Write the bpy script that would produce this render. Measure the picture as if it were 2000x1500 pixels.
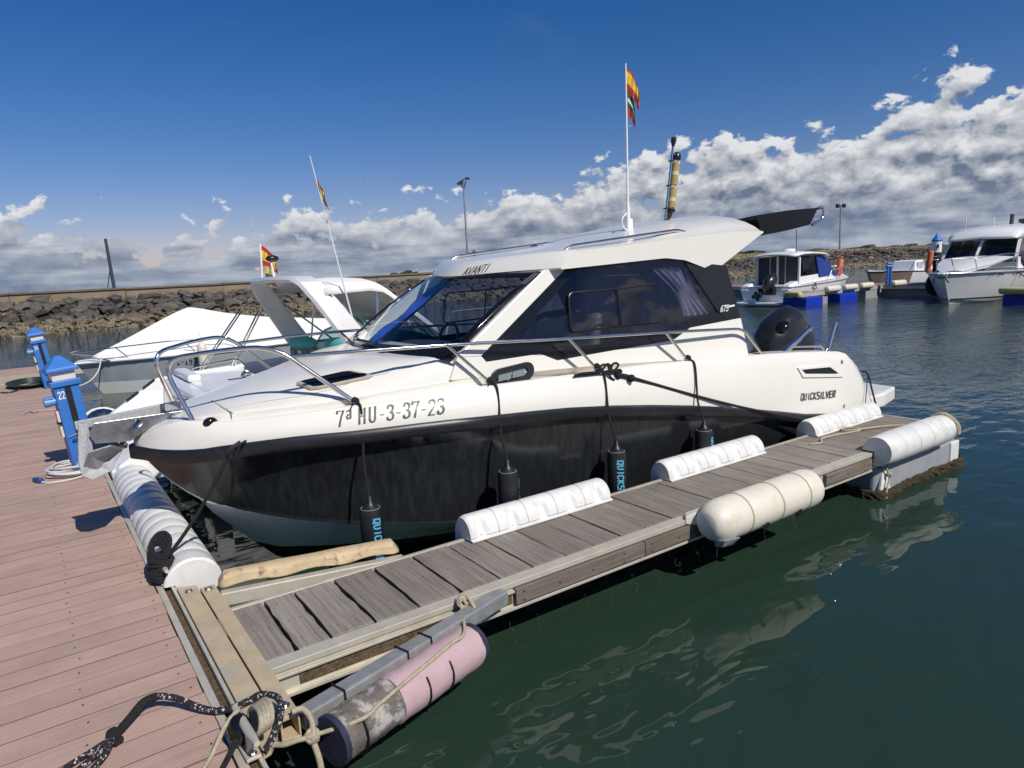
import bpy, bmesh, math, random
from mathutils import Vector, Matrix, noise as mnoise
random.seed(11)
R = math.radians
scene = bpy.context.scene
for o in list(bpy.data.objects): bpy.data.objects.remove(o)
col = scene.collection

# ---------------------------------------------------------------- camera
FPX, CX, CY = 1330.0, 1000.0, 750.0           # focal length and centre in pixels of the 2000 x 1500 photograph
ROLL, PITCH, YAW = math.atan(0.05), math.atan(222.0/1330.0), R(35.1)
EYE = Vector((0, 0, 1.6))                      # the pontoon deck is z = 0
WATER = -0.41
Fh = Vector((math.sin(YAW), math.cos(YAW), 0)); Rt = Vector((math.cos(YAW), -math.sin(YAW), 0)); Zu = Vector((0, 0, 1))
Fw = Fh*math.cos(PITCH) - Zu*math.sin(PITCH); Up = Fh*math.sin(PITCH) + Zu*math.cos(PITCH)
cam_d = bpy.data.cameras.new('camera'); cam = bpy.data.objects.new('camera', cam_d); col.objects.link(cam)
cam_d.sensor_width = 36; cam_d.lens = 36*FPX/2000; cam_d.clip_start = 0.05; cam_d.clip_end = 6000
cr = Rt*math.cos(ROLL) - Up*math.sin(ROLL); cu = Rt*math.sin(ROLL) + Up*math.cos(ROLL)
cam.matrix_world = Matrix(((cr.x, cu.x, -Fw.x, EYE.x), (cr.y, cu.y, -Fw.y, EYE.y), (cr.z, cu.z, -Fw.z, EYE.z), (0, 0, 0, 1)))
scene.camera = cam

# ---------------------------------------------------------------- sun, sky, exposure
SUN = Vector((0.07, -0.70, 0.71)).normalized()
sun_d = bpy.data.lights.new('sun', 'SUN'); sun_d.energy = 4.2; sun_d.angle = R(0.55); sun_d.color = (1.0, 0.95, 0.87)
sun = bpy.data.objects.new('sun', sun_d); col.objects.link(sun)
sun.rotation_euler = SUN.to_track_quat('Z', 'Y').to_euler(); sun.location = (0, -20, 30)
world = bpy.data.worlds.new('World'); scene.world = world; world.use_nodes = True
wn, wl = world.node_tree.nodes, world.node_tree.links
wn.clear()

class NG:
    """little wrapper for writing node graphs as expressions"""
    def __init__(s, tree): s.t, s.n, s.l = tree, tree.nodes, tree.links
    def put(s, sock, v):
        if hasattr(v, 'is_linked') or isinstance(v, bpy.types.NodeSocket): s.l.new(v, sock)
        elif v is not None: sock.default_value = v
    def m(s, op, a, b=None, c=None, clamp=False):
        nd = s.n.new('ShaderNodeMath'); nd.operation = op; nd.use_clamp = clamp
        s.put(nd.inputs[0], a)
        if b is not None: s.put(nd.inputs[1], b)
        if c is not None: s.put(nd.inputs[2], c)
        return nd.outputs[0]
    def vm(s, op, a, b=None):
        nd = s.n.new('ShaderNodeVectorMath'); nd.operation = op
        s.put(nd.inputs[0], a)
        if b is not None:
            if op == 'SCALE': s.put(nd.inputs['Scale'], b)
            else: s.put(nd.inputs[1], b)
        return nd.outputs['Value'] if op in ('DOT_PRODUCT', 'LENGTH') else nd.outputs[0]
    def sep(s, v):
        nd = s.n.new('ShaderNodeSeparateXYZ'); s.put(nd.inputs[0], v); return nd.outputs
    def comb(s, x, y, z):
        nd = s.n.new('ShaderNodeCombineXYZ')
        for i, q in enumerate((x, y, z)): s.put(nd.inputs[i], q)
        return nd.outputs[0]
    def noise(s, vec, scale, detail=4, rough=0.5, dist=0.0, colr=False):
        nd = s.n.new('ShaderNodeTexNoise'); s.put(nd.inputs['Vector'], vec); s.put(nd.inputs['Scale'], scale)
        nd.inputs['Detail'].default_value = detail; nd.inputs['Roughness'].default_value = rough; nd.inputs['Distortion'].default_value = dist
        return nd.outputs['Color'] if colr else nd.outputs[0]
    def ramp(s, v, lo, hi, a=0.0, b=1.0, smooth=True):
        nd = s.n.new('ShaderNodeMapRange'); nd.interpolation_type = 'SMOOTHSTEP' if smooth else 'LINEAR'
        s.put(nd.inputs['Value'], v)
        for k, q in (('From Min', lo), ('From Max', hi), ('To Min', a), ('To Max', b)): s.put(nd.inputs[k], q)
        return nd.outputs[0]
    def mix(s, f, a, b, blend='MIX'):
        nd = s.n.new('ShaderNodeMix'); nd.data_type = 'RGBA'; nd.blend_type = blend
        s.put(nd.inputs['Factor'], f)
        for k, q in ((6, a), (7, b)):
            if isinstance(q, tuple): q = (*q[:3], 1.0)
            s.put(nd.inputs[k], q)
        return nd.outputs[2]

def build_sky():
    g = NG(world.node_tree)
    sky = wn.new('ShaderNodeTexSky'); sky.sky_type = 'NISHITA'; sky.sun_disc = False
    sky.sun_elevation = math.asin(SUN.z); sky.sun_rotation = math.atan2(SUN.x, SUN.y)
    sky.altitude = 0; sky.air_density = 1.0; sky.dust_density = 0.4; sky.ozone_density = 4.0
    hs = wn.new('ShaderNodeHueSaturation'); hs.inputs['Saturation'].default_value = 1.38; hs.inputs['Value'].default_value = 0.82
    wl.new(sky.outputs[0], hs.inputs['Color'])
    hue = g.mix(1.0, hs.outputs[0], (1.20, 0.90, 1.06), 'MULTIPLY')
    tc = wn.new('ShaderNodeTexCoord'); d = g.vm('NORMALIZE', tc.outputs['Generated'])
    x, y, z = g.sep(d)
    hor = g.vm('NORMALIZE', g.comb(x, y, 0.0))
    ba = R(110)
    c = g.vm('DOT_PRODUCT', hor, (math.sin(ba), math.cos(ba), 0.0))
    # a bank of cumulus all round the horizon, towering on one side
    top = g.m('ADD', 0.072, g.m('MULTIPLY', 0.124, g.m('POWER', g.m('MAXIMUM', g.m('ADD', c, 0.2), 0.0), 1.7)))
    v = g.vm('MULTIPLY', d, (1.0, 1.0, 1.55))
    n0 = g.noise(v, 6.5, 3, 0.5); n1 = g.noise(v, 24.0, 10, 0.56, 0.15)
    n = g.m('ADD', g.m('MULTIPLY', n0, 0.40), g.m('MULTIPLY', n1, 0.60))
    vu = g.vm('ADD', v, (SUN.x*0.012, SUN.y*0.008, 0.022))
    m1 = g.m('ADD', g.m('MULTIPLY', g.noise(vu, 6.5, 3, 0.5), 0.40), g.m('MULTIPLY', g.noise(vu, 24.0, 10, 0.56, 0.15), 0.60))
    dens = g.m('SUBTRACT', g.m('ADD', top, g.m('MULTIPLY', g.m('SUBTRACT', n, 0.5), 0.37)), z)
    mask = g.ramp(dens, -0.002, 0.016)
    # lit where the cloud thins out towards the sun, grey underneath
    lit = g.m('ADD', 0.36, g.m('MULTIPLY', g.m('SUBTRACT', n, m1), 5.2))
    lit = g.m('ADD', lit, g.ramp(dens, 0.0, 0.085, 0.42, 0.0))
    # long flat layers near the horizon
    vs = g.vm('MULTIPLY', d, (1.0, 1.0, 7.5)); s1 = g.noise(vs, 7.0, 7, 0.55)
    low = g.ramp(z, 0.015, 0.12, 0.75, 0.0)
    litlow = g.ramp(s1, 0.42, 0.64, 0.05, 0.72)
    lit = g.m('ADD', g.m('MULTIPLY', lit, g.m('SUBTRACT', 1.0, low)), g.m('MULTIPLY', litlow, low), clamp=True)
    ccol = g.mix(lit, (1.60, 2.05, 3.0), (8.3, 8.45, 8.7))
    hazecol = g.ramp(z, 0.0, 0.10, 0.40, 0.0)
    ccol = g.mix(hazecol, ccol, (2.2, 3.0, 4.6))
    # thin high wisps
    w1 = g.ramp(g.noise(g.vm('MULTIPLY', d, (1.0, 2.2, 5.0)), 3.2, 8, 0.62, 0.6), 0.60, 0.86, 0.0, 0.05)
    base = g.mix(w1, hue, (5.0, 5.4, 6.0))
    fin = g.mix(mask, base, ccol)
    bg = wn.new('ShaderNodeBackground'); bg.inputs['Strength'].default_value = 0.09
    wl.new(fin, bg.inputs['Color'])
    out = wn.new('ShaderNodeOutputWorld'); wl.new(bg.outputs[0], out.inputs['Surface'])
build_sky()
vs_ = scene.view_settings; vs_.view_transform = 'Standard'; vs_.look = 'None'; vs_.exposure = 0.0; vs_.gamma = 1.0; vs_.use_curve_mapping = False
scene.render.engine = 'CYCLES'
scene.cycles.max_bounces = 8; scene.cycles.transparent_max_bounces = 12; scene.cycles.glossy_bounces = 4
scene.cycles.caustics_reflective = False; scene.cycles.caustics_refractive = False

# ---------------------------------------------------------------- photograph pixel -> direction -> point on a known plane
def ray(px, py):
    dx, dy = px-CX, py-CY
    r = dx*math.cos(ROLL) - dy*math.sin(ROLL); d = dx*math.sin(ROLL) + dy*math.cos(ROLL)
    return Fw*FPX + Rt*r - Up*d
def onz(px, py, z=0.0): D = ray(px, py); return EYE + D*((z-EYE.z)/D.z)
def ony(px, py, Y): D = ray(px, py); return EYE + D*((Y-EYE.y)/D.y)
def onx(px, py, X): D = ray(px, py); return EYE + D*((X-EYE.x)/D.x)

# ---------------------------------------------------------------- meshes
ORG = {}
def link(o, parent=None):
    col.objects.link(o)
    if parent is not None: o.parent = parent
    return o
def tag(o, label=None, cat=None, group=None, kind=None):
    if label: o['label'] = label
    if cat: o['category'] = cat
    if group: o['group'] = group
    if kind: o['kind'] = kind
    return o
def thing(name, label, cat, loc=(0, 0, 0), group=None, rotz=0.0, local=False):
    """an Empty at the thing's base; parts are written in world space, or in its own space when local"""
    o = bpy.data.objects.new(name, None); o.empty_display_size = 0.1
    o.location = loc; o.rotation_euler = (0, 0, rotz); link(o); tag(o, label, cat, group)
    ORG[o] = Vector((0, 0, 0)) if local else Vector(loc)
    return o
def lerp(a, b, t): return a + (b-a)*t
def interp(tab, x):
    if x <= tab[0][0]: return tab[0][1]
    for (a, u), (b, w) in zip(tab, tab[1:]):
        if x <= b: return u + (w-u)*(x-a)/(b-a) if b > a else w
    return tab[-1][1]
def smooth_tab(tab, n=2):
    """Catmull-Rom resample of a table"""
    out = []
    for i in range(len(tab)-1):
        p0 = tab[max(i-1, 0)]; p1 = tab[i]; p2 = tab[i+1]; p3 = tab[min(i+2, len(tab)-1)]
        for k in range(n+1):
            t = k/(n+1)
            out.append(tuple(0.5*((2*b)+(-a+c)*t+(2*a-5*b+4*c-d)*t*t+(-a+3*b-3*c+d)*t**3) for a, b, c, d in zip(p0, p1, p2, p3)))
    out.append(tuple(tab[-1])); return out
def spline(pts, n=6, closed=False):
    P = [Vector(p) for p in pts]; L = len(P); out = []
    rng = range(L) if closed else range(L-1)
    for i in rng:
        if closed: a, b, c, d = P[i-1], P[i], P[(i+1) % L], P[(i+2) % L]
        else: a, b, c, d = P[max(i-1, 0)], P[i], P[i+1], P[min(i+2, L-1)]
        for k in range(n):
            t = k/n
            out.append(0.5*((2*b)+(c-a)*t+(2*a-5*b+4*c-d)*t*t+(3*b-a-3*c+d)*t**3))
    if not closed: out.append(P[-1])
    return out
def fillet(pts, r, n=5):
    """round the corners of a polyline"""
    P = [Vector(p) for p in pts]; out = [P[0]]
    for i in range(1, len(P)-1):
        a, b, c = P[i-1], P[i], P[i+1]
        u = a-b; w = c-b; rr = min(r, u.length*0.49, w.length*0.49)
        p = b+u.normalized()*rr; q = b+w.normalized()*rr
        for k in range(n+1):
            t = k/n; out.append(p*(1-t)**2 + b*2*t*(1-t) + q*t*t)
    out.append(P[-1]); return out

class MB:
    def __init__(s): s.v = []; s.f = []; s.uv = None
    def add(s, vs, fs):
        o = len(s.v); s.v += [Vector(q) for q in vs]; s.f += [tuple(i+o for i in f) for f in fs]; return s
    def box(s, c, size, M=None):
        hx, hy, hz = size[0]/2, size[1]/2, size[2]/2; c = Vector(c)
        vs = [Vector((x*hx, y*hy, z*hz)) for x in (-1, 1) for y in (-1, 1) for z in (-1, 1)]
        if M is not None: vs = [M @ q for q in vs]
        return s.add([c+q for q in vs], [(0, 1, 3, 2), (4, 6, 7, 5), (0, 4, 5, 1), (2, 3, 7, 6), (0, 2, 6, 4), (1, 5, 7, 3)])
    def bb(s, a, b): return s.box([(p+q)/2 for p, q in zip(a, b)], [abs(q-p) for p, q in zip(a, b)])
    def hexa(s, p):   # bottom 4 then top 4
        return s.add(p, [(0, 3, 2, 1), (4, 5, 6, 7), (0, 1, 5, 4), (1, 2, 6, 5), (2, 3, 7, 6), (3, 0, 4, 7)])
    def beam(s, a, b, w, h, up=(0, 0, 1)):
        a, b = Vector(a), Vector(b); d = (b-a).normalized(); sd = d.cross(Vector(up)).normalized()*(w/2); u = sd.cross(d).normalized()*(h/2)
        return s.hexa([a-sd-u, a+sd-u, b+sd-u, b-sd-u, a-sd+u, a+sd+u, b+sd+u, b-sd+u])
    def tube(s, path, r, n=10, closed=False, caps=True):
        P = [Vector(p) for p in path]; L = len(P)
        rad = r if isinstance(r, (list, tuple)) else [r]*L
        base = len(s.v); prev = None
        for i in range(L):
            if closed: t = P[(i+1) % L]-P[i-1]
            else: t = P[min(i+1, L-1)]-P[max(i-1, 0)]
            t = t.normalized() if t.length > 1e-9 else Vector((0, 0, 1))
            if prev is None:
                ref = Vector((0, 0, 1)) if abs(t.z) < 0.9 else Vector((1, 0, 0)); u = t.cross(ref).normalized()
            else:
                u = prev - t*prev.dot(t); u = u.normalized() if u.length > 1e-6 else t.orthogonal().normalized()
            prev = u; w = t.cross(u)
            for k in range(n):
                a = 2*math.pi*k/n; s.v.append(P[i]+(u*math.cos(a)+w*math.sin(a))*rad[i])
        for i in range(L if closed else L-1):
            j = (i+1) % L
            for k in range(n):
                k2 = (k+1) % n; s.f.append((base+i*n+k, base+i*n+k2, base+j*n+k2, base+j*n+k))
        if caps and not closed:
            s.f.append(tuple(base+k for k in reversed(range(n)))); s.f.append(tuple(base+(L-1)*n+k for k in range(n)))
        return s
    def lathe(s, prof, n=16, M=None, o=(0, 0, 0)):
        base = len(s.v); o = Vector(o)
        for r, z in prof:
            for k in range(n):
                a = 2*math.pi*k/n; q = Vector((r*math.cos(a), r*math.sin(a), z)); q = M @ q if M is not None else q; s.v.append(q+o)
        for i in range(len(prof)-1):
            for k in range(n):
                k2 = (k+1) % n; s.f.append((base+i*n+k, base+i*n+k2, base+(i+1)*n+k2, base+(i+1)*n+k))
        s.f.append(tuple(base+k for k in reversed(range(n)))); s.f.append(tuple(base+(len(prof)-1)*n+k for k in range(n)))
        return s
    def loft(s, secs, closed=False, cap=False):
        base = len(s.v); n = len(secs[0])
        for sc in secs: s.v += [Vector(q) for q in sc]
        for i in range(len(secs)-1):
            for k in range(n if closed else n-1):
                k2 = (k+1) % n; s.f.append((base+i*n+k, base+i*n+k2, base+(i+1)*n+k2, base+(i+1)*n+k))
        if cap:
            s.f.append(tuple(base+k for k in reversed(range(n)))); s.f.append(tuple(base+(len(secs)-1)*n+k for k in range(n)))
        return s
    def prism(s, poly, off):
        P = [Vector(p) for p in poly]; off = Vector(off); n = len(P)
        return s.add(P+[p+off for p in P], [tuple(reversed(range(n))), tuple(range(n, 2*n))]+[(i, (i+1) % n, n+(i+1) % n, n+i) for i in range(n)])
    def ell(s, c, r, n=12, m=8, M=None):
        c = Vector(c); rx, ry, rz = r if isinstance(r, (list, tuple)) else (r, r, r); base = len(s.v)
        for i in range(m+1):
            th = math.pi*i/m
            for k in range(n):
                a = 2*math.pi*k/n; q = Vector((rx*math.sin(th)*math.cos(a), ry*math.sin(th)*math.sin(a), rz*math.cos(th)))
                s.v.append(c+(M @ q if M is not None else q))
        for i in range(m):
            for k in range(n):
                k2 = (k+1) % n; s.f.append((base+i*n+k, base+(i+1)*n+k, base+(i+1)*n+k2, base+i*n+k2))
        return s
    def pair(s, name, mat, parent=None, **k):
        s.build(name, mat, parent, **k); return s.mirror().build(name, mat, parent, **k)
    def mirror(s):
        o = MB(); o.v = [Vector((q.x, -q.y, q.z)) for q in s.v]; o.f = [tuple(reversed(f)) for f in s.f]; return o
    def join(s, o): return s.add(o.v, o.f)
    def build(s, name, mat, parent=None, smooth=None, bevel=0.0, solid=0.0, merge=False, seg=2):
        off = ORG.get(parent, Vector((0, 0, 0)))
        me = bpy.data.meshes.new(name); me.from_pydata([tuple(q-off) for q in s.v], [], s.f)
        bm = bmesh.new(); bm.from_mesh(me)
        bmesh.ops.remove_doubles(bm, verts=bm.verts, dist=1e-5)
        bmesh.ops.recalc_face_normals(bm, faces=bm.faces)
        bm.to_mesh(me); bm.free()
        if smooth is not None:
            for p in me.polygons: p.use_smooth = True
            me.set_sharp_from_angle(angle=R(smooth))
        me.materials.append(M[mat] if isinstance(mat, str) else mat)
        o = bpy.data.objects.new(name, me); link(o, parent); ORG[o] = off
        if solid: md = o.modifiers.new('solid', 'SOLIDIFY'); md.thickness = solid; md.offset = 0
        if bevel: md = o.modifiers.new('bevel', 'BEVEL'); md.width = bevel; md.segments = seg; md.limit_method = 'ANGLE'; md.angle_limit = R(38)
        return o
def inst(o, parent, loc, rot=(0, 0, 0), scale=(1, 1, 1), name=None):
    c = o.copy(); link(c, parent); c.location = loc; c.rotation_euler = rot; c.scale = scale; ORG[c] = ORG.get(parent, Vector((0, 0, 0)))
    return c
def copy_tree(o, parent=None):
    c = o.copy(); col.objects.link(c); c.parent = parent
    for ch in [q for q in bpy.data.objects if q.parent is o]: copy_tree(ch, c)
    return c
# ---------------------------------------------------------------- materials
M = {}
def mat(name, base, rough=0.5, metal=0.0, var=0.0, vscale=6.0, dirt=None, dirtamt=0.0, dscale=3.0, bump=0.0, bscale=40.0, spec=0.5,
        stretch=(1, 1, 1), coat=0.0, rvar=0.0, rnd=0.0, world=False, trans=0.0, dlo=0.5, dhi=0.75):
    m = bpy.data.materials.new(name); m.use_nodes = True; g = NG(m.node_tree); b = g.n['Principled BSDF']
    tc = g.n.new('ShaderNodeTexCoord')
    if world: v0 = g.n.new('ShaderNodeNewGeometry').outputs['Position']
    else: v0 = tc.outputs['Object']
    v = g.vm('MULTIPLY', v0, stretch) if stretch != (1, 1, 1) else v0
    c = (*base, 1.0)
    if var or rnd:
        n = g.noise(v, vscale, 6, 0.6)
        k = g.ramp(n, 0.3, 0.7, 1-var, 1+var, False)
        if rnd:
            oi = g.n.new('ShaderNodeObjectInfo'); k = g.m('MULTIPLY', k, g.ramp(oi.outputs['Random'], 0, 1, 1-rnd, 1+rnd, False))
        c = g.mix(1.0, base, g.comb(k, k, k), 'MULTIPLY')
    if dirt:
        dn = g.noise(v0, dscale, 9, 0.68, 0.3)
        c = g.mix(g.ramp(dn, dlo, dhi, 0.0, dirtamt), c, dirt)
    g.put(b.inputs['Base Color'], c)
    b.inputs['Metallic'].default_value = metal; b.inputs['Specular IOR Level'].default_value = spec
    if rvar: g.put(b.inputs['Roughness'], g.ramp(g.noise(v0, vscale*1.7, 6, 0.65), 0.3, 0.7, max(rough-rvar, 0.02), rough+rvar, False))
    else: b.inputs['Roughness'].default_value = rough
    if coat: b.inputs['Coat Weight'].default_value = coat; b.inputs['Coat Roughness'].default_value = 0.04
    if trans: b.inputs['Transmission Weight'].default_value = trans
    if bump:
        bn = g.n.new('ShaderNodeBump'); bn.inputs['Strength'].default_value = bump; bn.inputs['Distance'].default_value = 0.01
        g.put(bn.inputs['Height'], g.noise(v, bscale, 6, 0.6)); g.put(b.inputs['Normal'], bn.outputs[0])
    M[name] = m; return m
mat('gelcoat', (0.80, 0.775, 0.70), 0.22, var=0.02, vscale=1.5, dirt=(0.62, 0.58, 0.48), dirtamt=0.10, dscale=2.5, coat=0.25, rvar=0.06)
mat('gelcoat_cool', (0.80, 0.80, 0.78), 0.25, var=0.02, vscale=1.5, dirt=(0.55, 0.53, 0.47), dirtamt=0.22, dscale=3.0, coat=0.2, rvar=0.07)
mat('non_skid', (0.74, 0.71, 0.63), 0.6, var=0.03, vscale=3, dirt=(0.55, 0.52, 0.44), dirtamt=0.2, bump=0.25, bscale=260)
mat('black_rubber', (0.014, 0.015, 0.018), 0.38, var=0.25, vscale=8, dirt=(0.07, 0.07, 0.08), dirtamt=0.3, dscale=5, bump=0.05, bscale=60)
mat('black_plastic', (0.012, 0.012, 0.014), 0.35, var=0.2, vscale=10, rvar=0.12)
mat('black_gloss', (0.008, 0.008, 0.010), 0.12, spec=0.4)
mat('seam_grey', (0.38, 0.37, 0.34), 0.7)
mat('rock_bed', (0.030, 0.027, 0.024), 1.0)
mat('antifoul', (0.006, 0.007, 0.009), 0.6, var=0.3)
mat('outboard_black', (0.016, 0.017, 0.02), 0.28, var=0.15, vscale=3, dirt=(0.10, 0.10, 0.10), dirtamt=0.18, dscale=9, rvar=0.1)
mat('pane_grey', (0.20, 0.23, 0.25), 0.08)
mat('steel', (0.76, 0.73, 0.68), 0.17, 1.0, var=0.05, rvar=0.05)
mat('steel_dull', (0.52, 0.51, 0.48), 0.28, 1.0, var=0.15, vscale=12, dirt=(0.28, 0.22, 0.15), dirtamt=0.4, dscale=14, rvar=0.12)
mat('cast_grey', (0.42, 0.43, 0.44), 0.65, 0.3, var=0.28, vscale=130, bump=0.5, bscale=140)
mat('galvanised', (0.40, 0.41, 0.40), 0.45, 0.55, var=0.16, vscale=18, dirt=(0.34, 0.27, 0.17), dirtamt=0.5, dscale=6, bump=0.06, bscale=70, rvar=0.1)
mat('aluminium', (0.60, 0.56, 0.46), 0.45, 0.35, var=0.10, vscale=9, dirt=(0.46, 0.38, 0.25), dirtamt=0.65, dscale=5, rvar=0.1)
mat('tan_steel', (0.50, 0.40, 0.26), 0.68, 0.1, var=0.14, vscale=7, dirt=(0.36, 0.36, 0.33), dirtamt=0.85, dscale=6, bump=0.25, bscale=120, dlo=0.52, dhi=0.68)
mat('debris', (0.11, 0.075, 0.042), 0.95, var=0.6, vscale=60, dirt=(0.24, 0.19, 0.12), dirtamt=0.8, dscale=40, bump=1.0, bscale=90)
mat('white_poly', (0.72, 0.72, 0.69), 0.42, var=0.05, vscale=4, dirt=(0.44, 0.40, 0.31), dirtamt=0.55, dscale=7, bump=0.12, bscale=30, rvar=0.08, dlo=0.48, dhi=0.72)
mat('cream_poly', (0.70, 0.66, 0.55), 0.45, var=0.05, vscale=5, dirt=(0.50, 0.43, 0.28), dirtamt=0.5, dscale=6, bump=0.12, bscale=40, rvar=0.1)
mat('seam', (0.45, 0.40, 0.30), 0.7)
mat('beige_poly', (0.55, 0.42, 0.25), 0.6, var=0.12, vscale=9, dirt=(0.15, 0.09, 0.05), dirtamt=0.85, dscale=11, bump=0.3, bscale=70, dlo=0.55, dhi=0.68)
mat('pink_foam', (0.52, 0.36, 0.38), 0.9, var=0.07, vscale=12, dirt=(0.44, 0.38, 0.37), dirtamt=0.5, dscale=6, bump=0.5, bscale=220)
mat('mould_foam', (0.16, 0.14, 0.12), 0.95, var=0.3, vscale=20, dirt=(0.46, 0.44, 0.40), dirtamt=0.95, dscale=9, bump=0.8, bscale=90, dlo=0.48, dhi=0.60)
mat('navy_foam', (0.022, 0.024, 0.055), 0.8, var=0.3, vscale=30, bump=0.3, bscale=90)
mat('rope_black', (0.012, 0.012, 0.013), 0.8, var=0.5, vscale=120, bump=0.9, bscale=260)
mat('rope_tan', (0.50, 0.44, 0.31), 0.9, var=0.2, vscale=90, dirt=(0.30, 0.25, 0.16), dirtamt=0.5, dscale=20, bump=0.8, bscale=240)
mat('rope_white', (0.66, 0.64, 0.58), 0.85, var=0.2, vscale=80, bump=0.7, bscale=220)
mat('cable_white', (0.62, 0.61, 0.58), 0.5, var=0.1, dirt=(0.35, 0.32, 0.26), dirtamt=0.4, dscale=12)
mat('cable_tie', (0.01, 0.01, 0.01), 0.4)
mat('hose', (0.02, 0.035, 0.025), 0.5)
mat('pedestal_blue', (0.030, 0.16, 0.50), 0.45, var=0.07, vscale=5, dirt=(0.10, 0.20, 0.40), dirtamt=0.4, dscale=8, rvar=0.1)
mat('socket_blue', (0.10, 0.30, 0.55), 0.4)
mat('plug_blue', (0.012, 0.04, 0.25), 0.4)
mat('lens', (0.62, 0.62, 0.60), 0.35, var=0.05)
mat('paint_white', (0.80, 0.80, 0.78), 0.5)
mat('print_grey', (0.085, 0.085, 0.085), 0.4)
mat('print_black', (0.015, 0.015, 0.016), 0.4)
mat('print_cyan', (0.10, 0.42, 0.62), 0.5)
mat('float_grey', (0.30, 0.31, 0.33), 0.7, var=0.08, vscale=5, dirt=(0.18, 0.18, 0.17), dirtamt=0.4, bump=0.1, bscale=50)
mat('float_blue', (0.006, 0.035, 0.42), 0.5, var=0.1, dirt=(0.02, 0.05, 0.2), dirtamt=0.5, dscale=3)
mat('algae', (0.035, 0.026, 0.010), 0.9, var=0.7, vscale=50, dirt=(0.10, 0.085, 0.02), dirtamt=0.8, dscale=25, bump=1.0, bscale=80)
mat('canvas_white', (0.80, 0.79, 0.76), 0.9, var=0.02, vscale=2, dirt=(0.66, 0.64, 0.58), dirtamt=0.3, dscale=1.5, bump=0.08, bscale=12)
mat('canvas_blue', (0.012, 0.04, 0.24), 0.85, var=0.12, vscale=6, bump=0.15, bscale=14)
mat('curtain_blue', (0.02, 0.07, 0.36), 0.85, var=0.2, vscale=5, stretch=(1, 1, 0.3))
mat('curtain_grey', (0.55, 0.54, 0.60), 0.9, var=0.1, vscale=9)
mat('vinyl_green', (0.085, 0.40, 0.36), 0.45, var=0.06)
mat('vinyl_grey', (0.23, 0.215, 0.19), 0.55, var=0.08)
mat('vinyl_cream', (0.66, 0.62, 0.52), 0.5, var=0.05)
mat('dash', (0.014, 0.018, 0.030), 0.6, var=0.2)
mat('cabin_liner', (0.50, 0.49, 0.46), 0.7, var=0.04)
mat('cabin_dark', (0.05, 0.05, 0.06), 0.7, var=0.15)
mat('hull_grey', (0.40, 0.44, 0.47), 0.18, var=0.10, vscale=3, dirt=(0.20, 0.23, 0.25), dirtamt=0.5, dscale=2, coat=0.3)
mat('hull_bronze', (0.20, 0.15, 0.12), 0.35, var=0.2, vscale=2, dirt=(0.33, 0.30, 0.27), dirtamt=0.5, dscale=3)
mat('flag_red', (0.50, 0.022, 0.025), 0.8, var=0.1); mat('flag_yellow', (0.75, 0.52, 0.05), 0.8, var=0.08); mat('flag_pale', (0.62, 0.50, 0.20), 0.85, var=0.15, vscale=20)
mat('flag_green', (0.04, 0.09, 0.03), 0.8, var=0.2); mat('flag_black', (0.02, 0.02, 0.02), 0.8)
mat('orange', (0.62, 0.13, 0.05), 0.6, var=0.15, vscale=14, dirt=(0.55, 0.35, 0.28), dirtamt=0.5, dscale=12)
mat('lamp_amber', (0.42, 0.32, 0.12), 0.25, var=0.2, vscale=9)
mat('lamp_clear', (0.62, 0.55, 0.34), 0.15)
mat('nav_green', (0.018, 0.085, 0.025), 0.5, var=0.15)
mat('mast_grey', (0.30, 0.31, 0.32), 0.5, 0.4)
mat('mast_dark', (0.04, 0.05, 0.07), 0.6)
mat('concrete', (0.22, 0.18, 0.13), 0.95, var=0.14, vscale=1.2, dirt=(0.16, 0.13, 0.09), dirtamt=0.6, dscale=0.8, bump=0.4, bscale=12)
mat('concrete_dark', (0.15, 0.125, 0.085), 0.95, var=0.2, vscale=1.5, bump=0.4, bscale=10)
mat('dry_grass', (0.27, 0.19, 0.085), 1.0, var=0.35, vscale=1.4, dirt=(0.12, 0.11, 0.05), dirtamt=0.7, dscale=0.7, bump=1.0, bscale=5)
mat('far_trees', (0.055, 0.065, 0.050), 1.0, var=0.4, vscale=0.3)
mat('pile_black', (0.012, 0.012, 0.013), 0.7)
mat('tyre', (0.02, 0.02, 0.02), 0.85, var=0.3, vscale=15, bump=0.3)

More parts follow.
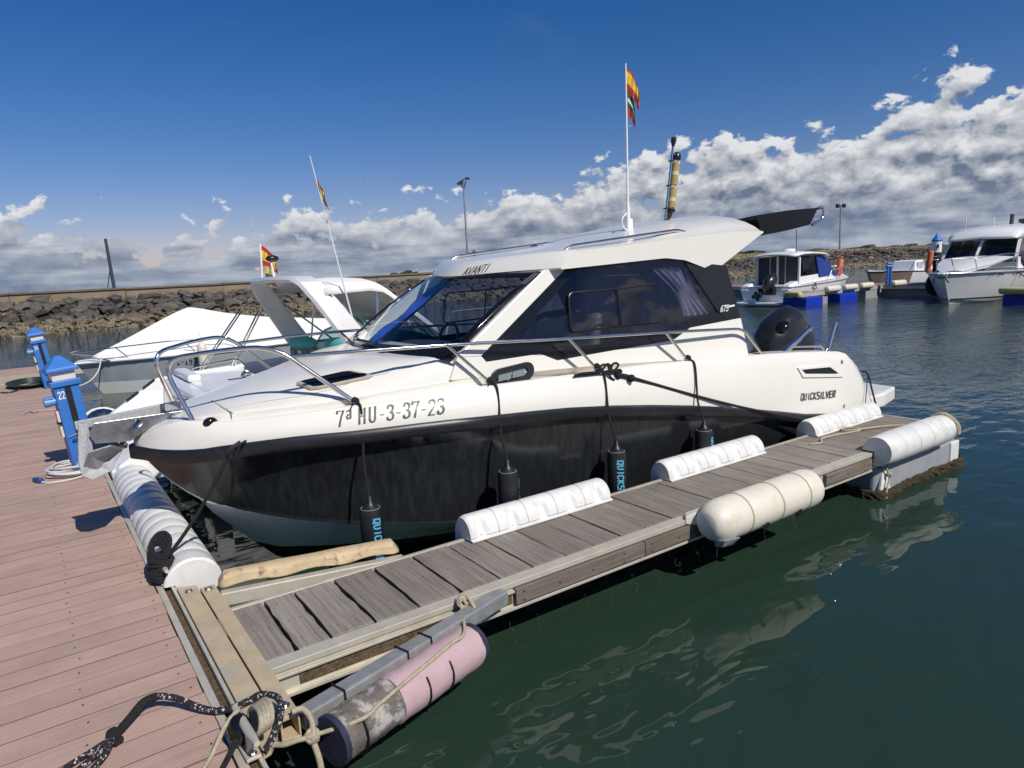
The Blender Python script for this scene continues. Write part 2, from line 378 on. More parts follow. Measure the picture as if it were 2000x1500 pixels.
def mat_rock():
    m = bpy.data.materials.new('rock'); m.use_nodes = True; g = NG(m.node_tree); b = g.n['Principled BSDF']
    pos = g.n.new('ShaderNodeNewGeometry').outputs['Position']; x, y, z = g.sep(pos)
    oi = g.n.new('ShaderNodeObjectInfo').outputs['Random']
    n = g.noise(pos, 2.6, 8, 0.65); n2 = g.noise(pos, 0.35, 3, 0.5); n3 = g.noise(pos, 14.0, 6, 0.7)
    dark = g.mix(n2, (0.062, 0.060, 0.058), (0.140, 0.118, 0.095))
    k = g.m('MULTIPLY', g.ramp(n, 0.3, 0.7, 0.6, 1.35, False), g.ramp(oi, 0, 1, 0.75, 1.3, False))
    dark = g.mix(1.0, dark, g.comb(k, k, k), 'MULTIPLY')
    # oyster crust in the tidal zone
    oy = g.mix(g.ramp(n3, 0.42, 0.60), (0.070, 0.058, 0.040), (0.33, 0.27, 0.175))
    h = g.m('ADD', z, g.m('MULTIPLY', g.m('SUBTRACT', n, 0.5), 0.9))
    c = g.mix(g.ramp(h, 0.02, 0.34, 1.0, 0.0), dark, oy)
    g.put(b.inputs['Base Color'], c); b.inputs['Roughness'].default_value = 0.9
    bn = g.n.new('ShaderNodeBump'); bn.inputs['Strength'].default_value = 0.9; bn.inputs['Distance'].default_value = 0.08
    g.put(bn.inputs['Height'], g.noise(pos, 6.0, 8, 0.7)); g.put(b.inputs['Normal'], bn.outputs[0]); M['rock'] = m
mat_rock()

def mat_plank(name, a, bcol, grain, rough=0.85, axis=0, fine=1.0, rnd=0.18, groove=0.0, crack=0.0, edge=0.0):
    """boards; grain runs along the given local axis"""
    m = bpy.data.materials.new(name); m.use_nodes = True; g = NG(m.node_tree); b = g.n['Principled BSDF']
    v0 = g.n.new('ShaderNodeTexCoord').outputs['Object']
    oi = g.n.new('ShaderNodeObjectInfo').outputs['Random']
    v0o = g.vm('ADD', v0, g.comb(g.m('MULTIPLY', oi, 37.0), g.m('MULTIPLY', oi, 91.0), g.m('MULTIPLY', oi, 13.0)))
    st = [grain, grain, grain]; st[axis] = grain*0.03
    v = g.vm('MULTIPLY', v0o, tuple(st))
    n = g.noise(v, 1.0, 7, 0.62, 0.2); n2 = g.noise(v0o, 2.2, 6, 0.6)
    k = g.ramp(n, 0.32, 0.68, 0.0, 1.0, False)
    c = g.mix(k, a, bcol)
    kk = g.m('MULTIPLY', g.ramp(n2, 0.25, 0.75, 0.80, 1.18, False), g.ramp(oi, 0, 1, 1-rnd, 1+rnd, False))
    c = g.mix(1.0, c, g.comb(kk, kk, kk), 'MULTIPLY')
    h = n
    if groove:
        sx = g.sep(v0)[1 if axis == 0 else 0]
        wv = g.m('SINE', g.m('MULTIPLY', sx, groove)); c = g.mix(g.ramp(wv, -1.0, -0.3, 0.05, 0.0), c, (0.10, 0.06, 0.045))
        h = g.m('ADD', g.m('MULTIPLY', n, 0.5), g.m('MULTIPLY', wv, 0.15))
    if edge:   # long edges painted dark, standing in for gap shadow as well as grime
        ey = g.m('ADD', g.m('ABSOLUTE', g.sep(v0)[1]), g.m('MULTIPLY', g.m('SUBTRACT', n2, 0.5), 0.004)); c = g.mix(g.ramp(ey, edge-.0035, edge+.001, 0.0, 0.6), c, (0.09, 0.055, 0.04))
    if crack:
        cv = [26.0, 26.0, 26.0]; cv[axis] = 0.9
        cr_ = g.noise(g.vm('MULTIPLY', v0o, tuple(cv)), 1.0, 5, 0.7, 0.4)
        c = g.mix(g.ramp(cr_, 0.64, 0.70, 0.0, 0.8*crack), c, (0.03, 0.026, 0.022))
        sp = g.noise(v0o, 16.0, 4, 0.6); c = g.mix(g.ramp(sp, 0.66, 0.76, 0.0, 0.5), c, (0.30, 0.28, 0.25))
    g.put(b.inputs['Base Color'], c); b.inputs['Roughness'].default_value = rough; b.inputs['Specular IOR Level'].default_value = 0.3
    bn = g.n.new('ShaderNodeBump'); bn.inputs['Strength'].default_value = 0.45; bn.inputs['Distance'].default_value = 0.004
    g.put(bn.inputs['Height'], h); g.put(b.inputs['Normal'], bn.outputs[0]); M[name] = m
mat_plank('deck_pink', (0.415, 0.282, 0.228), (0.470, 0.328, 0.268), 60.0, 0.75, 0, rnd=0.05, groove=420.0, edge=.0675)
mat_plank('old_wood', (0.165, 0.142, 0.118), (0.30, 0.265, 0.225), 75.0, 0.92, 1, rnd=0.14, crack=1.0)
mat_plank('old_wood_x', (0.115, 0.095, 0.078), (0.225, 0.185, 0.15), 70.0, 0.92, 0, rnd=0.12, crack=0.8)

def mat_hull_black():
    m = bpy.data.materials.new('hull_black'); m.use_nodes = True; g = NG(m.node_tree); b = g.n['Principled BSDF']
    v0 = g.n.new('ShaderNodeTexCoord').outputs['Object']
    st = g.noise(g.vm('MULTIPLY', v0, (26.0, 26.0, 0.55)), 1.0, 5, 0.55)      # run-off streaks
    big = g.noise(v0, 0.9, 3, 0.5)
    k = g.m('MULTIPLY', g.ramp(st, 0.30, 0.85), g.ramp(big, 0.36, 0.70, 0.15, 1.0))
    c = g.mix(k, (0.0150, 0.0170, 0.0195), (0.034, 0.039, 0.041))
    g.put(b.inputs['Base Color'], c); g.put(b.inputs['Roughness'], g.ramp(st, 0.3, 0.75, 0.10, 0.17, False)); b.inputs['Specular IOR Level'].default_value = 0.5
    M['hull_black'] = m
mat_hull_black()

def mat_glass(name, tint, refl=1.0, rough=0.0):
    m = bpy.data.materials.new(name); m.use_nodes = True; g = NG(m.node_tree); g.n.clear()
    t = g.n.new('ShaderNodeBsdfTransparent'); t.inputs[0].default_value = (*tint, 1)
    gl = g.n.new('ShaderNodeBsdfGlossy'); gl.inputs[0].default_value = (refl, refl, refl, 1); gl.inputs['Roughness'].default_value = rough
    ge = g.n.new('ShaderNodeNewGeometry'); ca_ = g.m('ABSOLUTE', g.vm('DOT_PRODUCT', ge.outputs['Normal'], ge.outputs['Incoming']))
    fr = g.m('ADD', 0.04, g.m('MULTIPLY', 0.96, g.m('POWER', g.m('SUBTRACT', 1.0, ca_), 5.0)))
    mx = g.n.new('ShaderNodeMixShader'); g.l.new(fr, mx.inputs[0]); g.l.new(t.outputs[0], mx.inputs[1]); g.l.new(gl.outputs[0], mx.inputs[2])
    o = g.n.new('ShaderNodeOutputMaterial'); g.l.new(mx.outputs[0], o.inputs[0]); M[name] = m
mat_glass('glass_clear', (0.86, 0.91, 0.95), 0.8); mat_glass('glass_tint', (0.70, 0.71, 0.77), 0.8); mat_glass('glass_teal', (0.30, 0.46, 0.45)); mat_glass('glass_dark', (0.30, 0.32, 0.34)); mat_glass('glass_smoke', (0.70, 0.71, 0.78))

def mat_rope_fleck():
    m = bpy.data.materials.new('rope_fleck'); m.use_nodes = True; g = NG(m.node_tree); b = g.n['Principled BSDF']
    v0 = g.n.new('ShaderNodeTexCoord').outputs['Object']
    k = g.ramp(g.noise(v0, 85.0, 3, 0.6), 0.57, 0.61)
    g.put(b.inputs['Base Color'], g.mix(k, (0.014, 0.012, 0.014), (0.55, 0.51, 0.50))); b.inputs['Roughness'].default_value = 0.85
    bn = g.n.new('ShaderNodeBump'); bn.inputs['Strength'].default_value = 0.9; bn.inputs['Distance'].default_value = 0.003
    g.put(bn.inputs['Height'], g.noise(v0, 240.0, 2, 0.5)); g.put(b.inputs['Normal'], bn.outputs[0]); M['rope_fleck'] = m
mat_rope_fleck()

def mat_water():
    m = bpy.data.materials.new('water'); m.use_nodes = True; g = NG(m.node_tree); b = g.n['Principled BSDF']
    pos = g.n.new('ShaderNodeNewGeometry').outputs['Position']; x, y, z = g.sep(pos)
    lg = g.noise(pos, 0.12, 3, 0.5)
    c = g.mix(g.ramp(lg, 0.35, 0.65), (0.0190, 0.0390, 0.0260), (0.0230, 0.0450, 0.0320))
    g.put(b.inputs['Base Color'], c); b.inputs['Roughness'].default_value = 0.025; b.inputs['IOR'].default_value = 1.333
    b.inputs['Specular IOR Level'].default_value = 0.5
    # wind ripples, sheltered between the pontoons
    open_ = g.ramp(g.m('ADD', g.m('MULTIPLY', x, 0.62), g.m('MULTIPLY', y, 0.42)), 4.6, 15.0)
    gust = g.ramp(g.noise(g.vm('MULTIPLY', pos, (0.09, 0.16, 0.0)), 1.0, 3, 0.5, 0.6), 0.34, 0.66, 0.55, 1.25)
    v1 = g.vm('MULTIPLY', pos, (1.0, 1.7, 1.0))
    h = g.m('MULTIPLY', g.noise(v1, 0.85, 3, 0.5), 0.075)
    fine = g.m('ADD', g.m('MULTIPLY', g.noise(v1, 3.1, 3, 0.55), 0.052), g.m('MULTIPLY', g.noise(v1, 8.5, 3, 0.55), 0.020))
    calm = g.m('MULTIPLY', g.noise(g.vm('MULTIPLY', pos, (1.4, 2.6, 1.0)), 1.5, 2, 0.45, 0.3), 0.017)
    h = g.m('ADD', g.m('MULTIPLY', g.m('ADD', h, fine), g.m('MULTIPLY', open_, gust)), calm)
    bn = g.n.new('ShaderNodeBump'); bn.inputs['Strength'].default_value = 1.0; bn.inputs['Distance'].default_value = 1.0
    g.put(bn.inputs['Height'], h); g.put(b.inputs['Normal'], bn.outputs[0]); M['water'] = m
mat_water()
# ---------------------------------------------------------------- text: stroke letters laid on a surface
G_ = {
'0': [[(.3,0),(.08,.2),(.05,.5),(.08,.8),(.3,1),(.52,.8),(.55,.5),(.52,.2),(.3,0)]], '1': [[(.12,.82),(.3,1),(.3,0)],[(.12,0),(.48,0)]],
'2': [[(.06,.76),(.12,.93),(.3,1),(.48,.93),(.54,.75),(.46,.55),(.05,.02)],[(.05,0),(.56,0)]], '3': [[(.07,.82),(.15,.96),(.3,1),(.48,.92),(.52,.76),(.44,.58),(.26,.53)],[(.26,.53),(.48,.46),(.55,.27),(.48,.08),(.28,0),(.12,.04),(.05,.18)]],
'4': [[(.42,0),(.42,1),(.04,.3),(.58,.3)]], '5': [[(.52,1),(.12,1),(.09,.56),(.3,.62),(.5,.52),(.55,.3),(.48,.08),(.28,0),(.06,.1)]], '6': [[(.5,.92),(.3,1),(.1,.75),(.05,.35),(.12,.08),(.3,0),(.5,.1),(.54,.32),(.45,.52),(.28,.56),(.08,.4)]],
'7': [[(.04,.86),(.04,1),(.56,1)],[(.56,1),(.38,.6),(.24,0)]], '8': [[(.3,.53),(.1,.65),(.08,.85),(.3,1),(.52,.85),(.5,.65),(.3,.53),(.06,.35),(.06,.12),(.3,0),(.54,.12),(.54,.35),(.3,.53)]], '9': [[(.52,.6),(.3,.44),(.08,.58),(.06,.82),(.3,1),(.52,.85),(.55,.5),(.42,.1),(.1,0)]],
'A': [[(0,0),(.3,1),(.6,0)],[(.11,.36),(.49,.36)]], 'B': [[(.08,0),(.08,1),(.4,1),(.52,.85),(.5,.65),(.36,.53),(.08,.53)],[(.36,.53),(.55,.4),(.55,.14),(.42,0),(.08,0)]], 'C': [[(.55,.82),(.42,1),(.2,1),(.06,.8),(.06,.2),(.2,0),(.42,0),(.55,.18)]],
'E': [[(.54,1),(.08,1),(.08,0),(.54,0)],[(.08,.52),(.46,.52)]], 'H': [[(.1,0),(.1,1)],[(.52,0),(.52,1)],[(.1,.5),(.52,.5)],[(.02,1),(.18,1)],[(.44,1),(.6,1)],[(.02,0),(.18,0)],[(.44,0),(.6,0)]], 'I': [[(.2,0),(.2,1)]], 'K': [[(.08,0),(.08,1)],[(.55,1),(.1,.48),(.57,0)]],
'L': [[(.08,1),(.08,0),(.54,0)]], 'N': [[(.07,0),(.07,1),(.53,0),(.53,1)]], 'O': [[(.3,0),(.08,.2),(.05,.5),(.08,.8),(.3,1),(.52,.8),(.55,.5),(.52,.2),(.3,0)]], 'Q': [[(.08,.04),(.08,1),(.54,1),(.54,.04),(.08,.04)],[(.34,.2),(.58,-.12)]],
'R': [[(.08,0),(.08,1),(.52,1),(.54,.55),(.1,.5)],[(.3,.5),(.55,0)]], 'S': [[(.54,1),(.08,1),(.08,.53),(.54,.48),(.54,0),(.06,0)]], 'T': [[(.0,1),(.6,1)],[(.3,1),(.3,0)]], 'U': [[(.08,1),(.08,.22),(.16,.05),(.3,0),(.44,.05),(.52,.22),(.52,1)]], 'V': [[(0,1),(.28,0),(.58,1)]],
'-': [[(.08,.42),(.42,.42)]], 'a': [[(.08,.92),(.3,1),(.42,.9),(.42,.45)],[(.42,.72),(.18,.68),(.1,.55),(.22,.43),(.42,.52)]], ' ': []}
ADV = {' ': .35, '-': .52, 'I': .42, 'a': .5, '1': .6, 'H': .76, 'U': .74}
def text_quads(txt, wmin, wmax, slant=0.0, track=0.12):
    """quads in a unit-high space; upright strokes are heavy, flat ones light"""
    out = []; x = 0.0
    for ch in txt:
        for pl in G_[ch]:
            seg_ = list(zip(pl, pl[1:]))
            for (ax, ay), (bx, by) in seg_:
                dx, dy = bx-ax, by-ay; L = math.hypot(dx, dy)
                if L < 1e-6: continue
                if L > .24:
                    ns = int(L/.18)+1; seg_.extend([((ax+dx*k/ns, ay+dy*k/ns), (ax+dx*(k+1)/ns, ay+dy*(k+1)/ns)) for k in range(ns)]); continue
                w = wmin+(wmax-wmin)*abs(dy)/L if wmax > wmin else wmin
                nx, ny = -dy/L*w/2, dx/L*w/2; ex, ey = dx/L*w*0.25, dy/L*w*0.25
                q = [(ax-ex+nx, ay-ey+ny), (ax-ex-nx, ay-ey-ny), (bx+ex-nx, by+ey-ny), (bx+ex+nx, by+ey+ny)]
                out.append([(x+u+slant*v, v) for u, v in q])
        x += ADV.get(ch, .62)+track
    return out, x-track
def text_mesh(txt, fn, wmin=.14, wmax=.14, slant=0.0, track=.12):
    """fn(u, v): u runs 0..1 along the text, v 0..1 up"""
    qs, W = text_quads(txt, wmin, wmax, slant, track); mb = MB()
    for i, q in enumerate(qs): mb.add([fn(u/W, v, i) for u, v in q], [(0, 1, 2, 3)])
    return mb

# ---------------------------------------------------------------- water
mb = MB(); mb.add([(-1500, -800, WATER), (2500, -800, WATER), (2500, 3000, WATER), (-1500, 3000, WATER)], [(0, 1, 2, 3)])
tag(mb.build('water', 'water'), kind='structure')

# ---------------------------------------------------------------- breakwater
BWA = R(4.85); BWO = Vector((-1.0, 41.4, 0)); bwx = Vector((math.cos(BWA), math.sin(BWA), 0)); bwy = Vector((-math.sin(BWA), math.cos(BWA), 0))
def bw(x, y, z): return BWO + bwx*x + bwy*y + Vector((0, 0, z))
def crest(x): return interp([(-90, 1.05), (44, 1.10), (70, 1.45), (110, 1.8), (400, 1.9)], x)
def bw_prof(x):
    c = crest(x); k = interp([(40, 0.0), (56, 1.0)], x)
    return [(-3.0, -1.6), (-0.2, -0.62), (1.0, -0.15), (2.3, 0.42), (3.3, c-0.25), (4.2, c+0.02), (5.2, c+lerp(0.05, 0.22, k)), (9.0, c+lerp(0.1, 0.45, k)), (20.0, c+lerp(0.2, 0.62, k)), (70.0, c+lerp(0.0, 0.55, k)), (75.0, -2.0)]
def bw_ground(x, y): return interp(bw_prof(x), y)
mb = MB(); xs = [-90+i*1.6 for i in range(310)]
mb.loft([[bw(x, y+(random.uniform(-.1, .1) if 0 < y < 6 else 0), z+(random.uniform(-.05, .05) if -1 < y < 25 else 0)) for y, z in bw_prof(x)] for x in xs])
bank = tag(mb.build('breakwater_bank', 'dry_grass', smooth=60), kind='structure')
mb = MB(); mb.loft([[bw(x, y, z+.03) for y, z in bw_prof(x)[:5]]+[bw(x, 4.0, crest(x)+.0)] for x in xs]); mb.build('rock_bed', 'rock_bed', bank)
def rock_mesh(seed, n=17, flat=0.62):
    rnd = random.Random(seed); bm = bmesh.new()
    for i in range(n):
        v = Vector((rnd.gauss(0, 1), rnd.gauss(0, 1), rnd.gauss(0, 1))).normalized()
        k = max(abs(v.x), abs(v.y), abs(v.z)); v = v*lerp(1.0, 0.8/k, 0.55)*rnd.uniform(.85, 1.05); v.z *= flat; bm.verts.new(v)
    h = bmesh.ops.convex_hull(bm, input=bm.verts)
    bmesh.ops.delete(bm, geom=[g for g in h['geom_interior'] if isinstance(g, bmesh.types.BMVert)], context='VERTS')
    bmesh.ops.recalc_face_normals(bm, faces=bm.faces)
    me = bpy.data.meshes.new('rock'); bm.to_mesh(me); bm.free(); me.materials.append(M['rock']); return me
RK = [rock_mesh(i) for i in range(14)]
rocks = []
rr = random.Random(5)
for j in range(10):
    x = -26.0+rr.random()
    while x < 190:
        y = -0.35+j*0.46+rr.uniform(-.14, .14); s = rr.choice((rr.uniform(.30, .46), rr.uniform(.40, .66)))*(1.0 if j > 1 else 0.85)
        if y < 4.35: rocks.append((x, y, bw_ground(x, y)+s*rr.uniform(.05, .36), s))
        x += s*rr.uniform(1.35, 1.9)
def seen(x): return (-4 < x < 31) or x > 60
rocks.sort(key=lambda q: (not seen(q[0]), abs(q[0]-8)))
rest = MB()
for i, (x, y, z, s) in enumerate(rocks):
    me = RK[rr.randrange(14)]; p = bw(x, y, z); sc = Vector((s*rr.uniform(.95, 1.35), s*rr.uniform(.75, 1.0), s*rr.uniform(.75, 1.05))); e = (rr.uniform(-.35, .1), rr.uniform(-.25, .25), rr.uniform(0, 6.28))
    if i < 295:
        o = bpy.data.objects.new('rock', me); link(o, bank); o.location = p; o.scale = sc; o.rotation_euler = e
    else:
        T = Matrix.LocRotScale(p, __import__('mathutils').Euler(e), sc)
        rest.add([T @ v.co for v in me.vertices], [tuple(f.vertices) for f in me.polygons])
tag(rest.build('rock_fill', 'rock', bank), kind='stuff')
sm = MB(); RS = [rock_mesh(100+i, 10, .7) for i in range(8)]
for i in range(3600):
    x = rr.uniform(-16, 36) if i < 2300 else rr.uniform(55, 150); y = rr.uniform(-.9, 1.7); s = rr.uniform(.07, .19); me = RS[i % 8]
    T = Matrix.LocRotScale(bw(x, y, bw_ground(x, y)+rr.uniform(.05, .30)), __import__('mathutils').Euler((rr.uniform(0, 3), rr.uniform(0, 3), rr.uniform(0, 6))), Vector((s*1.3, s, s)))
    sm.add([T @ v.co for v in me.vertices], [tuple(f.vertices) for f in me.polygons])
tag(sm.build('oyster_stones', 'rock', bank), kind='stuff')
# tufts of dry grass along the crest
gr = MB()
for i in range(2600):
    x = rr.uniform(-20, 48) if i < 1300 else rr.uniform(50, 170); y = rr.uniform(3.6, 4.3) if x < 46 else rr.uniform(4.0, 11.0)
    p = bw(x, y, bw_ground(x, y)-.02); h = rr.uniform(.10, .30); a = rr.uniform(0, 3.14); w = Vector((math.cos(a), math.sin(a), 0))*rr.uniform(.04, .10); l = Vector((rr.uniform(-.1, .1), rr.uniform(-.1, .1), h))
    gr.add([p-w, p+w, p+l+w*.3, p+l-w*.3], [(0, 1, 2, 3)])
tag(gr.build('dry_grass', 'dry_grass'), 'tufts of dry brown grass along the breakwater crest', 'grass', kind='stuff')
# parapet wall in cast lengths
wall = thing('parapet_wall', 'long weathered concrete parapet wall along the top of the rock breakwater', 'wall', bw(15, 4.6, 0.9))
seg = MB(); L = 5.6
seg.hexa([(-L/2+.01, 0, -.2), (L/2-.01, 0, -.2), (L/2-.01, .45, -.2), (-L/2+.01, .45, -.2), (-L/2+.01, .06, .62), (L/2-.01, .06, .62), (L/2-.01, .45, .62), (-L/2+.01, .45, .62)])
cp = MB(); cp.bb((-L/2+.008, -.03, .62), (L/2-.008, .50, .74))
w0 = seg.build('wall_panel', 'concrete', None, bevel=.015); c0 = cp.build('coping', 'concrete_dark', None, bevel=.02)
for i in range(15):
    x = -30+i*L; dz = rr.uniform(-.015, .015)
    for src in (w0, c0):
        c = src if i == 0 else src.copy()
        if i: col.objects.link(c)
        c.parent = wall; c.location = bw(x, 4.45, 0.98+dz)-wall.location; c.rotation_euler = (0, 0, BWA)
# low land and scrub on the skyline
mb = MB(); mb.loft([[(x, 150+40*math.sin(x*.01), -1), (x, 160+40*math.sin(x*.01), 1.2), (x, 900, 3.0)] for x in range(-800, 2400, 40)])
tag(mb.build('far_land', 'dry_grass', smooth=60), kind='structure')
mb = MB()
for i in range(520):
    x = rr.uniform(120, 900); y = rr.uniform(90, 260) if x < 500 else rr.uniform(100, 500); s = rr.uniform(.6, 1.6)*(1+x/500)
    if rr.random() > (.25 + .75*(mnoise.noise(Vector((x*.012, y*.01, 0)))+.4)): continue
    me = RS[i % 8]; T = Matrix.LocRotScale(Vector((x, y, 2.0+s*.3)), None, Vector((s*2.2, s*2, s*1.1)))
    mb.add([T @ v.co for v in me.vertices], [tuple(f.vertices) for f in me.polygons])
tag(mb.build('scrub', 'far_trees'), 'dark scrub on the low skyline beyond the breakwater', 'scrub', kind='stuff')

# ---------------------------------------------------------------- things standing on the breakwater
def lamp_post(px, py, pxt, pyt, yl, label, heads):
    x0 = interp([(0, 0)], 0); P = None
    # foot on the crest behind the wall, along the pixel's line of sight
    D = ray(px, py); k = (bw(0, yl, 0)-EYE).dot(bwy)/D.dot(bwy); foot = EYE+D*k
    Dt = ray(pxt, pyt); kt = (foot-EYE).dot(Fh)/Dt.dot(Fh); top = EYE+Dt*kt
    foot.z = bw_ground((foot-BWO).dot(bwx), (foot-BWO).dot(bwy))-.1
    return foot, Vector((foot.x, foot.y, top.z)), (foot-EYE).dot(Fh)/FPX
f, t, s = lamp_post(914, 512, 905, 354, 7.0, '', 0)
lp = thing('light_mast', 'tall slim grey floodlight mast standing beside the green harbour beacon', 'light mast', f)
MB().tube([f, f+(t-f)*.5, t], [s*2.4, s*1.9, s*1.3], 8).build('pole', 'mast_grey', lp, smooth=50)
mb = MB(); mb.beam(t-Rt*s*9+Vector((0, 0, -s*2)), t+Rt*s*9+Vector((0, 0, s*7)), s*3, s*2.2); mb.build('crossbar', 'mast_dark', lp)
for k in (-1, 1): MB().tube([t+Vector((0, 0, -s*16)), t+Rt*s*5*k], s*1.2, 6).build('strut', 'mast_dark', lp)
for k in (-8, -3, 9): MB().box(t+Rt*s*k+Vector((0, 0, s*(k*.5))), (s*6, s*6, s*4)).build('floodlight', 'mast_dark', lp, bevel=s*.6)
f2 = f+bwx*.95*(s*12/.7)+Vector((0, 0, 0)); bc = thing('harbour_beacon', 'short green harbour beacon on the breakwater wall', 'beacon', f2)
zt = 2.55; MB().lathe([(s*9, 0), (s*9, zt-1.55), (s*10, zt-1.5), (s*10, zt-1.35), (s*8, zt-1.3)], 14, o=f2+Vector((0, 0, .6))).build('drum', 'nav_green', bc, smooth=40)
MB().lathe([(s*3, 0), (s*4, s*5), (s*3, s*9), (s*1, s*14)], 10, o=f2+Vector((0, 0, .6+zt-1.3))).build('lantern', 'nav_green', bc, smooth=40)
f, t, s = lamp_post(1640, 487, 1643, 402, 10.0, '', 0)
lp = thing('twin_light_mast', 'far slim lamp mast with two floodlights above the grassy bank', 'light mast', f)
MB().tube([f, t], [s*1.9, s*1.3], 8).build('pole', 'mast_grey', lp, smooth=50)
MB().beam(t-Rt*s*6, t+Rt*s*6, s*2, s*2).build('crossbar', 'mast_dark', lp)
for k in (-6, 6): MB().box(t+Rt*s*k, (s*6, s*6, s*7)).build('floodlight', 'mast_dark', lp, bevel=s*.6)
f, t, s = lamp_post(223, 557, 213, 466, 6.5, '', 0)
mp = thing('stayed_mast', 'dark leaning mast with one stay behind the parapet wall', 'mast', f)
t2 = t+Rt*(-s*4); MB().tube([f, t2], [s*3.2, s*2.6], 8).build('pole', 'mast_dark', mp, smooth=50)
MB().tube([f-Rt*s*19, f+(t2-f)*.55], s*.9, 6).build('stay', 'mast_dark', mp)

# ---------------------------------------------------------------- main pontoon
pon = thing('main_pontoon', 'walkway pontoon decked with reddish brown composite boards', 'pontoon', (-1.4, 8, 0))
PW, EDGE = .14, .373
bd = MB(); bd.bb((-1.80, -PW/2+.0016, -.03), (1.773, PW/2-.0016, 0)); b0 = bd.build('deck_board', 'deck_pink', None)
nb = 0
for i in range(128):
    y = 0.75+i*PW
    if 15.35 < y < 16.9 or y > 18.6: continue
    o = b0 if nb == 0 else b0.copy()
    if nb: col.objects.link(o)
    nb += 1; o.parent = pon; o.location = Vector((-1.4+random.uniform(-.004, .004), y, random.uniform(-.0015, .0015)))-pon.location; o.rotation_euler = (0, 0, random.uniform(-.0012, .0012))
MB().bb((-3.2, 15.36, -.02), (.36, 16.86, .012)).build('joint_plate', 'tan_steel', pon, bevel=.006)
MB().bb((-3.2, .5, -.32), (.362, 18.6, -.034)).build('frame', 'float_grey', pon)
MB().bb((-3.0, .8, -.9), (.20, 18.4, -.325)).build('float', 'float_grey', pon)
mb = MB(); mb.bb((.3775, .5, -.12), (.408, 18.6, .002)); mb.build('edge_flange', 'aluminium', pon, bevel=.003)
mb = MB(); mb.bb((.4085, .5, -.12), (.4405, 18.6, -.022)); mb.build('slot_debris', 'debris', pon)
mb = MB(); mb.bb((.441, .5, -.12), (.457, 18.6, .006)); mb.build('edge_lip', 'aluminium', pon, bevel=.003)
sc0 = MB().lathe([(.0045, 0), (.0045, .0012)], 8).build('screw', 'steel_dull', None); first = True
for i in range(56):
    y = 0.75+i*PW
    for xx in (-.02, .33):
        o = sc0 if first else sc0.copy()
        if not first: col.objects.link(o)
        first = False; o.parent = pon; o.location = Vector((xx+random.uniform(-.012, .012), y+random.uniform(-.02, .02), .0022))-pon.location
# hinge plate bolted to the pontoon edge
pl = [(.461, 3.885), (.553, 3.84), (.553, 2.42), (.53, 2.32), (.49, 2.26), (.461, 2.25)]
MB().prism([(x, y, -.02) for x, y in pl], (0, 0, .032)).build('hinge_plate', 'tan_steel', pon, bevel=.004)
def bolt(parent, p, r=.017, h=.012, m='steel_dull'):
    p = Vector(p); mb = MB(); mb.lathe([(r*1.45, 0), (r*1.45, .003)], 14, o=p); mb.lathe([(r, .003), (r, h), (r*.8, h+.002)], 6, o=p); return mb.build('bolt', m, parent)
for q in ((.505, 3.78, .012), (.51, 2.40, .012)): bolt(pon, q)

# ---------------------------------------------------------------- finger pontoon
FA = R(-0.95); FO = Vector((0.60, 3.14, 0))
fin = thing('finger_pontoon', 'narrow finger pontoon of weathered grey wooden planks beside the black and white boat', 'pontoon', FO, rotz=FA, local=True)
def fl(x, y, z=0.0):
    """world point -> finger space"""
    d = Vector((x, y, z))-FO; c, s_ = math.cos(FA), math.sin(FA); return Vector((d.x*c+d.y*s_, -d.x*s_+d.y*c, d.z))
def fw(u, v, z=0.0):
    c, s_ = math.cos(FA), math.sin(FA); return FO+Vector((u*c-v*s_, u*s_+v*c, z))
edges = [-.045, .018, .18, .337, .551, .781, 1.022, 1.258]
while edges[-1] < 6.05: edges.append(edges[-1]+random.uniform(.205, .245))
edges.append(6.17)
for i, (a, b_) in enumerate(zip(edges, edges[1:])):
    wear = .010 if i < 6 else .004; gap = .007 if i < 7 else .0035
    n = 7; top, bot = [], []
    v0, v1 = -.285+random.uniform(-.004, .004), .283+random.uniform(-.004, .004)
    L_ = [(a+gap/2+random.uniform(0, wear), lerp(v0, v1, k/n)) for k in range(n+1)]; Rr = [(b_-gap/2-random.uniform(0, wear), lerp(v0, v1, k/n)) for k in range(n+1)]
    if i == 0: L_ = [(x+.012*math.sin(k*.9), y) for k, (x, y) in enumerate(L_)]
    lp_ = L_+Rr[::-1]; dz = random.uniform(-.003, .002); m2 = len(lp_)
    mb = MB(); mb.add([(x, y, -.036+dz) for x, y in lp_]+[(x, y, dz) for x, y in lp_], [(k, (k+1) % m2, m2+(k+1) % m2, m2+k) for k in range(m2)]+[(m2+k, m2+k+1, m2+m2-2-k, m2+m2-1-k) for k in range(n)]+[(k+1, k, m2-1-k, m2-2-k) for k in range(n)])
    o = mb.build('plank', 'old_wood', fin, bevel=.003); o.rotation_euler = (random.uniform(-.004, .004), 0, 0)
    for vv in (-.20, .0, .20):
        for uu in (.3, .7):
            if b_-a > .12 and random.random() < .75: MB().lathe([(.0035, 0), (.0035, .0018)], 8, o=(lerp(a, b_, uu), vv+random.uniform(-.01, .01), dz)).build('screw', 'steel_dull', o)
RE = 6.19
MB().bb((.02, .287, -.15), (RE, .315, .004)).build('side_rail', 'aluminium', fin, bevel=.003)
rl = MB()   # near rail: a channel section with a dark slot
rl.bb((.0, -.365, -.034), (4.83, -.288, -.004)); rl.bb((.0, -.352, -.150), (4.83, -.300, -.0345)); rl.bb((.0, -.372, -.158), (4.83, -.300, -.140)); rl.bb((.0, -.372, -.064), (1.30, -.352, -.050))
rl.build('side_rail', 'aluminium', fin, bevel=.003)
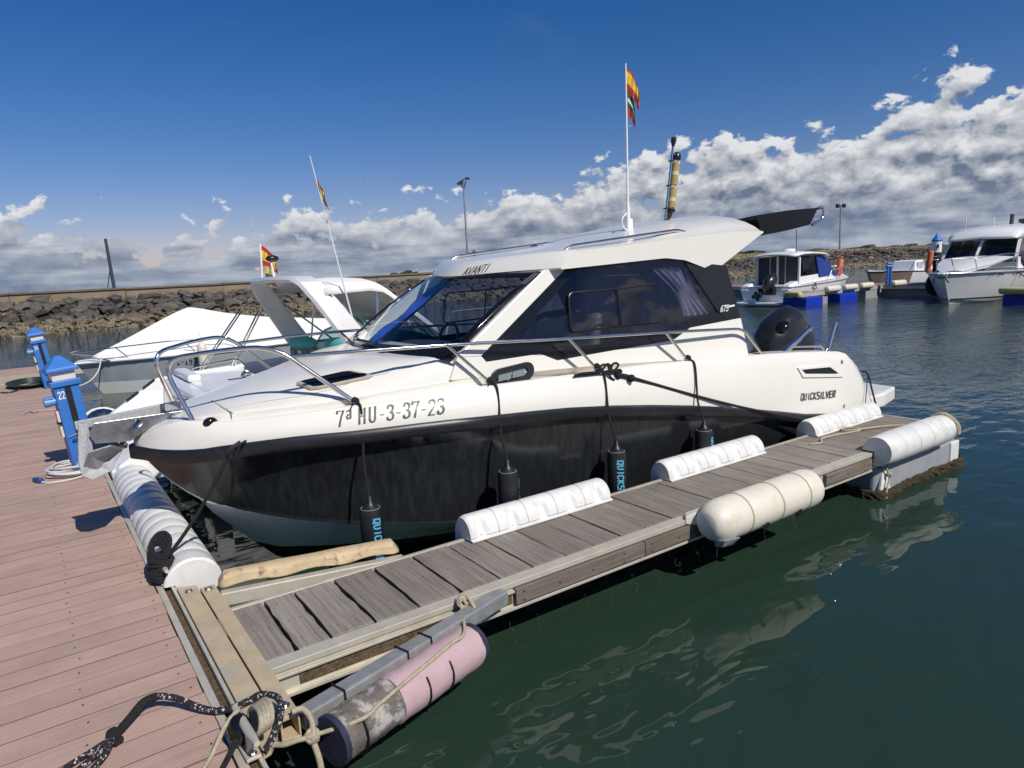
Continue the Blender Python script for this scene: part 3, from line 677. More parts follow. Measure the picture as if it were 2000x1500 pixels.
MB().bb((4.831, -.352, -.150), (RE, -.300, -.006)).build('side_rail', 'aluminium', fin, bevel=.003)
MB().bb((.16, -.3565, -.125), (1.28, -.3525, -.070)).build('rail_slot', 'debris', fin)
for a, b_ in ((1.29, 2.23), (2.235, 2.90), (4.15, 4.80)):
    mb = MB(); mb.bb((a, -.383, -.128), (b_, -.354, -.040)); rb = mb.build('rub_board', 'old_wood_x', fin, bevel=.004)
    k = a+.05
    while k < b_-.02:
        for zz in ((-.06, -.108) if (k < a+.1 or k > b_-.2) else (-.085,)):
            MB().lathe([(.008, 0), (.008, .003), (.004, .005)], 10, Matrix.Rotation(R(90), 3, 'X'), (k, -.383, zz)).build('screw', 'steel', rb)
        k += .24
MB().bb((RE+.001, -.352, -.15), (RE+.03, .315, .002)).build('end_rail', 'aluminium', fin, bevel=.003)
for u in (1.3, 2.6, 3.9, 5.2): MB().bb((u, -.29, -.13), (u+.06, .286, -.045)).build('cross_beam', 'galvanised', fin)
# end float, with weed along the waterline
fl_ = MB(); fl_.loft([[(4.92, y*.92, z) for y, z in ((-.36, -.6), (.33, -.6), (.33, -.16), (-.36, -.16))], [(4.98, y, z) for y, z in ((-.37, -.6), (.34, -.6), (.34, -.16), (-.37, -.16))], [(6.28, y, z) for y, z in ((-.37, -.6), (.34, -.6), (.34, -.16), (-.37, -.16))], [(6.36, y*.92, z) for y, z in ((-.37, -.6), (.34, -.6), (.34, -.16), (-.37, -.16))]], True, True)
flo = fl_.build('float', 'float_grey', fin, bevel=.02)
MB().hexa([(4.93, -.392, -.36), (5.10, -.392, -.36), (5.10, -.36, -.36), (4.93, -.36, -.36), (4.99, -.376, -.17), (5.04, -.376, -.17), (5.04, -.36, -.17), (4.99, -.36, -.17)]).build('float_rib', 'white_poly', flo, bevel=.006)
MB().bb((6.18, -.388, -.36), (6.34, -.36, -.165)).build('float_rib', 'white_poly', flo, bevel=.012)
al = MB(); ring = [(4.90, -.385), (5.4, -.395), (5.9, -.392), (6.38, -.385), (6.40, 0), (6.38, .36), (5.6, .36), (4.90, .35), (4.89, 0)]
ring = [tuple(q) for q in spline([(x, y, 0) for x, y in ring], 9, True)]
al.loft([[(x*1+(x-5.6)*dx+random.uniform(-.012, .012), y*(1+dx*2)+random.uniform(-.012, .012), z+random.uniform(-.012, .012)) for x, y, _ in ring] for dx, z in ((.0, -.325), (.016, -.345), (.022, -.375), (.022, -.41), (.0, -.47))], True)
tag(al.build('weed', 'algae', flo), kind='stuff')
# hinge beam: an open box tube across the root of the finger
def wl_(pts): return [fl(*p) for p in pts]
hb = MB(); x0, x1, y0, y1 = .562, .636, 2.40, 3.80
for a, b_ in (((x0, y0, -.012), (x1, y1, .006)), ((x0, y0, -.105), (x1, y1, -.092)), ((x0, y0, -.0915), (x0+.008, y1, -.0125)), ((x1-.008, y0, -.0915), (x1, y1, -.0125))):
    hb.hexa(wl_([(a[0], a[1], a[2]), (b_[0], a[1], a[2]), (b_[0], b_[1], a[2]), (a[0], b_[1], a[2]), (a[0], a[1], b_[2]), (b_[0], a[1], b_[2]), (b_[0], b_[1], b_[2]), (a[0], b_[1], b_[2])]))
hb.build('hinge_beam', 'tan_steel', fin, bevel=.003)
MB().hexa(wl_([(.571, 2.55, -.0915), (.627, 2.55, -.0915), (.627, 3.7, -.0915), (.571, 3.7, -.0915), (.571, 2.55, -.0125), (.627, 2.55, -.0125), (.627, 3.7, -.0125), (.571, 3.7, -.0125)])).build('tube_shade', 'antifoul', fin)  # near-black filler block stands in for the shade inside the hollow tube
for q in ((.598, 2.47, .006), (.595, 3.75, .006)):
    p = fl(*q); bolt(fin, p)
MB().beam(fl(.645, 2.425, -.050), fl(1.80, 2.735, -.045), .075, .075).build('brace', 'galvanised', fin, bevel=.008)
MB().beam(fl(.645, 3.70, -.045), fl(1.60, 3.47, -.045), .055, .075).build('brace', 'aluminium', fin, bevel=.006)
MB().hexa(wl_([(.645, 3.46, -.16), (1.05, 3.46, -.16), (1.05, 3.50, -.16), (.645, 3.60, -.16), (.645, 3.46, -.09), (1.05, 3.46, -.09), (1.05, 3.50, -.09), (.645, 3.60, -.09)])).build('pad', 'white_poly', fin, bevel=.01)
# ---------------------------------------------------------------- the main boat, in its own space: x aft from the bow, y < 0 towards the finger
BO = Vector((0.456, 4.90, 0)); BA = R(-1.2); _c, _s = math.cos(BA), math.sin(BA)
def to_b(p): d = Vector(p)-BO; return Vector((d.x*_c+d.y*_s, -d.x*_s+d.y*_c, d.z))
def from_b(p): return BO+Vector((p[0]*_c-p[1]*_s, p[0]*_s+p[1]*_c, p[2]))
BE = to_b(EYE)
def bdir(px, py): D = ray(px, py); return Vector((D.x*_c+D.y*_s, -D.x*_s+D.y*_c, D.z))
def bp(px, py, t, k=0.0, z0=0.0):
    """where the sight line meets the boat's fore-and-aft plane t metres off its centre line (leaning in by k per metre above z0)"""
    D = bdir(px, py); return BE+D*((-t+k*(EYE.z-z0)-BE.y)/(D.y-k*D.z)) if k else BE+D*((-t-BE.y)/D.y)
def bhit(px, py, F, y0=-2.2, y1=1.4):
    D = bdir(px, py); k0, k1 = (y0-BE.y)/D.y, (y1-BE.y)/D.y; n = 160; pa = None
    for i in range(n+1):
        k = k0+(k1-k0)*i/n; q = BE+D*k; f = F(q)
        if pa is not None and pa[1]*f <= 0:
            a, b_ = pa[0], k; fa = pa[1]
            for _ in range(40):
                m_ = (a+b_)/2; fm = F(BE+D*m_)
                if fa*fm <= 0: b_ = m_
                else: a, fa = m_, fm
            return BE+D*a
        pa = (k, f)
    return BE+D*((-1.2-BE.y)/D.y)
HB = smooth_tab([(0, .0), (.04, .12), (.12, .26), (.25, .40), (.45, .57), (.7, .72), (1.0, .86), (1.4, 1.0), (1.8, 1.10), (2.3, 1.18), (3.0, 1.24), (4.0, 1.265), (5.0, 1.26), (6.0, 1.235), (6.9, 1.20)], 3)
def hb_(s): return interp(HB, s)
def side(off): return lambda q: q.y+hb_(q.x)-off
def tabz(picks, off, pre=(), post=()):
    T = []
    for px, py in picks: q = bhit(px, py, side(off)); T.append((q.x, q.z))
    T = list(pre)+T+list(post); T.sort(); return smooth_tab(T, 3)
ZR = tabz([(325, 880), (387, 879), (450, 870), (575, 854), (700, 842), (850, 824), (975, 811), (1100, 798), (1200, 793), (1300, 792), (1400, 795), (1500, 802), (1605, 810)], 0.0, [(0, .612)], [(6.75, .0)])
ZG = tabz([(427, 829), (540, 818), (675, 799), (820, 779), (955, 758), (1120, 736), (1275, 715), (1380, 706), (1530, 692), (1630, 689)], .06, [(0, .645), (.05, .682), (.12, .722), (.25, .768)], [(6.22, .60), (6.36, .51), (6.52, .375), (6.70, .12), (6.78, .02)])
def zR(s): return interp(ZR, s)
def zG(s): return max(interp(ZG, s), zR(s)+.012)
SE = 6.76
boat = thing('weekend_boat', 'black hulled cream motorboat with tinted wheelhouse windows and long side rail', 'motorboat', BO, rotz=BA, local=True)
ST = [0, .03, .07, .12, .18, .25, .33, .42, .52, .65, .8, .95, 1.1, 1.3, 1.5, 1.75, 2, 2.3, 2.6, 3, 3.4, 3.8, 4.2, 4.6, 5, 5.4, 5.8, 6.1, 6.22, 6.34, 6.46, 6.58, 6.68, SE]
def both(fn, secs, name, m, parent=boat, **k):
    """near and far half of a lofted shell as one mesh"""
    mb = MB(); rows = [fn(s) for s in secs]; mb.loft(rows); mb.join(mb.mirror()); return mb.build(name, m, parent, **k)
def pair_(fn, secs, name, m, parent=boat, **k):
    mb = MB(); mb.loft([fn(s) for s in secs]); return mb.pair(name, m, parent, **k)
# topsides above the rubbing strake
def up_sec(s):
    b, r, g = hb_(s), zR(s), zG(s); out = []
    for k in range(7):
        f = k/6; out.append((s, -max(b-.06*f+.018*math.sin(f*math.pi)*(1 if s > .5 else s/.5), 0.0), lerp(r, g, f)))
    for dx, dz in ((.012, .010), (.030, .014), (.055, .012)): out.append((s, -max(b-.06-dx, 0.0), g+dz*min(1, s/.2)))
    return out
both(up_sec, ST, 'topside', 'gelcoat', smooth=50)
# stem and bottom
STEM = [(.635, .0), (.515, .084), (.37, .20), (.20, .32), (.096, .39), (-.144, .597), (-.294, .72), (-.36, .78), (-.55, 1.0), (-.75, 1.5)]
def stem_s(z): return interp([(-z_, s_) for z_, s_ in STEM][0:], -z)
CH = smooth_tab([(0.0, .0, .60), (.12, .06, .42), (.28, .17, .26), (.45, .29, .17), (.8, .52, .06), (1.2, .72, -.02), (1.7, .89, -.10), (2.3, 1.0, -.16), (3.2, 1.07, -.20), (4.5, 1.10, -.22), (SE, 1.10, -.23)], 3)
def chine(s): return interp([(q[0], q[1]) for q in CH], s), interp([(q[0], q[2]) for q in CH], s)
def keel(s): return interp([(0, .60), (.084, .515), (.20, .37), (.32, .20), (.40, .07), (.60, -.15), (.72, -.30), (.80, -.37), (1.1, -.55), (1.6, -.72), (3, -.80), (SE, -.80)], s)
def top_low(s):
    b = hb_(s); c, zc = chine(s); r = zR(s)-.012; zc = min(zc, r-.002); c = min(c, b); out = []
    for k in range(9):
        f = k/8; out.append((s, -(lerp(c, b-.012, f**.85)+ (-.035*math.sin(f*math.pi) if s < 2.2 else .012*math.sin(f*math.pi))*min(1, b*3)), lerp(zc, r, f)))
    return out
both(top_low, ST, 'lower_hull', 'hull_black', smooth=50)
BOOT = -.255
def bot_hi(s):
    c, zc = chine(s); zk = keel(s); zc = min(zc, zR(s)-.014); zb = max(min(BOOT, zc-.004), zk) if zk < BOOT else zk
    f = (zc-zb)/(zc-zk) if zc > zk+1e-4 else 0
    return [(s, -c-(.022 if s > .5 else 0), zc+.004), (s, -c*.985, zc-.022*min(1, s/.6)), (s, -c*(1-f*.55), lerp(zc-.024*min(1, s/.6), zb, .5)), (s, -c*(1-min(f, .98)), zb)]
both(bot_hi, ST[2:], 'hull_bottom', 'gelcoat_cool', smooth=35)
def bot_lo(s):
    c, zc = chine(s); zk = keel(s); zb = max(min(BOOT, zc-.004), zk); f = (zc-zb)/(zc-zk) if zc > zk+1e-4 else 0
    return [(s, -c*(1-min(f, .98)), zb), (s, -c*(1-min(f, .98))*.5, lerp(zb, zk, .5)), (s, 0, zk)]
both(bot_lo, [s for s in ST if s > .62], 'antifouling', 'antifoul', smooth=35)
# rubbing strake
rs = [s for s in ST if s < 6.6]
mb = MB()
for sg in (-1, 1):
    sec = []
    for s in rs:
        b = hb_(s); z = zR(s); sec.append([(s-(.03 if s == 0 else 0), sg*max(b+dx, 0), z+dz) for dx, dz in ((-.02, .004), (.014, .006), (.032, -.010), (.034, -.050), (.014, -.080), (-.03, -.082))])
    mb.loft(sec)
    mb.add(sec[-1], [tuple(range(6))])
    mb.build('rubbing_strake', 'black_rubber', boat, smooth=45); mb = MB()
# stern: transom, wings and bathing platform
mb = MB(); mb.loft([[(SE-.0, y, .02), (SE+.03, y, -.3), (SE+.02, y, -.6)] for y in (-1.19, -.6, 0, .6, 1.19)]); mb.build('transom', 'gelcoat', boat)
for sg in (-1, 1):
    mb = MB(); o = [(6.60, .62, -.08), (6.60, 1.12, -.08), (7.10, 1.12, -.08), (7.46, 1.05, -.06), (7.52, .62, -.06)]
    mb.prism([(x, sg*y, z) for x, y, z in o], (0, 0, .15)); mb.build('bathing_platform', 'gelcoat', boat, bevel=.02)
mb = MB(); mb.tube([(6.70, -1.16, -.06), (6.82, -1.10, -.07), (6.90, -1.02, -.07)], .03, 8); mb.build('corner_buffer', 'black_rubber', boat, smooth=40)
# side decks and cockpit coaming aft
def tB(s): return max(min(hb_(s)-.14, .972+.05*(s-1.85)), 0.0)
BZ = []
for px, py in [(336, 825), (440, 808), (540, 797), (630, 785), (687, 777), (820, 752), (944, 736), (1042, 725), (1120, 716), (1230, 708), (1380, 701)]:
    q = bhit(px, py, lambda q: q.y+tB(q.x)); BZ.append((q.x, q.z))
BZ = smooth_tab(sorted([(0, .65)]+BZ+[(4.9, .77)]), 2)
def zB(s): return max(interp(BZ, s), zG(s)+.004)
ZC = smooth_tab([(0, .648), (.05, .692), (.13, .735), (.22, .765), (.38, .82), (.7, .91), (1.0, .975), (1.3, 1.035), (1.55, 1.05), (1.75, 1.045), (2.1, 1.04)], 3)
def deck_z(s, t):
    tb = tB(s); f = min(abs(t)/max(tb, .02), 1.0); return lerp(interp(ZC, s), zB(s), f**interp([(0, 2.4), (.9, 2.6), (1.4, 5.0), (1.65, 14.0), (1.8, 30.0)], s))
def fore_sec(s):
    b, g = hb_(s), zG(s); tb = tB(s); e = min(1, s/.25)
    out = [(s, -max(b-.115, 0), g+.012*e), (s, -max(b-.125, 0), g-.010*e), (s, -max(tb-.002, 0), lerp(g, zB(s), .3)-.006*e), (s, -tb, zB(s)-.007*e), (s, -tb*.985, zB(s))]
    for k in (.012, .03, .07, .13, .21, .32, .45, .60, .8, 1.0): t = tb*.985*(1-k); out.append((s, -t, deck_z(s, t)))
    return out
FS = [s for s in ST if s < 1.9]+[1.9, 2.0, 2.1]
both(fore_sec, FS, 'foredeck', 'gelcoat', smooth=40)
def side_sec(s):
    b, g = hb_(s), zG(s); k = interp([(4.4, 1.0), (4.95, 0.0)], s)
    return [(s, -(b-.115), g+.012), (s, -(b-.125), g-.022*k), (s, -1.0, g-.02*k), (s, -.98, g-.02*k)]
pair_(side_sec, [1.9, 2.3, 2.7, 3.1, 3.5, 3.9, 4.3, 4.6, 4.9, 5.0], 'side_deck', 'non_skid', smooth=40)
def aft_sec(s):
    b, g = hb_(s), zG(s); return [(s, -(b-.115), g+.012), (s, -(b-.26), g+.012), (s, -(b-.28), g-.02), (s, -(b-.28), min(.10, g-.05))]
pair_(aft_sec, [4.95, 5.2, 5.5, 5.8, 6.0, 6.12, 6.24, 6.36, 6.5, 6.62], 'cockpit_coaming', 'gelcoat', smooth=40)
MB().bb((4.7, -.98, .06), (6.6, .98, .09)).build('cockpit_sole', 'non_skid', boat)
MB().bb((6.30, -.97, .09), (6.58, .97, .42)).build('aft_bench', 'gelcoat', boat, bevel=.03)
MB().bb((6.24, -.90, .42), (6.56, .90, .50)).build('bench_cushion', 'vinyl_grey', boat, bevel=.03)

# ---- wheelhouse: sides lean in a little
KZ, KT, KK = .90, 1.04, .17
TS = .05
def cw(px, py, off=0.0): 
    D = bdir(px, py); k = (-(KT+off)+KK*(BE.z-KZ)-TS*(BE.x-3.2)-BE.y)/(D.y-KK*D.z+TS*D.x); return BE+D*k
def both_prism(poly, name, m, th=.03, parent=boat, **kw):
    mb = MB(); mb.prism(poly, (0, th, 0)); mb.join(mb.mirror()); return mb.build(name, m, parent, **kw)
low = [(940, 696), (950, 707), (1055, 691), (1089, 704), (1200, 684), (1315, 665), (1349, 640), (1447, 621)]
bl_ = [(1462, 699), (1380, 701), (1230, 708), (1120, 716), (1042, 725), (944, 736), (925, 738), (885, 742)]
def quads_between(up, dn, name, m, th=.03, off=0.0, parent=boat, **kw):
    mb = MB()
    for (a, b_), (c, d) in zip(zip(up, up[1:]), zip(dn, dn[1:])):
        P = [cw(*c, off), cw(*d, off), cw(*b_, off), cw(*a, off)]; mb.prism(P, (0, th, 0))
    return mb.pair(name, m, parent, **kw)
quads_between([(1063, 527), (1107, 523)], [(893, 698), (940, 696)], 'door_pillar', 'gelcoat', th=.045, off=.004, bevel=.006)
quads_between([(893, 698), (940, 696), (950, 707), (1055, 691), (1089, 704), (1200, 684), (1315, 665), (1349, 640), (1447, 621)],
              [(880, 743), (925, 738), (944, 737), (1042, 726), (1080, 722), (1200, 711), (1325, 704), (1370, 702), (1463, 699)], 'wheelhouse_side', 'gelcoat', th=.05)
mb = MB()   # undercut below the wheelhouse side
for (a, b_) in zip(bl_, bl_[1:]):
    P, Q = cw(*a), cw(*b_); mb.add([P, Q, Q+Vector((0, .055, -.06)), P+Vector((0, .055, -.06))], [(0, 1, 2, 3)])
mb.pair('wheelhouse_foot', 'gelcoat', boat)
# dark surround and panes
fr_pts = [(1107, 523), (1200, 513), (1300, 503), (1345, 509), (1392, 526), (1419, 522), (1447, 621)]
quads_between([(1107, 523), (1134, 520)], [(940, 696), (1003, 664)], 'window_surround', 'black_gloss', th=.02, off=-.004)
quads_between([(940, 696), (1003, 664), (1050, 672), (1092, 684), (1200, 668), (1300, 652), (1330, 634), (1352, 620), (1404, 610)], [(945, 701), (950, 707), (1055, 691), (1089, 704), (1200, 684), (1315, 665), (1332, 652), (1349, 640), (1425, 626)], 'window_surround', 'black_gloss', th=.02, off=-.006)
quads_between([(1337, 510), (1419, 519)], [(1404, 611), (1447, 621)], 'rear_quarter_panel', 'black_plastic', th=.03, off=-.002)
quads_between([(1404, 610), (1447, 620)], [(1424, 627), (1448, 622)], 'rear_quarter_panel', 'black_plastic', th=.03, off=-.003)
quads_between([(1132, 520), (1200, 513), (1300, 503), (1342, 509)], [(1004, 664), (1092, 684), (1200, 668), (1404, 611)], '_', 'glass_tint', th=.008, off=-.010) if False else MB().prism([cw(*p, -.010) for p in ((1132, 520), (1200, 513), (1300, 503), (1342, 509), (1404, 611), (1352, 622), (1330, 636), (1300, 656), (1200, 672), (1092, 688), (1050, 676), (1004, 668))], (0, .006, 0)).pair('side_window', 'glass_tint', boat)
mb = MB()
for pth in ([(1279, 554), (1206, 564), (1110, 572), (1112, 600), (1116, 650), (1215, 636), (1289, 629)], [(1206, 564), (1215, 636)]):
    mb.tube(fillet([cw(*p, .002) for p in pth], .05), .008, 6)
mb.pair('sliding_frame', 'black_plastic', boat, smooth=40)
MB().box(cw(1128, 610, -.02), (.05, .02, .04)).build('window_latch', 'black_plastic', boat, bevel=.005)
# windscreen
def wb(v): return Vector((1.665+.185*v*v, v*.95, 1.035+.015*v*v))
def wt(v): return Vector((2.46+.18*v*v, v*.895, 1.575-.012*v*v))
NV = 14
def ws_grid(f0, f1, v0=-1, v1=1, off=0.0):
    mb = MB(); rows = []
    for j in range(5):
        f = lerp(f0, f1, j/4); rows.append([wb(lerp(v0, v1, i/NV)).lerp(wt(lerp(v0, v1, i/NV)), f)+Vector((-.02*math.sin(f*math.pi)-off, 0, .02*math.sin(f*math.pi)+off)) for i in range(NV+1)])
    mb.loft(rows); return mb
ws_grid(.06, 1.0, -.95, .95).build('windscreen', 'glass_clear', boat, smooth=60)
ws_grid(-.03, .09, -1.0, 1.0, .004).build('windscreen_base', 'black_gloss', boat, smooth=60, solid=.012)
for a, b_ in ((-1.0, -.945), (.945, 1.0)): ws_grid(.07, 1.0, a, b_, .003).build('windscreen_edge', 'black_gloss', boat, smooth=60, solid=.012)
ws_grid(.955, 1.02, -1.0, 1.0, .002).build('windscreen_head', 'black_gloss', boat, smooth=60, solid=.010)
# wiper
mb = MB(); q0 = wb(-.25)+Vector((-.01, 0, .03)); mb.tube([q0, wb(.05)+Vector((.02, 0, .075)), wb(.42)+Vector((.015, 0, .07))], .007, 6); mb.tube([wb(-.05)+Vector((0, 0, .07)), wb(.5)+Vector((.0, 0, .06))], .006, 6); mb.box(q0, (.06, .05, .04)); mb.build('wiper', 'black_plastic', boat)
# roof
te_ = .985
def rz(picks): 
    T = [(bp(px, py, te_).x, bp(px, py, te_).z) for px, py in picks]; return smooth_tab(sorted(T), 2)
RL = [(2.28, 1.55)]+[(bp(px, py, te_).x, bp(px, py, te_).z) for px, py in [(1050, 531), (1107, 525), (1200, 515), (1300, 504)]]
RLt = [(bp(px, py, te_).x, bp(px, py, te_).z) for px, py in [(1338, 508), (1395, 530), (1491, 454)]]
RLOW = sorted(RL+RLt)
RUP = smooth_tab(sorted([(2.28, 1.63), (2.45, 1.645)]+[(bp(px, py, te_).x, bp(px, py, te_).z) for px, py in [(1000, 505), (1097, 494), (1200, 482), (1350, 462), (1440, 451)]]+[(bp(1491, 452, te_).x, bp(1491, 452, te_).z)]), 2)
s_end = bp(1491, 454, te_).x
RC = smooth_tab(sorted([(2.40, 1.655)]+[(bp(px, py, .35).x, bp(px, py, .35).z) for px, py in [(1000, 499), (1100, 482), (1180, 467), (1225, 448), (1300, 432), (1375, 422), (1475, 419)]]), 2)
def roof_rows():
    rows = []; N = 56
    for i in range(N+1):
        u = i/N; row_t, row_b = [], []
        for v in (-1, -.965, -.9, -.8, -.65, -.45, -.2, 0, .2, .45, .65, .8, .9, .965, 1):
            sf = 2.40+.36*abs(v)**1.6; se = s_end-.16*(1-abs(v)**4)*0; s = lerp(sf, se, u)
            # the eave follows its own height table measured along the straight side
            sc = s if abs(v) > .55 else s
            le, ue = interp(RLOW, max(sc, 2.3)), interp(RUP, sc); 
            fr = min(1, (s-sf)/.13)
            zt = lerp(ue, interp(RC, s), max(0, 1-(abs(v)/.965)**3.0)**.9)+(.010 if abs(v) < .98 else 0); zt = lerp(le+.012, zt, fr**.7)
            flat = interp([(2.2, 1.555), (3.0, 1.60), (4.2, 1.64), (4.6, 1.72), (s_end, 1.84)], s)
            zb = le if abs(v) > .99 else max(flat, le) if s > 3.6 else le+.004
            zb = min(zb, zt-.012)
            row_t.append((s, v*te_, zt)); row_b.append((s, v*te_, zb))
        rows.append(row_t+row_b[::-1])
    return rows
roof_mb = MB(); roof_mb.loft(roof_rows(), True, True); roof_mb.build('roof', 'gelcoat', boat, smooth=32)
# black aft visor with a grab handle
vt = .90; vi = [bp(1479, 420, vt), bp(1545, 410, vt), bp(1603, 405, vt)]; vo = [bp(1490, 460, vt), bp(1545, 449, vt), bp(1590, 438, vt)]
mb = MB(); rows = []
for i in range(9):
    f = i/8; a = vi[0].lerp(vi[1], f*2) if f < .5 else vi[1].lerp(vi[2], f*2-1); b_ = vo[0].lerp(vo[1], f*2) if f < .5 else vo[1].lerp(vo[2], f*2-1); row = []
    w = vt*(1-.03*f*f)
    for j in range(11): v = -1+2*j/10; row.append((a.x-.25*(1-v*v)*f, v*w, a.z-.045*(1-v*v)))
    for j in range(11): v = 1-2*j/10; row.append((b_.x-.25*(1-v*v)*f, v*w*.98, b_.z+(.035 if abs(v) < .9 else 0)))
    rows.append(row)
mb.loft(rows, True, True); mb.build('aft_visor', 'black_gloss', boat, smooth=35)
for sg in (-1, 1):
    h = [bp(1597, 407, vt*.97), bp(1609, 405, vt*.97), bp(1608, 427, vt*.97), bp(1586, 439, vt*.97)]; MB().tube(fillet([(p.x, sg*p.y, p.z) for p in h], .06), .014, 8).build('grab_handle', 'steel', boat, smooth=50)
# roof rails
for sg in (-1, 1):
    mb = MB(); h = [bp(1098, 495, .86), bp(1114, 481, .86), bp(1325, 449, .86), bp(1349, 458, .86)]; mb.tube(fillet([(p.x, sg*p.y, p.z) for p in h], .09, 6), .0135, 8)
    for p in (h[0], h[3]): mb.lathe([(.025, 0), (.022, .008)], 10, o=(p.x, sg*p.y, p.z-.008))
    mb.build('roof_rail', 'steel', boat, smooth=50)
# cabin inside
MB().bb((1.75, -.92, .50), (4.58, .92, .53)).build('cabin_sole', 'cabin_liner', boat)
for sg in (-1, 1): MB().bb((1.85, sg*.955-.01, .52), (4.58, sg*.955+.01, .86)).build('cabin_lining', 'cabin_liner', boat)
mb = MB(); mb.loft([[(1.80, y, .985-.05*y*y), (2.05, y, 1.02-.05*y*y), (2.35, y, 1.05-.05*y*y), (2.45, y, .98), (2.45, y, .55)] for y in [-.88+i*.22 for i in range(9)]]); mb.build('dashboard', 'dash', boat, smooth=40)
mb = MB(); mb.loft([[(2.2, y, 1.02+.10*math.sin(math.pi*(y+.85)/.7)) for y in (-.85, -.7, -.5, -.3, -.15)], [(2.42, y, 1.03+.16*math.sin(math.pi*(y+.85)/.7)) for y in (-.85, -.7, -.5, -.3, -.15)], [(2.46, y, .95) for y in (-.85, -.7, -.5, -.3, -.15)]]); mb.build('instrument_binnacle', 'dash', boat, smooth=40)
mb = MB(); cw_ = Vector((2.56, .42, 1.00)); mb.tube([cw_+Vector((.05*math.sin(a), .17*math.cos(a), .17*math.sin(a))) for a in [k*math.pi/10 for k in range(20)]], .013, 8, True); mb.tube([cw_-Vector((.08, 0, .03)), cw_], .02, 8); mb.build('steering_wheel', 'black_plastic', boat, smooth=50)
for y in (-.45, .45):
    MB().bb((3.02, y-.24, .53), (3.32, y+.24, .80)).build('seat_base', 'cabin_liner', boat, bevel=.03)
    mb = MB(); mb.bb((2.98, y-.25, .80), (3.36, y+.25, .91)); mb.hexa([(3.28, y-.24, .90), (3.38, y-.24, .90), (3.38, y+.24, .90), (3.28, y+.24, .90), (3.38, y-.21, 1.22), (3.46, y-.21, 1.22), (3.46, y+.21, 1.22), (3.38, y+.21, 1.22)]); mb.build('helm_seat', 'vinyl_grey', boat, bevel=.04)
MB().bb((3.75, -.92, .53), (4.30, -.40, .80)).build('galley_unit', 'cabin_liner', boat, bevel=.02)
# aft bulkhead: frame, dark sliding door, curtain
for a, b_ in (((4.52, -.96, .10), (4.58, -.80, 1.62)), ((4.52, .80, .10), (4.58, .96, 1.62)), ((4.52, -.80, 1.50), (4.58, .80, 1.64)), ((4.52, -.10, .10), (4.57, .0, 1.50)), ((4.52, -.80, .10), (4.58, -.1, .72))): MB().bb(a, b_).build('bulkhead_frame', 'cabin_liner', boat)
MB().bb((4.54, -.80, .72), (4.546, -.10, 1.50)).build('bulkhead_pane', 'glass_smoke', boat); MB().bb((4.55, 0, .12), (4.556, .80, 1.50)).build('bulkhead_pane', 'glass_smoke', boat)
mb = MB(); mb.loft([[(4.48+.012*math.sin(k*1.9)+.006*math.sin(k*.7), -.80+.035*k, z) for k in range(46)] for z in (.62, .9, 1.2, 1.49)]); mb.build('bulkhead_curtain', 'curtain_grey', boat, smooth=70)
def drape(p, q, w, n, name, m, amp=.02):
    mb = MB(); rows = []
    for i in range(13):
        f = i/12; c = Vector(p).lerp(Vector(q), f); ww = w*(1-.45*math.sin(f*math.pi*.95)); rows.append([c+Vector((ww*(k/n-.5), amp*math.sin(k*2.1+f*2), 0)) for k in range(n+1)])
    mb.loft(rows); return mb.build(name, m, boat, smooth=70)
a, b_ = cw(1345, 520, -.06), cw(1392, 612, -.06); drape(a+Vector((-.22, .02, 0)), b_+Vector((-.14, .02, 0)), .40, 14, 'rear_curtain', 'curtain_grey')
mb = MB()   # blue curtain gathered along the windscreen pillar on the far side
rows = []
for i in range(15):
    f = i/14; c = wb(.60).lerp(wt(.52), .12+.84*f)+Vector((.06, 0, -.045)); w = .20*(1+.35*math.sin(f*9)); rows.append([c+Vector((.03*math.sin(k*2.3+f*5)+.02, w*(k/10-.3)*1.2, -.05*(k/10)+.02*math.sin(k*1.7+f*7))) for k in range(11)])
mb.loft(rows); mb.build('blue_curtain', 'curtain_blue', boat, smooth=70)
# foredeck hatch
def dhit(px, py): return bhit(px, py, lambda q: q.z-deck_z(q.x, q.y), -1.6, 1.0)
hq = [dhit(*p) for p in ((576, 752), (610, 765), (735, 739), (684, 728))]
hc = sum(hq, Vector())/4; hn = (hq[1]-hq[0]).cross(hq[2]-hq[1]).normalized(); hn = hn if hn.z > 0 else -hn
ro = []
for i in range(4): ro += [hq[i].lerp(hq[i-1], .10), hq[i].lerp(hq[(i+1) % 4], .10)]
MB().prism([p+hn*.004 for p in ro], hn*.022).build('hatch_frame', 'aluminium', boat, bevel=.006)
MB().prism([hc+(p-hc)*.86+hn*.020 for p in ro], hn*.009).build('hatch_pane', 'black_gloss', boat, bevel=.003)
# oval cabin light in the wheelhouse side
o0, o1 = cw(957, 747, .005), cw(1041, 724, .005)
def stadium(cx, cy, hw, hh, n=10): return [(cx+hw*sx+hh*math.cos(a), cy+hh*math.sin(a)) for sx, a0 in ((1, -90), (-1, 90)) for a in [R(a0+180*k/n) for k in range(n+1)]]
c0, ex = cw(999, 732, .004), (cw(1030, 724, .004)-cw(968, 740, .004)).normalized(); ez = (cw(999, 715, .004)-cw(999, 750, .004)).normalized(); hw = (cw(1041, 724)-cw(957, 742)).length/2; hh = (cw(999, 714)-cw(999, 751)).length/2
def oval(k, kz): return [c0+ex*x+ez*y for x, y in stadium(0, 0, hw-hh, hh*k)] if kz is None else [c0+ex*x*kz+ez*y for x, y in stadium(0, 0, hw-hh, hh*k)]
pw = MB(); A_, B_ = oval(1.0, None), oval(.50, .90); n = len(A_); d = Vector((0, -.022, 0))
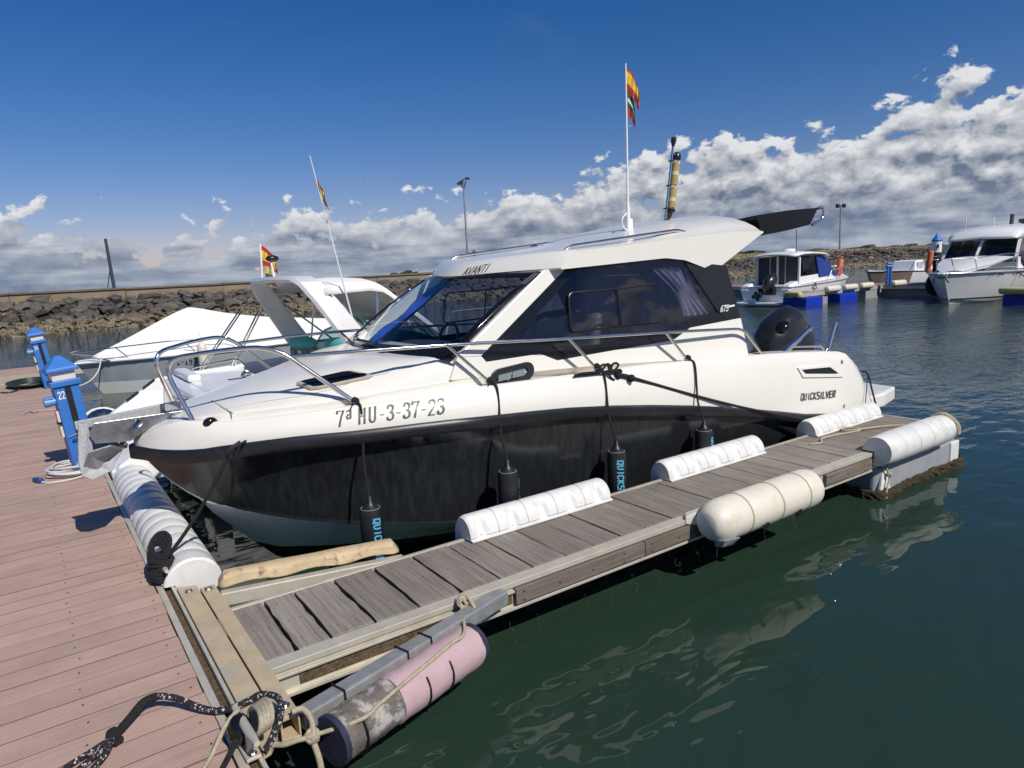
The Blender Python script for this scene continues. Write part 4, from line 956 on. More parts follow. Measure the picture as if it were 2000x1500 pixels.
pw.add([p for p in A_]+[p+d for p in A_]+[p+d*.9 for p in B_]+[p+Vector((0, .004, 0)) for p in B_], [(i, (i+1) % n, r*n+(i+1) % n, r*n+i) if r == 1 else ((r-1)*n+i, (r-1)*n+(i+1) % n, r*n+(i+1) % n, r*n+i) for r in (1, 2, 3) for i in range(n)])
plo = pw.build('portlight', 'black_rubber', boat, smooth=30)
for a, b_ in ((-.86, -.04), (.04, .86)):
    P = [c0+ex*(hw-hh)*a*1.15+ez*hh*.36*sg+Vector((0, -.006, 0)) for sg in (-1, 1)]; Q = [c0+ex*(hw-hh)*b_*1.15+ez*hh*.36*sg+Vector((0, -.006, 0)) for sg in (1, -1)]; MB().prism(P+Q, (0, .004, 0)).build('pane', 'pane_grey', plo)
# vent in the quarter
def up_t(q): 
    f = min(max((q.z-zR(q.x))/max(zG(q.x)-zR(q.x), .01), 0), 1); return hb_(q.x)-.06*f+.018*math.sin(f*math.pi)
def uhit(px, py, off=0.0): return bhit(px, py, lambda q: q.y+up_t(q)+off)
vo_ = [uhit(*p) for p in ((1556, 718), (1622, 711), (1648, 732), (1644, 736), (1567, 737))]; vi_ = [uhit(*p) for p in ((1564, 722), (1619, 717), (1636, 729), (1632, 730), (1571, 730))]
mb = MB(); d = Vector((0, -.014, 0)); mb.add(vo_+[p+d for p in vo_]+[p+d for p in vi_]+[p+Vector((0, -.002, 0)) for p in vi_], [(r*5+i, r*5+(i+1) % 5, r*5+5+(i+1) % 5, r*5+5+i) for r in range(3) for i in range(5)])
vf = mb.build('vent', 'gelcoat', boat, bevel=.003); MB().add([p+Vector((0, -.003, 0)) for p in vi_], [(0, 1, 2, 3, 4)]).build('opening', 'antifoul', vf)
def eye(px, py, r=.018):
    p = uhit(px, py); mb = MB(); mb.lathe([(r, 0), (r, .004), (r*.6, .007), (r*.5, .003)], 14, Matrix.Rotation(R(90), 3, 'X'), p+Vector((0, .001, 0))); return mb.build('skin_fitting', 'steel', boat, smooth=40)
eye(1644, 707, .022); eye(1648, 793, .02)
# rails
def rt_(s): return max(hb_(s)-.11, .05)
def rp(px, py, k=.0): return bhit(px, py, lambda q: q.y+rt_(max(q.x, .2))+k, -2.0, .4)
hoop = [rp(381, 829), rp(345, 765), rp(306, 706), rp(345, 688), rp(430, 684), rp(520, 677), rp(572, 697), rp(640, 742), rp(693, 785)]
def rail(path, r, n=8, nm='rail'):
    return MB().tube(path, r, n).pair(nm, 'steel', boat, smooth=50)
rail(fillet([hoop[0], rp(312, 703), rp(440, 683), rp(533, 676), hoop[-1]], .16, 8), .0145, nm='pulpit')
mid = [rp(570, 696), rp(700, 686), rp(870, 674), rp(1110, 661), rp(1300, 649), rp(1452, 642), rp(1490, 694)]
rail(fillet(mid, .10, 6), .0125, nm='side_rail')
for a, b_ in (((872, 673), (956, 746)), ((1111, 661), (1164, 719)), ((1301, 650), (1341, 701))): rail([rp(*a), rp(*b_)], .0115, nm='stanchion')
for p in ((381, 829), (693, 785), (956, 747), (1164, 720), (1341, 702), (1490, 694)):
    mb = MB(); q = rp(*p); mb.lathe([(.030, -.004), (.028, .005), (.018, .012)], 12, o=q); mb.pair('rail_foot', 'steel', boat, smooth=40)
# cleats, lamp, nose plate
def cleat(px0, py0, px1, py1, off=.0, both_=True, nm='cleat'):
    a, b_ = rp(px0, py0, .06-.06), rp(px1, py1); mb = MB(); mb.tube([a, a.lerp(b_, .1)+Vector((0, 0, .004)), a.lerp(b_, .9)+Vector((0, 0, .004)), b_], [.006, .010, .010, .006], 8)
    for f in (.35, .65): c = a.lerp(b_, f); mb.tube([c, c-Vector((0, 0, .045))], .009, 8)
    return mb.pair(nm, 'steel_dull', boat, smooth=50), a, b_
cl1, ca, cb = cleat(436, 843, 505, 835)
q = bhit(411, 826, lambda q: q.y+hb_(q.x)-.09); mb = MB(); mb.ell(q+Vector((0, 0, .0)), (.045, .028, .036), 12, 8); mb.pair('side_light', 'black_gloss', boat, smooth=50)
mb = MB(); mb.loft([[(-.012-.006, -.14, .70), (-.02, -.07, .725), (-.026, 0, .73), (-.02, .07, .725), (-.018, .14, .70)], [(.06, -.15, .775), (.03, -.07, .79), (.02, 0, .795), (.03, .07, .79), (.06, .15, .775)]]); mb.build('nose_plate', 'steel_dull', boat, smooth=50, solid=.006)
# anchor locker seam and drain line
mb = MB(); mb.tube([dhit(413, 783)+Vector((0, 0, .002)), dhit(433, 795)+Vector((0, 0, .002)), dhit(455, 808)+Vector((0, 0, .002))], .004, 6); mb.build('locker_seam', 'seam_grey', boat)
mb = MB(); mb.tube([dhit(*p)+Vector((0, 0, .001)) for p in ((436, 800), (520, 784), (600, 772), (660, 757), (706, 740), (760, 728))], .0025, 6); mb.build('deck_seam', 'seam_grey', boat)
# bow roller and anchor
ra = [(.34, .79), (.02, .80), (-.18, .775), (-.30, .755)]
for sg in (-1, 1): MB().prism([(.30, sg*.055, .80), (-.20, sg*.055, .80), (-.235, sg*.055, .74), (-.21, sg*.055, .67), (-.02, sg*.055, .655), (.10, sg*.055, .72), (.30, sg*.055, .76)], (0, sg*.006, 0)).build('roller_cheek', 'steel_dull', boat, bevel=.002)
MB().lathe([(.035, -.045), (.028, -.02), (.028, .02), (.035, .045)], 14, Matrix.Rotation(R(90), 3, 'X'), (-.17, 0, .725)).build('bow_roller', 'black_rubber', boat, smooth=40)
MB().bb((-.15, -.05, .79), (.32, .05, .80)).build('roller_bed', 'steel', boat)
mb = MB(); mb.beam((.30, 0, .835), (-.30, 0, .79), .024, .055); mb.build('anchor_shank', 'cast_grey', boat, bevel=.006)
sil = [(-.282, .80), (-.231, .795), (-.225, .66), (-.225, .545), (-.172, .546), (-.086, .622), (-.060, .605), (-.150, .489), (-.253, .452), (-.303, .486), (-.316, .556), (-.300, .68)]
wd = [.014, .014, .03, .045, .06, .012, .006, .085, .095, .085, .06, .03]
mb = MB(); n_ = len(sil); mb.add([(x, -w, z) for (x, z), w in zip(sil, wd)]+[(x, w, z) for (x, z), w in zip(sil, wd)], [tuple(range(n_)), tuple(reversed(range(n_, 2*n_)))]+[(i, (i+1) % n_, n_+(i+1) % n_, n_+i) for i in range(n_)]); mb.build('anchor_fluke', 'cast_grey', boat, bevel=.008, seg=3)
for sg in (-1, 1): MB().prism([(-.30, sg*.05, .52), (-.22, sg*.05, .47), (-.07, sg*.02, .60), (-.14, sg*.17, .66), (-.26, sg*.16, .64)], (.006, 0, .012)).build('anchor_wing', 'cast_grey', boat, bevel=.004)
# rod holders, stern rail
for a, b_, t in (((1530, 690), (1583, 641), 1.02), ((1616, 685), (1631, 630), 1.02)):
    A, B_ = bp(*a, t), bp(*b_, t); mb = MB(); mb.tube([A, B_], .026, 12, caps=False); mb.tube([B_-(B_-A)*.06, B_], .031, 12); mb.build('rod_holder', 'steel', boat, smooth=50)
    MB().tube([A+(B_-A)*.15, A+Vector((-.09, .0, -.05)), A+Vector((-.11, 0, -.14))], .012, 8).build('rod_clamp', 'steel', boat, smooth=50)
mb = MB(); mb.tube(fillet([bp(1535, 690, 1.0), bp(1545, 677, 1.0), bp(1605, 676, 1.0), bp(1612, 688, 1.0)], .05), .011, 8); mb.pair('stern_rail', 'steel', boat, smooth=50)
# outboard engine
eng = MB(); ex0 = 6.86
prof = [(.0, .0), (.24, .02), (.335, .16), (.33, .34), (.27, .52), (.14, .62), (0, .645)]
rows = []
for i in range(15):
    f = i/14; z = .36+.66*f; w = interp([(0, .20), (.15, .235), (.5, .235), (.8, .19), (.95, .11), (1, .02)], f); l0 = interp([(0, -.30), (.2, -.44), (.5, -.40), (.75, -.27), (.9, -.08), (1, .05)], f); l1 = interp([(0, .50), (.3, .50), (.6, .42), (.85, .28), (1, .12)], f)
    rows.append([(ex0+lerp(l0, l1, .5+.5*math.copysign(abs(math.cos(a))**.75, math.cos(a))), w*math.copysign(abs(math.sin(a))**.75, math.sin(a)), z) for a in [2*math.pi*k/20 for k in range(20)]])
eng.loft(rows, True, True); eng.build('engine_cowl', 'outboard_black', boat, smooth=45)
MB().bb((ex0-.20, -.17, .05), (ex0+.26, .17, .36)).build('engine_midsection', 'outboard_black', boat, bevel=.04)
MB().bb((ex0, -.06, -.75), (ex0+.20, .06, .05)).build('engine_leg', 'outboard_black', boat, bevel=.03)
MB().bb((6.58, -.20, -.02), (ex0-.20, .20, .30)).build('engine_bracket', 'black_plastic', boat, bevel=.02)
rows = []
mb = MB(); mb.ell((ex0-.22, -.150, .80), (.10, .085, .055), 14, 8, Matrix.Rotation(R(-35), 3, 'Y')); mb.build('cowl_grip', 'black_gloss', boat, smooth=50)

# ---- lettering
def on_side(x0, y0, x1, y1, h, off=.0025, skew=0.0, fn=None):
    """pixel baseline from (x0, y0) to (x1, y1), letter height h pixels, laid on the topsides"""
    fn = fn or uhit; dx, dy = x1-x0, y1-y0; L = math.hypot(dx, dy)
    def f(u, v, i):
        px, py = x0+dx*u+skew*h*v, y0+dy*u-h*v; q = fn(px, py); return q+Vector((0, -off-.00004*i, 0))
    return f
text_mesh('7a HU-3-37-23', on_side(657, 833, 868, 806, 29), .05, .17, track=.10).build('registration_number', 'print_grey', boat)
text_mesh('QUICKSILVER', on_side(1563, 782, 1630, 775, 12.5, skew=.12), .20, .20, track=.12).build('maker_lettering', 'print_grey', boat)
from mathutils.bvhtree import BVHTree
bvh = BVHTree.FromPolygons([tuple(v) for v in roof_mb.v], roof_mb.f)
def roof_hit(px, py):
    D = bdir(px, py).normalized(); h = bvh.ray_cast(BE, D); return h[0]-D*.006 if h[0] is not None else BE+D*3.6
text_mesh('AVANTI', on_side(902, 539, 950, 530, 15.5, skew=.62, off=0.0, fn=roof_hit), .09, .17, track=.12).build('boat_name', 'print_grey', boat)
text_mesh('675', on_side(1406, 609, 1421, 607, 11.5, skew=.2, off=.004, fn=lambda px, py: cw(px, py, .004)), .17, .17, track=.08).build('model_number', 'paint_white', boat)
MB().add([cw(*p, .007) for p in ((1423, 597), (1435, 594.5), (1435, 598), (1423, 600.5))], [(0, 1, 2, 3)]).build('model_stripe', 'paint_white', boat)

# ---- aerial, light stick
ab, at_ = bp(1227, 443, .40), bp(1222, 124, .40)
mb = MB(); mb.tube([ab-Vector((0, 0, .06)), ab+(at_-ab)*.02, ab+(at_-ab)*.12, ab+(at_-ab)*.16, at_], [.022, .022, .016, .010, .006], 10); mb.build('whip_aerial', 'paint_white', boat, smooth=50)
MB().box(ab+Vector((.03, 0, .02)), (.03, .03, .10)).build('aerial_clamp', 'paint_white', boat, bevel=.006)
MB().tube(spline([ab+Vector((-.01, 0, .12)), ab+Vector((-.07, 0, .07)), ab+Vector((-.06, 0, .0)), ab+Vector((0, 0, -.04))], 5), .006, 6).build('aerial_cable', 'paint_white', boat)
lb, lt = bp(1299, 432, .25), bp(1316, 272, .25); dl = lt-lb
MB().tube([lb-dl*.04, lt-dl*.08], .011, 8).build('light_pole', 'steel', boat, smooth=50)
MB().lathe([(.012, 0), (.026, .05), (.026, .08), (.02, .085)], 12, dl.to_track_quat('Z', 'Y').to_matrix(), lt-dl*.09).build('anchor_light', 'black_plastic', boat, smooth=40)
sx = Vector((.065, 0, 0)); qm = dl.to_track_quat('Z', 'Y').to_matrix(); Ls = dl.length
st = MB(); st.lathe([(.036, 0), (.036, Ls*.60)], 14, qm, lb+dl*.14+sx); sl = st.build('deck_lamp', 'lamp_amber', boat, smooth=40)
for f in (.24, .40, .56, .70): MB().lathe([(.0375, 0), (.0375, .035)], 14, qm, lb+dl*f+sx).build('lamp_band', 'lamp_clear', sl, smooth=40)
for f, h in ((.10, .05), (.74, .08)): MB().lathe([(.030, 0), (.040, .012), (.040, h*.7), (.02, h)], 14, qm, lb+dl*f+sx).build('lamp_cap', 'black_plastic', sl, smooth=40)
for f in (.16, .44, .74): MB().tube([lb+dl*f+Vector((.05*math.cos(a)+.03, .05*math.sin(a), 0)) for a in [k*math.pi/8 for k in range(16)]], .004, 5, True).build('tie', 'cable_tie', sl)
MB().beam(lb-dl*.02, lb+dl*.10+sx, .03, .04).build('lamp_foot', 'black_plastic', sl, bevel=.005)
# ---------------------------------------------------------------- fenders bolted to the pontoons
def notch_tube(root, name, m, frame, L, r, groove, cn, notch, deckz=.003, ends=.02, n=26, seam=None):
    """long moulded fender that wraps a pontoon edge; frame(u, a, b) places it, a outwards, b up"""
    us = []; u = 0.0
    while u < L-1e-6:
        us += [u+.001, u+.012, u+groove-.012]; u += groove
    us = sorted(set([0.0]+[min(q, L) for q in us]+[L])); mb = MB(); rows = []
    for u in us:
        d = min(u, L-u); k = 1.0-(.10*max(0, 1-d/ends)**2 if ends else 0)
        g = u % groove; dr = -.006 if min(g, groove-g) < .006 and .05 < u < L-.05 else 0.0
        rr_ = r*k+dr; sec = []
        a0 = 180-math.degrees(math.asin(min(1, max(-1, (deckz-cn[1])/rr_)))); a1 = -105
        for i in range(n+1):
            a = R(lerp(a0, a1, i/n)); sec.append(frame(u, cn[0]+rr_*math.cos(a), cn[1]+rr_*math.sin(a)))
        sec += [frame(u, notch, cn[1]-rr_*.82), frame(u, notch, deckz)]
        rows.append(sec)
    mb.loft(rows, True, True); bo = mb.build(name, m, root, smooth=30); u = groove
    while u < L-.05:
        k = min(range(len(us)), key=lambda i: abs(us[i]-u)); MB().tube(rows[k][:n+1], .0032, 5).build('seam', 'seam_grey', bo); u += groove
    return bo
def dockf(y0, L):
    root = thing('dock_fender', None, 'fender', (.55, y0+L/2, 0)); return root, (lambda u, a, b_: (a, y0+u, b_))
for y0, L, lab in ((3.92, 1.36, 'white ribbed tube fender on the pontoon edge, its end beside the black rope bundle'), (5.29, 1.30, 'white ribbed tube fender on the pontoon edge under the shadow of the anchor')):
    root, fr = dockf(y0, L); root['label'] = lab; root['group'] = 'white ribbed fenders along the main pontoon'
    notch_tube(root, 'body', 'white_poly', fr, L, .152, .165, (.555, -.015), .462, .008)
# half-round fenders screwed along the far edge of the finger
def half_round():
    mb = MB(); L = 1.13; n = 18; nu = 96; rows = []; cs = [.08+i*.233 for i in range(5)]
    for iu in range(nu+1):
        u = L*iu/nu; d = min(u, L-u); k = 1-.10*max(0, 1-d/.03)**2; dr = -.004 if min(abs(u-.1965-i_*.233) for i_ in range(4)) < .007 else 0
        sec = []
        for i in range(n+1):
            th = math.pi*i/n; sc = 0
            for c in cs: sc += .034*math.exp(-((u-c)/.036)**4)*max(0, math.sin(min(max((th-.02)/1.15, 0), 1)*math.pi))**.6
            rv, rz_ = (.108+dr-sc)*k, (.138+dr-sc*.4)*k; sec.append((u, .315-rv*math.cos(th), rz_*math.sin(th)+.004))
        sec[0] = (u, .200, .004); sec.insert(1, (u, .201, .012)); sec.insert(2, (u, .222, .016))
        sec += [(u, .422, -.10), (u, .322, -.10), (u, .322, .004)]
        rows.append(sec)
    mb.loft(rows, True, True); return mb, cs, [rows[min(nu, round((.1965+i_*.233)/L*nu))][2:n+3] for i_ in range(4)]
hr, cs, sm_ = half_round()
proto = thing('finger_fender', 'white half-round fender screwed along the edge of the wooden finger', 'fender', (0, 0, 0), 'white half-round fenders in a row on the finger', local=True)
hr.build('body', 'white_poly', proto, smooth=32)
for q in sm_: MB().tube(q, .003, 5).build('seam', 'seam_grey', proto)
for c in cs: MB().lathe([(.006, 0), (.006, .022), (.003, .026)], 8, o=(c, .232, .010)).build('screw', 'steel_dull', proto)
labs = ['white half-round fender screwed to the finger, the one nearest the main pontoon', 'white half-round fender screwed to the finger in front of the hanging fender, middle of three', 'white half-round fender at the outer end of the finger, with tan rope lying against it']
for i, u in enumerate((1.385, 3.10, 4.98)):
    o = proto if i == 0 else copy_tree(proto); o.location = fw(u, 0.0, 0.0); o.rotation_euler = (0, 0, FA+R((0, -.3, .2)[i])); o['label'] = labs[i]
# end fender wrapping the near corner
ef = thing('corner_fender', 'white tube fender wrapped round the outer near edge of the finger', 'fender', fw(5.5, -.4))
notch_tube(ef, 'body', 'white_poly', lambda u, a, b_: fw(4.84+u, -a, b_), 1.17, .130, .235, (.395, .012), .372, .008, ends=.05)
# big cream drum fender
bf = thing('drum_fender', 'large cream drum fender strapped to the near side of the finger', 'fender', fw(3.5, -.5))
mb = MB(); rows = []; L = 1.30; DS, DX = .84, 2.64; cv, cz, rd = -.500, -.005, .136
us = [0, .012, .04, .09, .16, .24, .32, .335, .345, .355, .37, .5, .70, .715, .725, .735, .75, .9, 1.06, 1.075, 1.085, 1.095, 1.11, 1.22, 1.27, 1.29, 1.30]
for u in us:
    k = interp([(0, .50), (.012, .62), (.04, .78), (.09, .92), (.16, .985), (.24, 1), (.32, 1), (.335, .985), (.345, .955), (.355, .985), (.37, 1), (.70, 1), (.715, .985), (.725, .955), (.735, .985), (.75, 1), (1.06, 1), (1.075, .985), (1.085, .955), (1.095, .985), (1.11, 1), (1.22, 1), (1.27, .96), (1.29, .88), (1.30, .74)], u)
    rows.append([fw(DX+u*DS, cv+rd*k*math.cos(a), cz+rd*k*math.sin(a)) for a in [2*math.pi*i/30 for i in range(30)]])
mb.loft(rows, True, True); mb.build('body', 'cream_poly', bf, smooth=35)
for u in (.345, .725, 1.085): MB().tube([fw(DX+u*DS, cv+rd*.972*math.cos(a), cz+rd*.972*math.sin(a)) for a in [2*math.pi*i/30 for i in range(30)]], .007, 6, True).build('strap', 'seam', bf)
for u in (.50, .92):
    MB().lathe([(.03, 0), (.03, .006), (.02, .008)], 12, Matrix.Rotation(R(110), 3, 'X'), fw(DX+u*DS, cv+rd*math.cos(R(200)), cz+rd*math.sin(R(200))-.03)).build('plug', 'black_rubber', bf)
MB().hexa([fw(*q) for q in ((2.60, -.37, -.03), (2.70, -.42, -.05), (2.74, -.38, -.05), (2.66, -.31, -.03), (2.60, -.37, .02), (2.70, -.42, .06), (2.74, -.38, .06), (2.66, -.31, .02))]).build('lug', 'cream_poly', bf, bevel=.008)
MB().hexa([fw(*q) for q in ((2.68, -.59, -.135), (2.78, -.59, -.145), (2.78, -.53, -.15), (2.68, -.53, -.145), (2.67, -.615, -.08), (2.79, -.645, -.08), (2.79, -.54, -.10), (2.67, -.54, -.10))]).build('patch', 'float_grey', bf, bevel=.006)
# old beige shell fender lying along the far brace
of = thing('shell_fender', 'stained beige plastic shell fender on the brace at the finger root', 'fender', (1.1, 3.65, 0))
mb = MB(); rows = []; A = Vector((.655, 3.775, .0)); B_ = Vector((1.60, 3.545, .0)); ax = (B_-A).normalized(); sd = Vector((-ax.y, ax.x, 0))
for i in range(33):
    f = i/32; e = min(f, 1-f); c = A.lerp(B_, f); h = .058*min(1, (e/.03)**.6+.25)+.004*math.cos(f*math.pi*6)*(1 if e > .1 else 0); w = .062*min(1, .75+e*8)
    sag = .016*math.sin(f*math.pi*3.0)**2; sec = [c+sd*(-w)+Vector((0, 0, .006+sag))]
    for k in range(9): a = math.pi*k/8; sec.append(c-sd*w*math.cos(a)*.97+Vector((0, 0, .012+sag*(1-k/8)+h*math.sin(a)**.45)))
    sec += [c+sd*w+Vector((0, 0, .0)), c+sd*(w-.012)+Vector((0, 0, .0))]
    rows.append(sec)
mb.loft(rows); mb.build('shell', 'beige_poly', of, smooth=40, solid=.008)
for f in (.32, .66): MB().tube([A.lerp(B_, f)-sd*.03+Vector((0, 0, -.02)), A.lerp(B_, f)-sd*.03+Vector((0, 0, .05))], .010, 8).build('bolt', 'steel_dull', of); MB().lathe([(.026, 0), (.022, .012)], 10, o=A.lerp(B_, f)+Vector((0, 0, .066))).build('boss', 'beige_poly', of, smooth=30)
# foam roll strapped to the near brace
fr_ = thing('foam_roll', 'pink foam roll strapped under the steel brace with black cable ties', 'fender', (1.1, 2.45, -.2))
A, B_ = Vector((.72, 2.335, -.125)), Vector((1.51, 2.57, -.125)); rd = .100
def roll_seg(a, b_, r, m, nm, wob=.003):
    mb = MB(); rows = []; P = A.lerp(B_, a); Q = A.lerp(B_, b_); d = (Q-P).normalized(); u_ = d.cross(Vector((0, 0, 1))).normalized(); w_ = u_.cross(d)
    for i in range(15):
        c = P.lerp(Q, i/14); rows.append([c+(u_*math.cos(t)+w_*math.sin(t))*(r+random.uniform(-wob, wob)) for t in [2*math.pi*k/26 for k in range(26)]])
    mb.loft(rows, True, True); return mb.build(nm, m, fr_, smooth=40)
roll_seg(.36, .965, rd, 'pink_foam', 'sleeve'); roll_seg(.03, .36, rd-.005, 'mould_foam', 'bare_foam', .005)
roll_seg(.0, .03, rd*.99, 'navy_foam', 'end_cap', .001); roll_seg(.965, 1.0, rd*.99, 'navy_foam', 'end_cap', .001)
d = (B_-A).normalized(); out = d.cross(Vector((0, 0, 1))).normalized()
def tie_loop(f):
    c = A.lerp(B_, f); bc = Vector((.645, 2.425, -.05)).lerp(Vector((1.80, 2.735, -.045)), (c.x-.645)/1.155)
    bi = bc-out*.042; pts = [bi+Vector((0, 0, .042)), bc+out*.040+Vector((0, 0, .042)), bc+out*.043+Vector((0, 0, -.02))]
    for t in range(35, -200, -15): pts.append(c+(out*math.cos(R(t))+Vector((0, 0, 1))*math.sin(R(t)))*(rd+.004))
    pts.append(bi+Vector((0, 0, -.04))); return MB().tube(pts, .0045, 6, True)
for f in (.12, .53, .70): tie_loop(f).build('cable_tie', 'cable_tie', fr_)
# rope made fast along the roll
r1 = thing('lashing_rope', 'tan rope knotted at the hinge beam and lashed along the pink foam roll', 'rope', (.7, 2.4, 0))
pth = [(.60, 2.37, .035), (.64, 2.37, .03), (.665, 2.36, -.02), (.66, 2.345, -.07)]
MB().tube(spline(pth, 6), .011, 8).build('loop', 'rope_tan', r1, smooth=50)
pt = [Vector((.655, 2.345, -.075))]
for k in range(1, 9): f = k/9; c = A.lerp(B_, f); a_ = R(lerp(38, 78, f)); pt.append(c+(out*math.cos(a_)+Vector((0, 0, 1))*math.sin(a_))*(rd+.010))
e_ = fw(.96, -.41, .0); pt += [e_+Vector((-.03, -.03, -.02)), e_+Vector((0, .02, .015))]
MB().tube(spline(pt, 6), .0085, 8).build('run', 'rope_tan', r1, smooth=50)
def knot(parent, c, r, m, seed=1, n=5, tr=.008, nm='knot'):
    rnd = random.Random(seed); mb = MB(); c = Vector(c)
    for i in range(n):
        ax_ = Vector((rnd.gauss(0, 1), rnd.gauss(0, 1), rnd.gauss(0, 1))).normalized(); u_ = ax_.orthogonal().normalized(); w_ = ax_.cross(u_); rr_ = r*rnd.uniform(.7, 1.05); o = ax_*rnd.uniform(-.35, .35)*r
        mb.tube([c+o+(u_*math.cos(t)+w_*math.sin(t)*rnd.uniform(.85, 1))*rr_ for t in [2*math.pi*k/14 for k in range(14)]], tr, 6, True)
    return mb.build(nm, m, parent, smooth=50)
knot(r1, (.658, 2.345, -.075), .022, 'rope_tan', 3, 5, .010); knot(r1, e_+Vector((0, .01, .012)), .026, 'rope_tan', 8, 5, .008)
MB().tube(spline([e_+Vector((.0, .04, .03)), e_+Vector((.02, -.005, .035)), e_+Vector((.035, -.05, -.02)), e_+Vector((.05, -.055, -.09))], 6), .008, 6).build('tail', 'rope_tan', r1, smooth=50)
MB().tube(spline([(.655, 2.345, -.08), (.665, 2.31, -.16), (.67, 2.29, -.30)], 6), .012, 8).build('tail', 'rope_tan', r1, smooth=50)
MB().tube(spline([(.655, 2.345, -.08), (.60, 2.335, -.06), (.545, 2.30, -.03), (.50, 2.27, .01)], 6), .010, 8).build('tie_back', 'rope_tan', r1, smooth=50)

# ---------------------------------------------------------------- cleats on the main pontoon
def pontoon_cleat(c, ang, label, nm='mooring_cleat'):
    root = thing(nm, label, 'cleat', c); c = Vector(c); d = Vector((math.cos(ang), math.sin(ang), 0)); 
    mb = MB(); mb.beam(c-d*.07+Vector((0, 0, .008)), c+d*.07+Vector((0, 0, .008)), .05, .014); mb.build('base', 'aluminium', root, bevel=.004)
    for k in (-1, 1): bolt(root, c+d*.05*k+Vector((0, 0, .015)), .011, .010)
    for k in (-1, 1): MB().tube([c+d*.03*k+Vector((0, 0, .015)), c+d*.035*k+Vector((0, 0, .09))], .014, 10).build('leg', 'aluminium', root, smooth=40)
    MB().tube([c-d*.13+Vector((0, 0, .10)), c-d*.06+Vector((0, 0, .092)), c+d*.06+Vector((0, 0, .092)), c+d*.13+Vector((0, 0, .10))], [.010, .016, .016, .010], 10).build('horn', 'aluminium', root, smooth=40)
    return root
K1 = Vector((.425, 4.03, .006)); pontoon_cleat(K1, R(92), 'metal cleat on the pontoon edge buried under a bundle of black rope')
bl1 = thing('bow_line', 'black mooring line from the bow cleat to a bundle of rope on the pontoon', 'mooring line', K1)
mb = MB(); rnd = random.Random(4)
for i in range(7):
    z = .022+i*.0175; rr_ = .060-.001*i; pts = [K1+Vector((rr_*math.cos(t)+rnd.uniform(-.004, .004), (rr_+.028)*math.sin(t)+.015, z+.008*math.sin(t*2+i)+rnd.uniform(-.003, .003))) for t in [2*math.pi*k/18 for k in range(18)]]; mb.tube(pts, .0125, 7, True)
for i in range(6):
    a0 = rnd.uniform(-.3, .3); pts = [K1+Vector((.040*math.cos(t)*(1+.1*i*.3)+.006*i-.012, .085*math.sin(t)+.050+.006*i, .135+.010*i+.040*math.sin(t+.4+a0))) for t in [2*math.pi*k/18 for k in range(18)]]; mb.tube(pts, .0125, 7, True)
mb.build('rope_bundle', 'rope_black', bl1, smooth=50)
# the line: doubled at the boat's cleat, single down to the pontoon
cA = from_b(ca.lerp(cb, .42)); cB = from_b(ca.lerp(cb, .62)); end = K1+Vector((.045, .06, .115)); spl = Vector(from_b(bp(444, 895, hb_(.95)+.05)))
MB().tube(spline([cA, cA+Vector((-.005, -.055, -.055)), spl+Vector((.012, -.004, .05)), spl], 6), .0075, 7).build('eye', 'rope_black', bl1, smooth=50)
MB().tube(spline([cB, cB+Vector((-.005, -.05, -.055)), spl+Vector((.028, -.004, .05)), spl], 6), .0075, 7).build('eye', 'rope_black', bl1, smooth=50)
MB().tube([cA+Vector((-.01, 0, .008)), cA.lerp(cB, .5)+Vector((0, -.012, .012)), cB+Vector((.03, 0, .008))], .010, 7).build('turn', 'rope_black', bl1, smooth=50)
MB().tube([spl.lerp(end, k/12)+Vector((0, 0, -.03*math.sin(k/12*math.pi))) for k in range(13)], .0105, 8).build('line', 'rope_black', bl1, smooth=50)
K2 = Vector((.425, 2.30, .006)); pontoon_cleat(K2, R(92), 'metal cleat at the hinge plate wound with black tape and tan rope')
b2 = thing('cleat_rope', 'cream flecked rope looped over the cleat and black tape beside the hinge plate', 'rope', K2)
mb = MB(); mb.ell(K2+Vector((-.012, .055, .055)), (.042, .055, .058), 14, 10); mb.build('tape_wrap', 'black_gloss', b2, smooth=60)
rnd = random.Random(9)
for i in range(4):
    pts = [K2+Vector((.03+.012*i+.012*math.cos(t), -.01+.085*math.sin(t), .105+.050*math.cos(t+.5)+.004*i)) for t in [2*math.pi*k/18 for k in range(18)]]; MB().tube(pts, .0095, 8, True).build('turn', 'rope_tan', b2, smooth=50)
MB().tube(spline([K2+Vector((.0, .07, .12)), K2+Vector((-.05, .06, .09)), K2+Vector((-.11, .02, .03)), K2+Vector((-.18, -.06, .012)), K2+Vector((-.28, -.2, .012))], 6), .0085, 8).build('tail', 'rope_tan', b2, smooth=50)
MB().tube(spline([K2+Vector((-.03, .01, .05)), K2+Vector((-.10, -.06, .015)), K2+Vector((-.2, -.18, .012))], 6), .010, 8).build('black_tail', 'rope_black', b2, smooth=50)
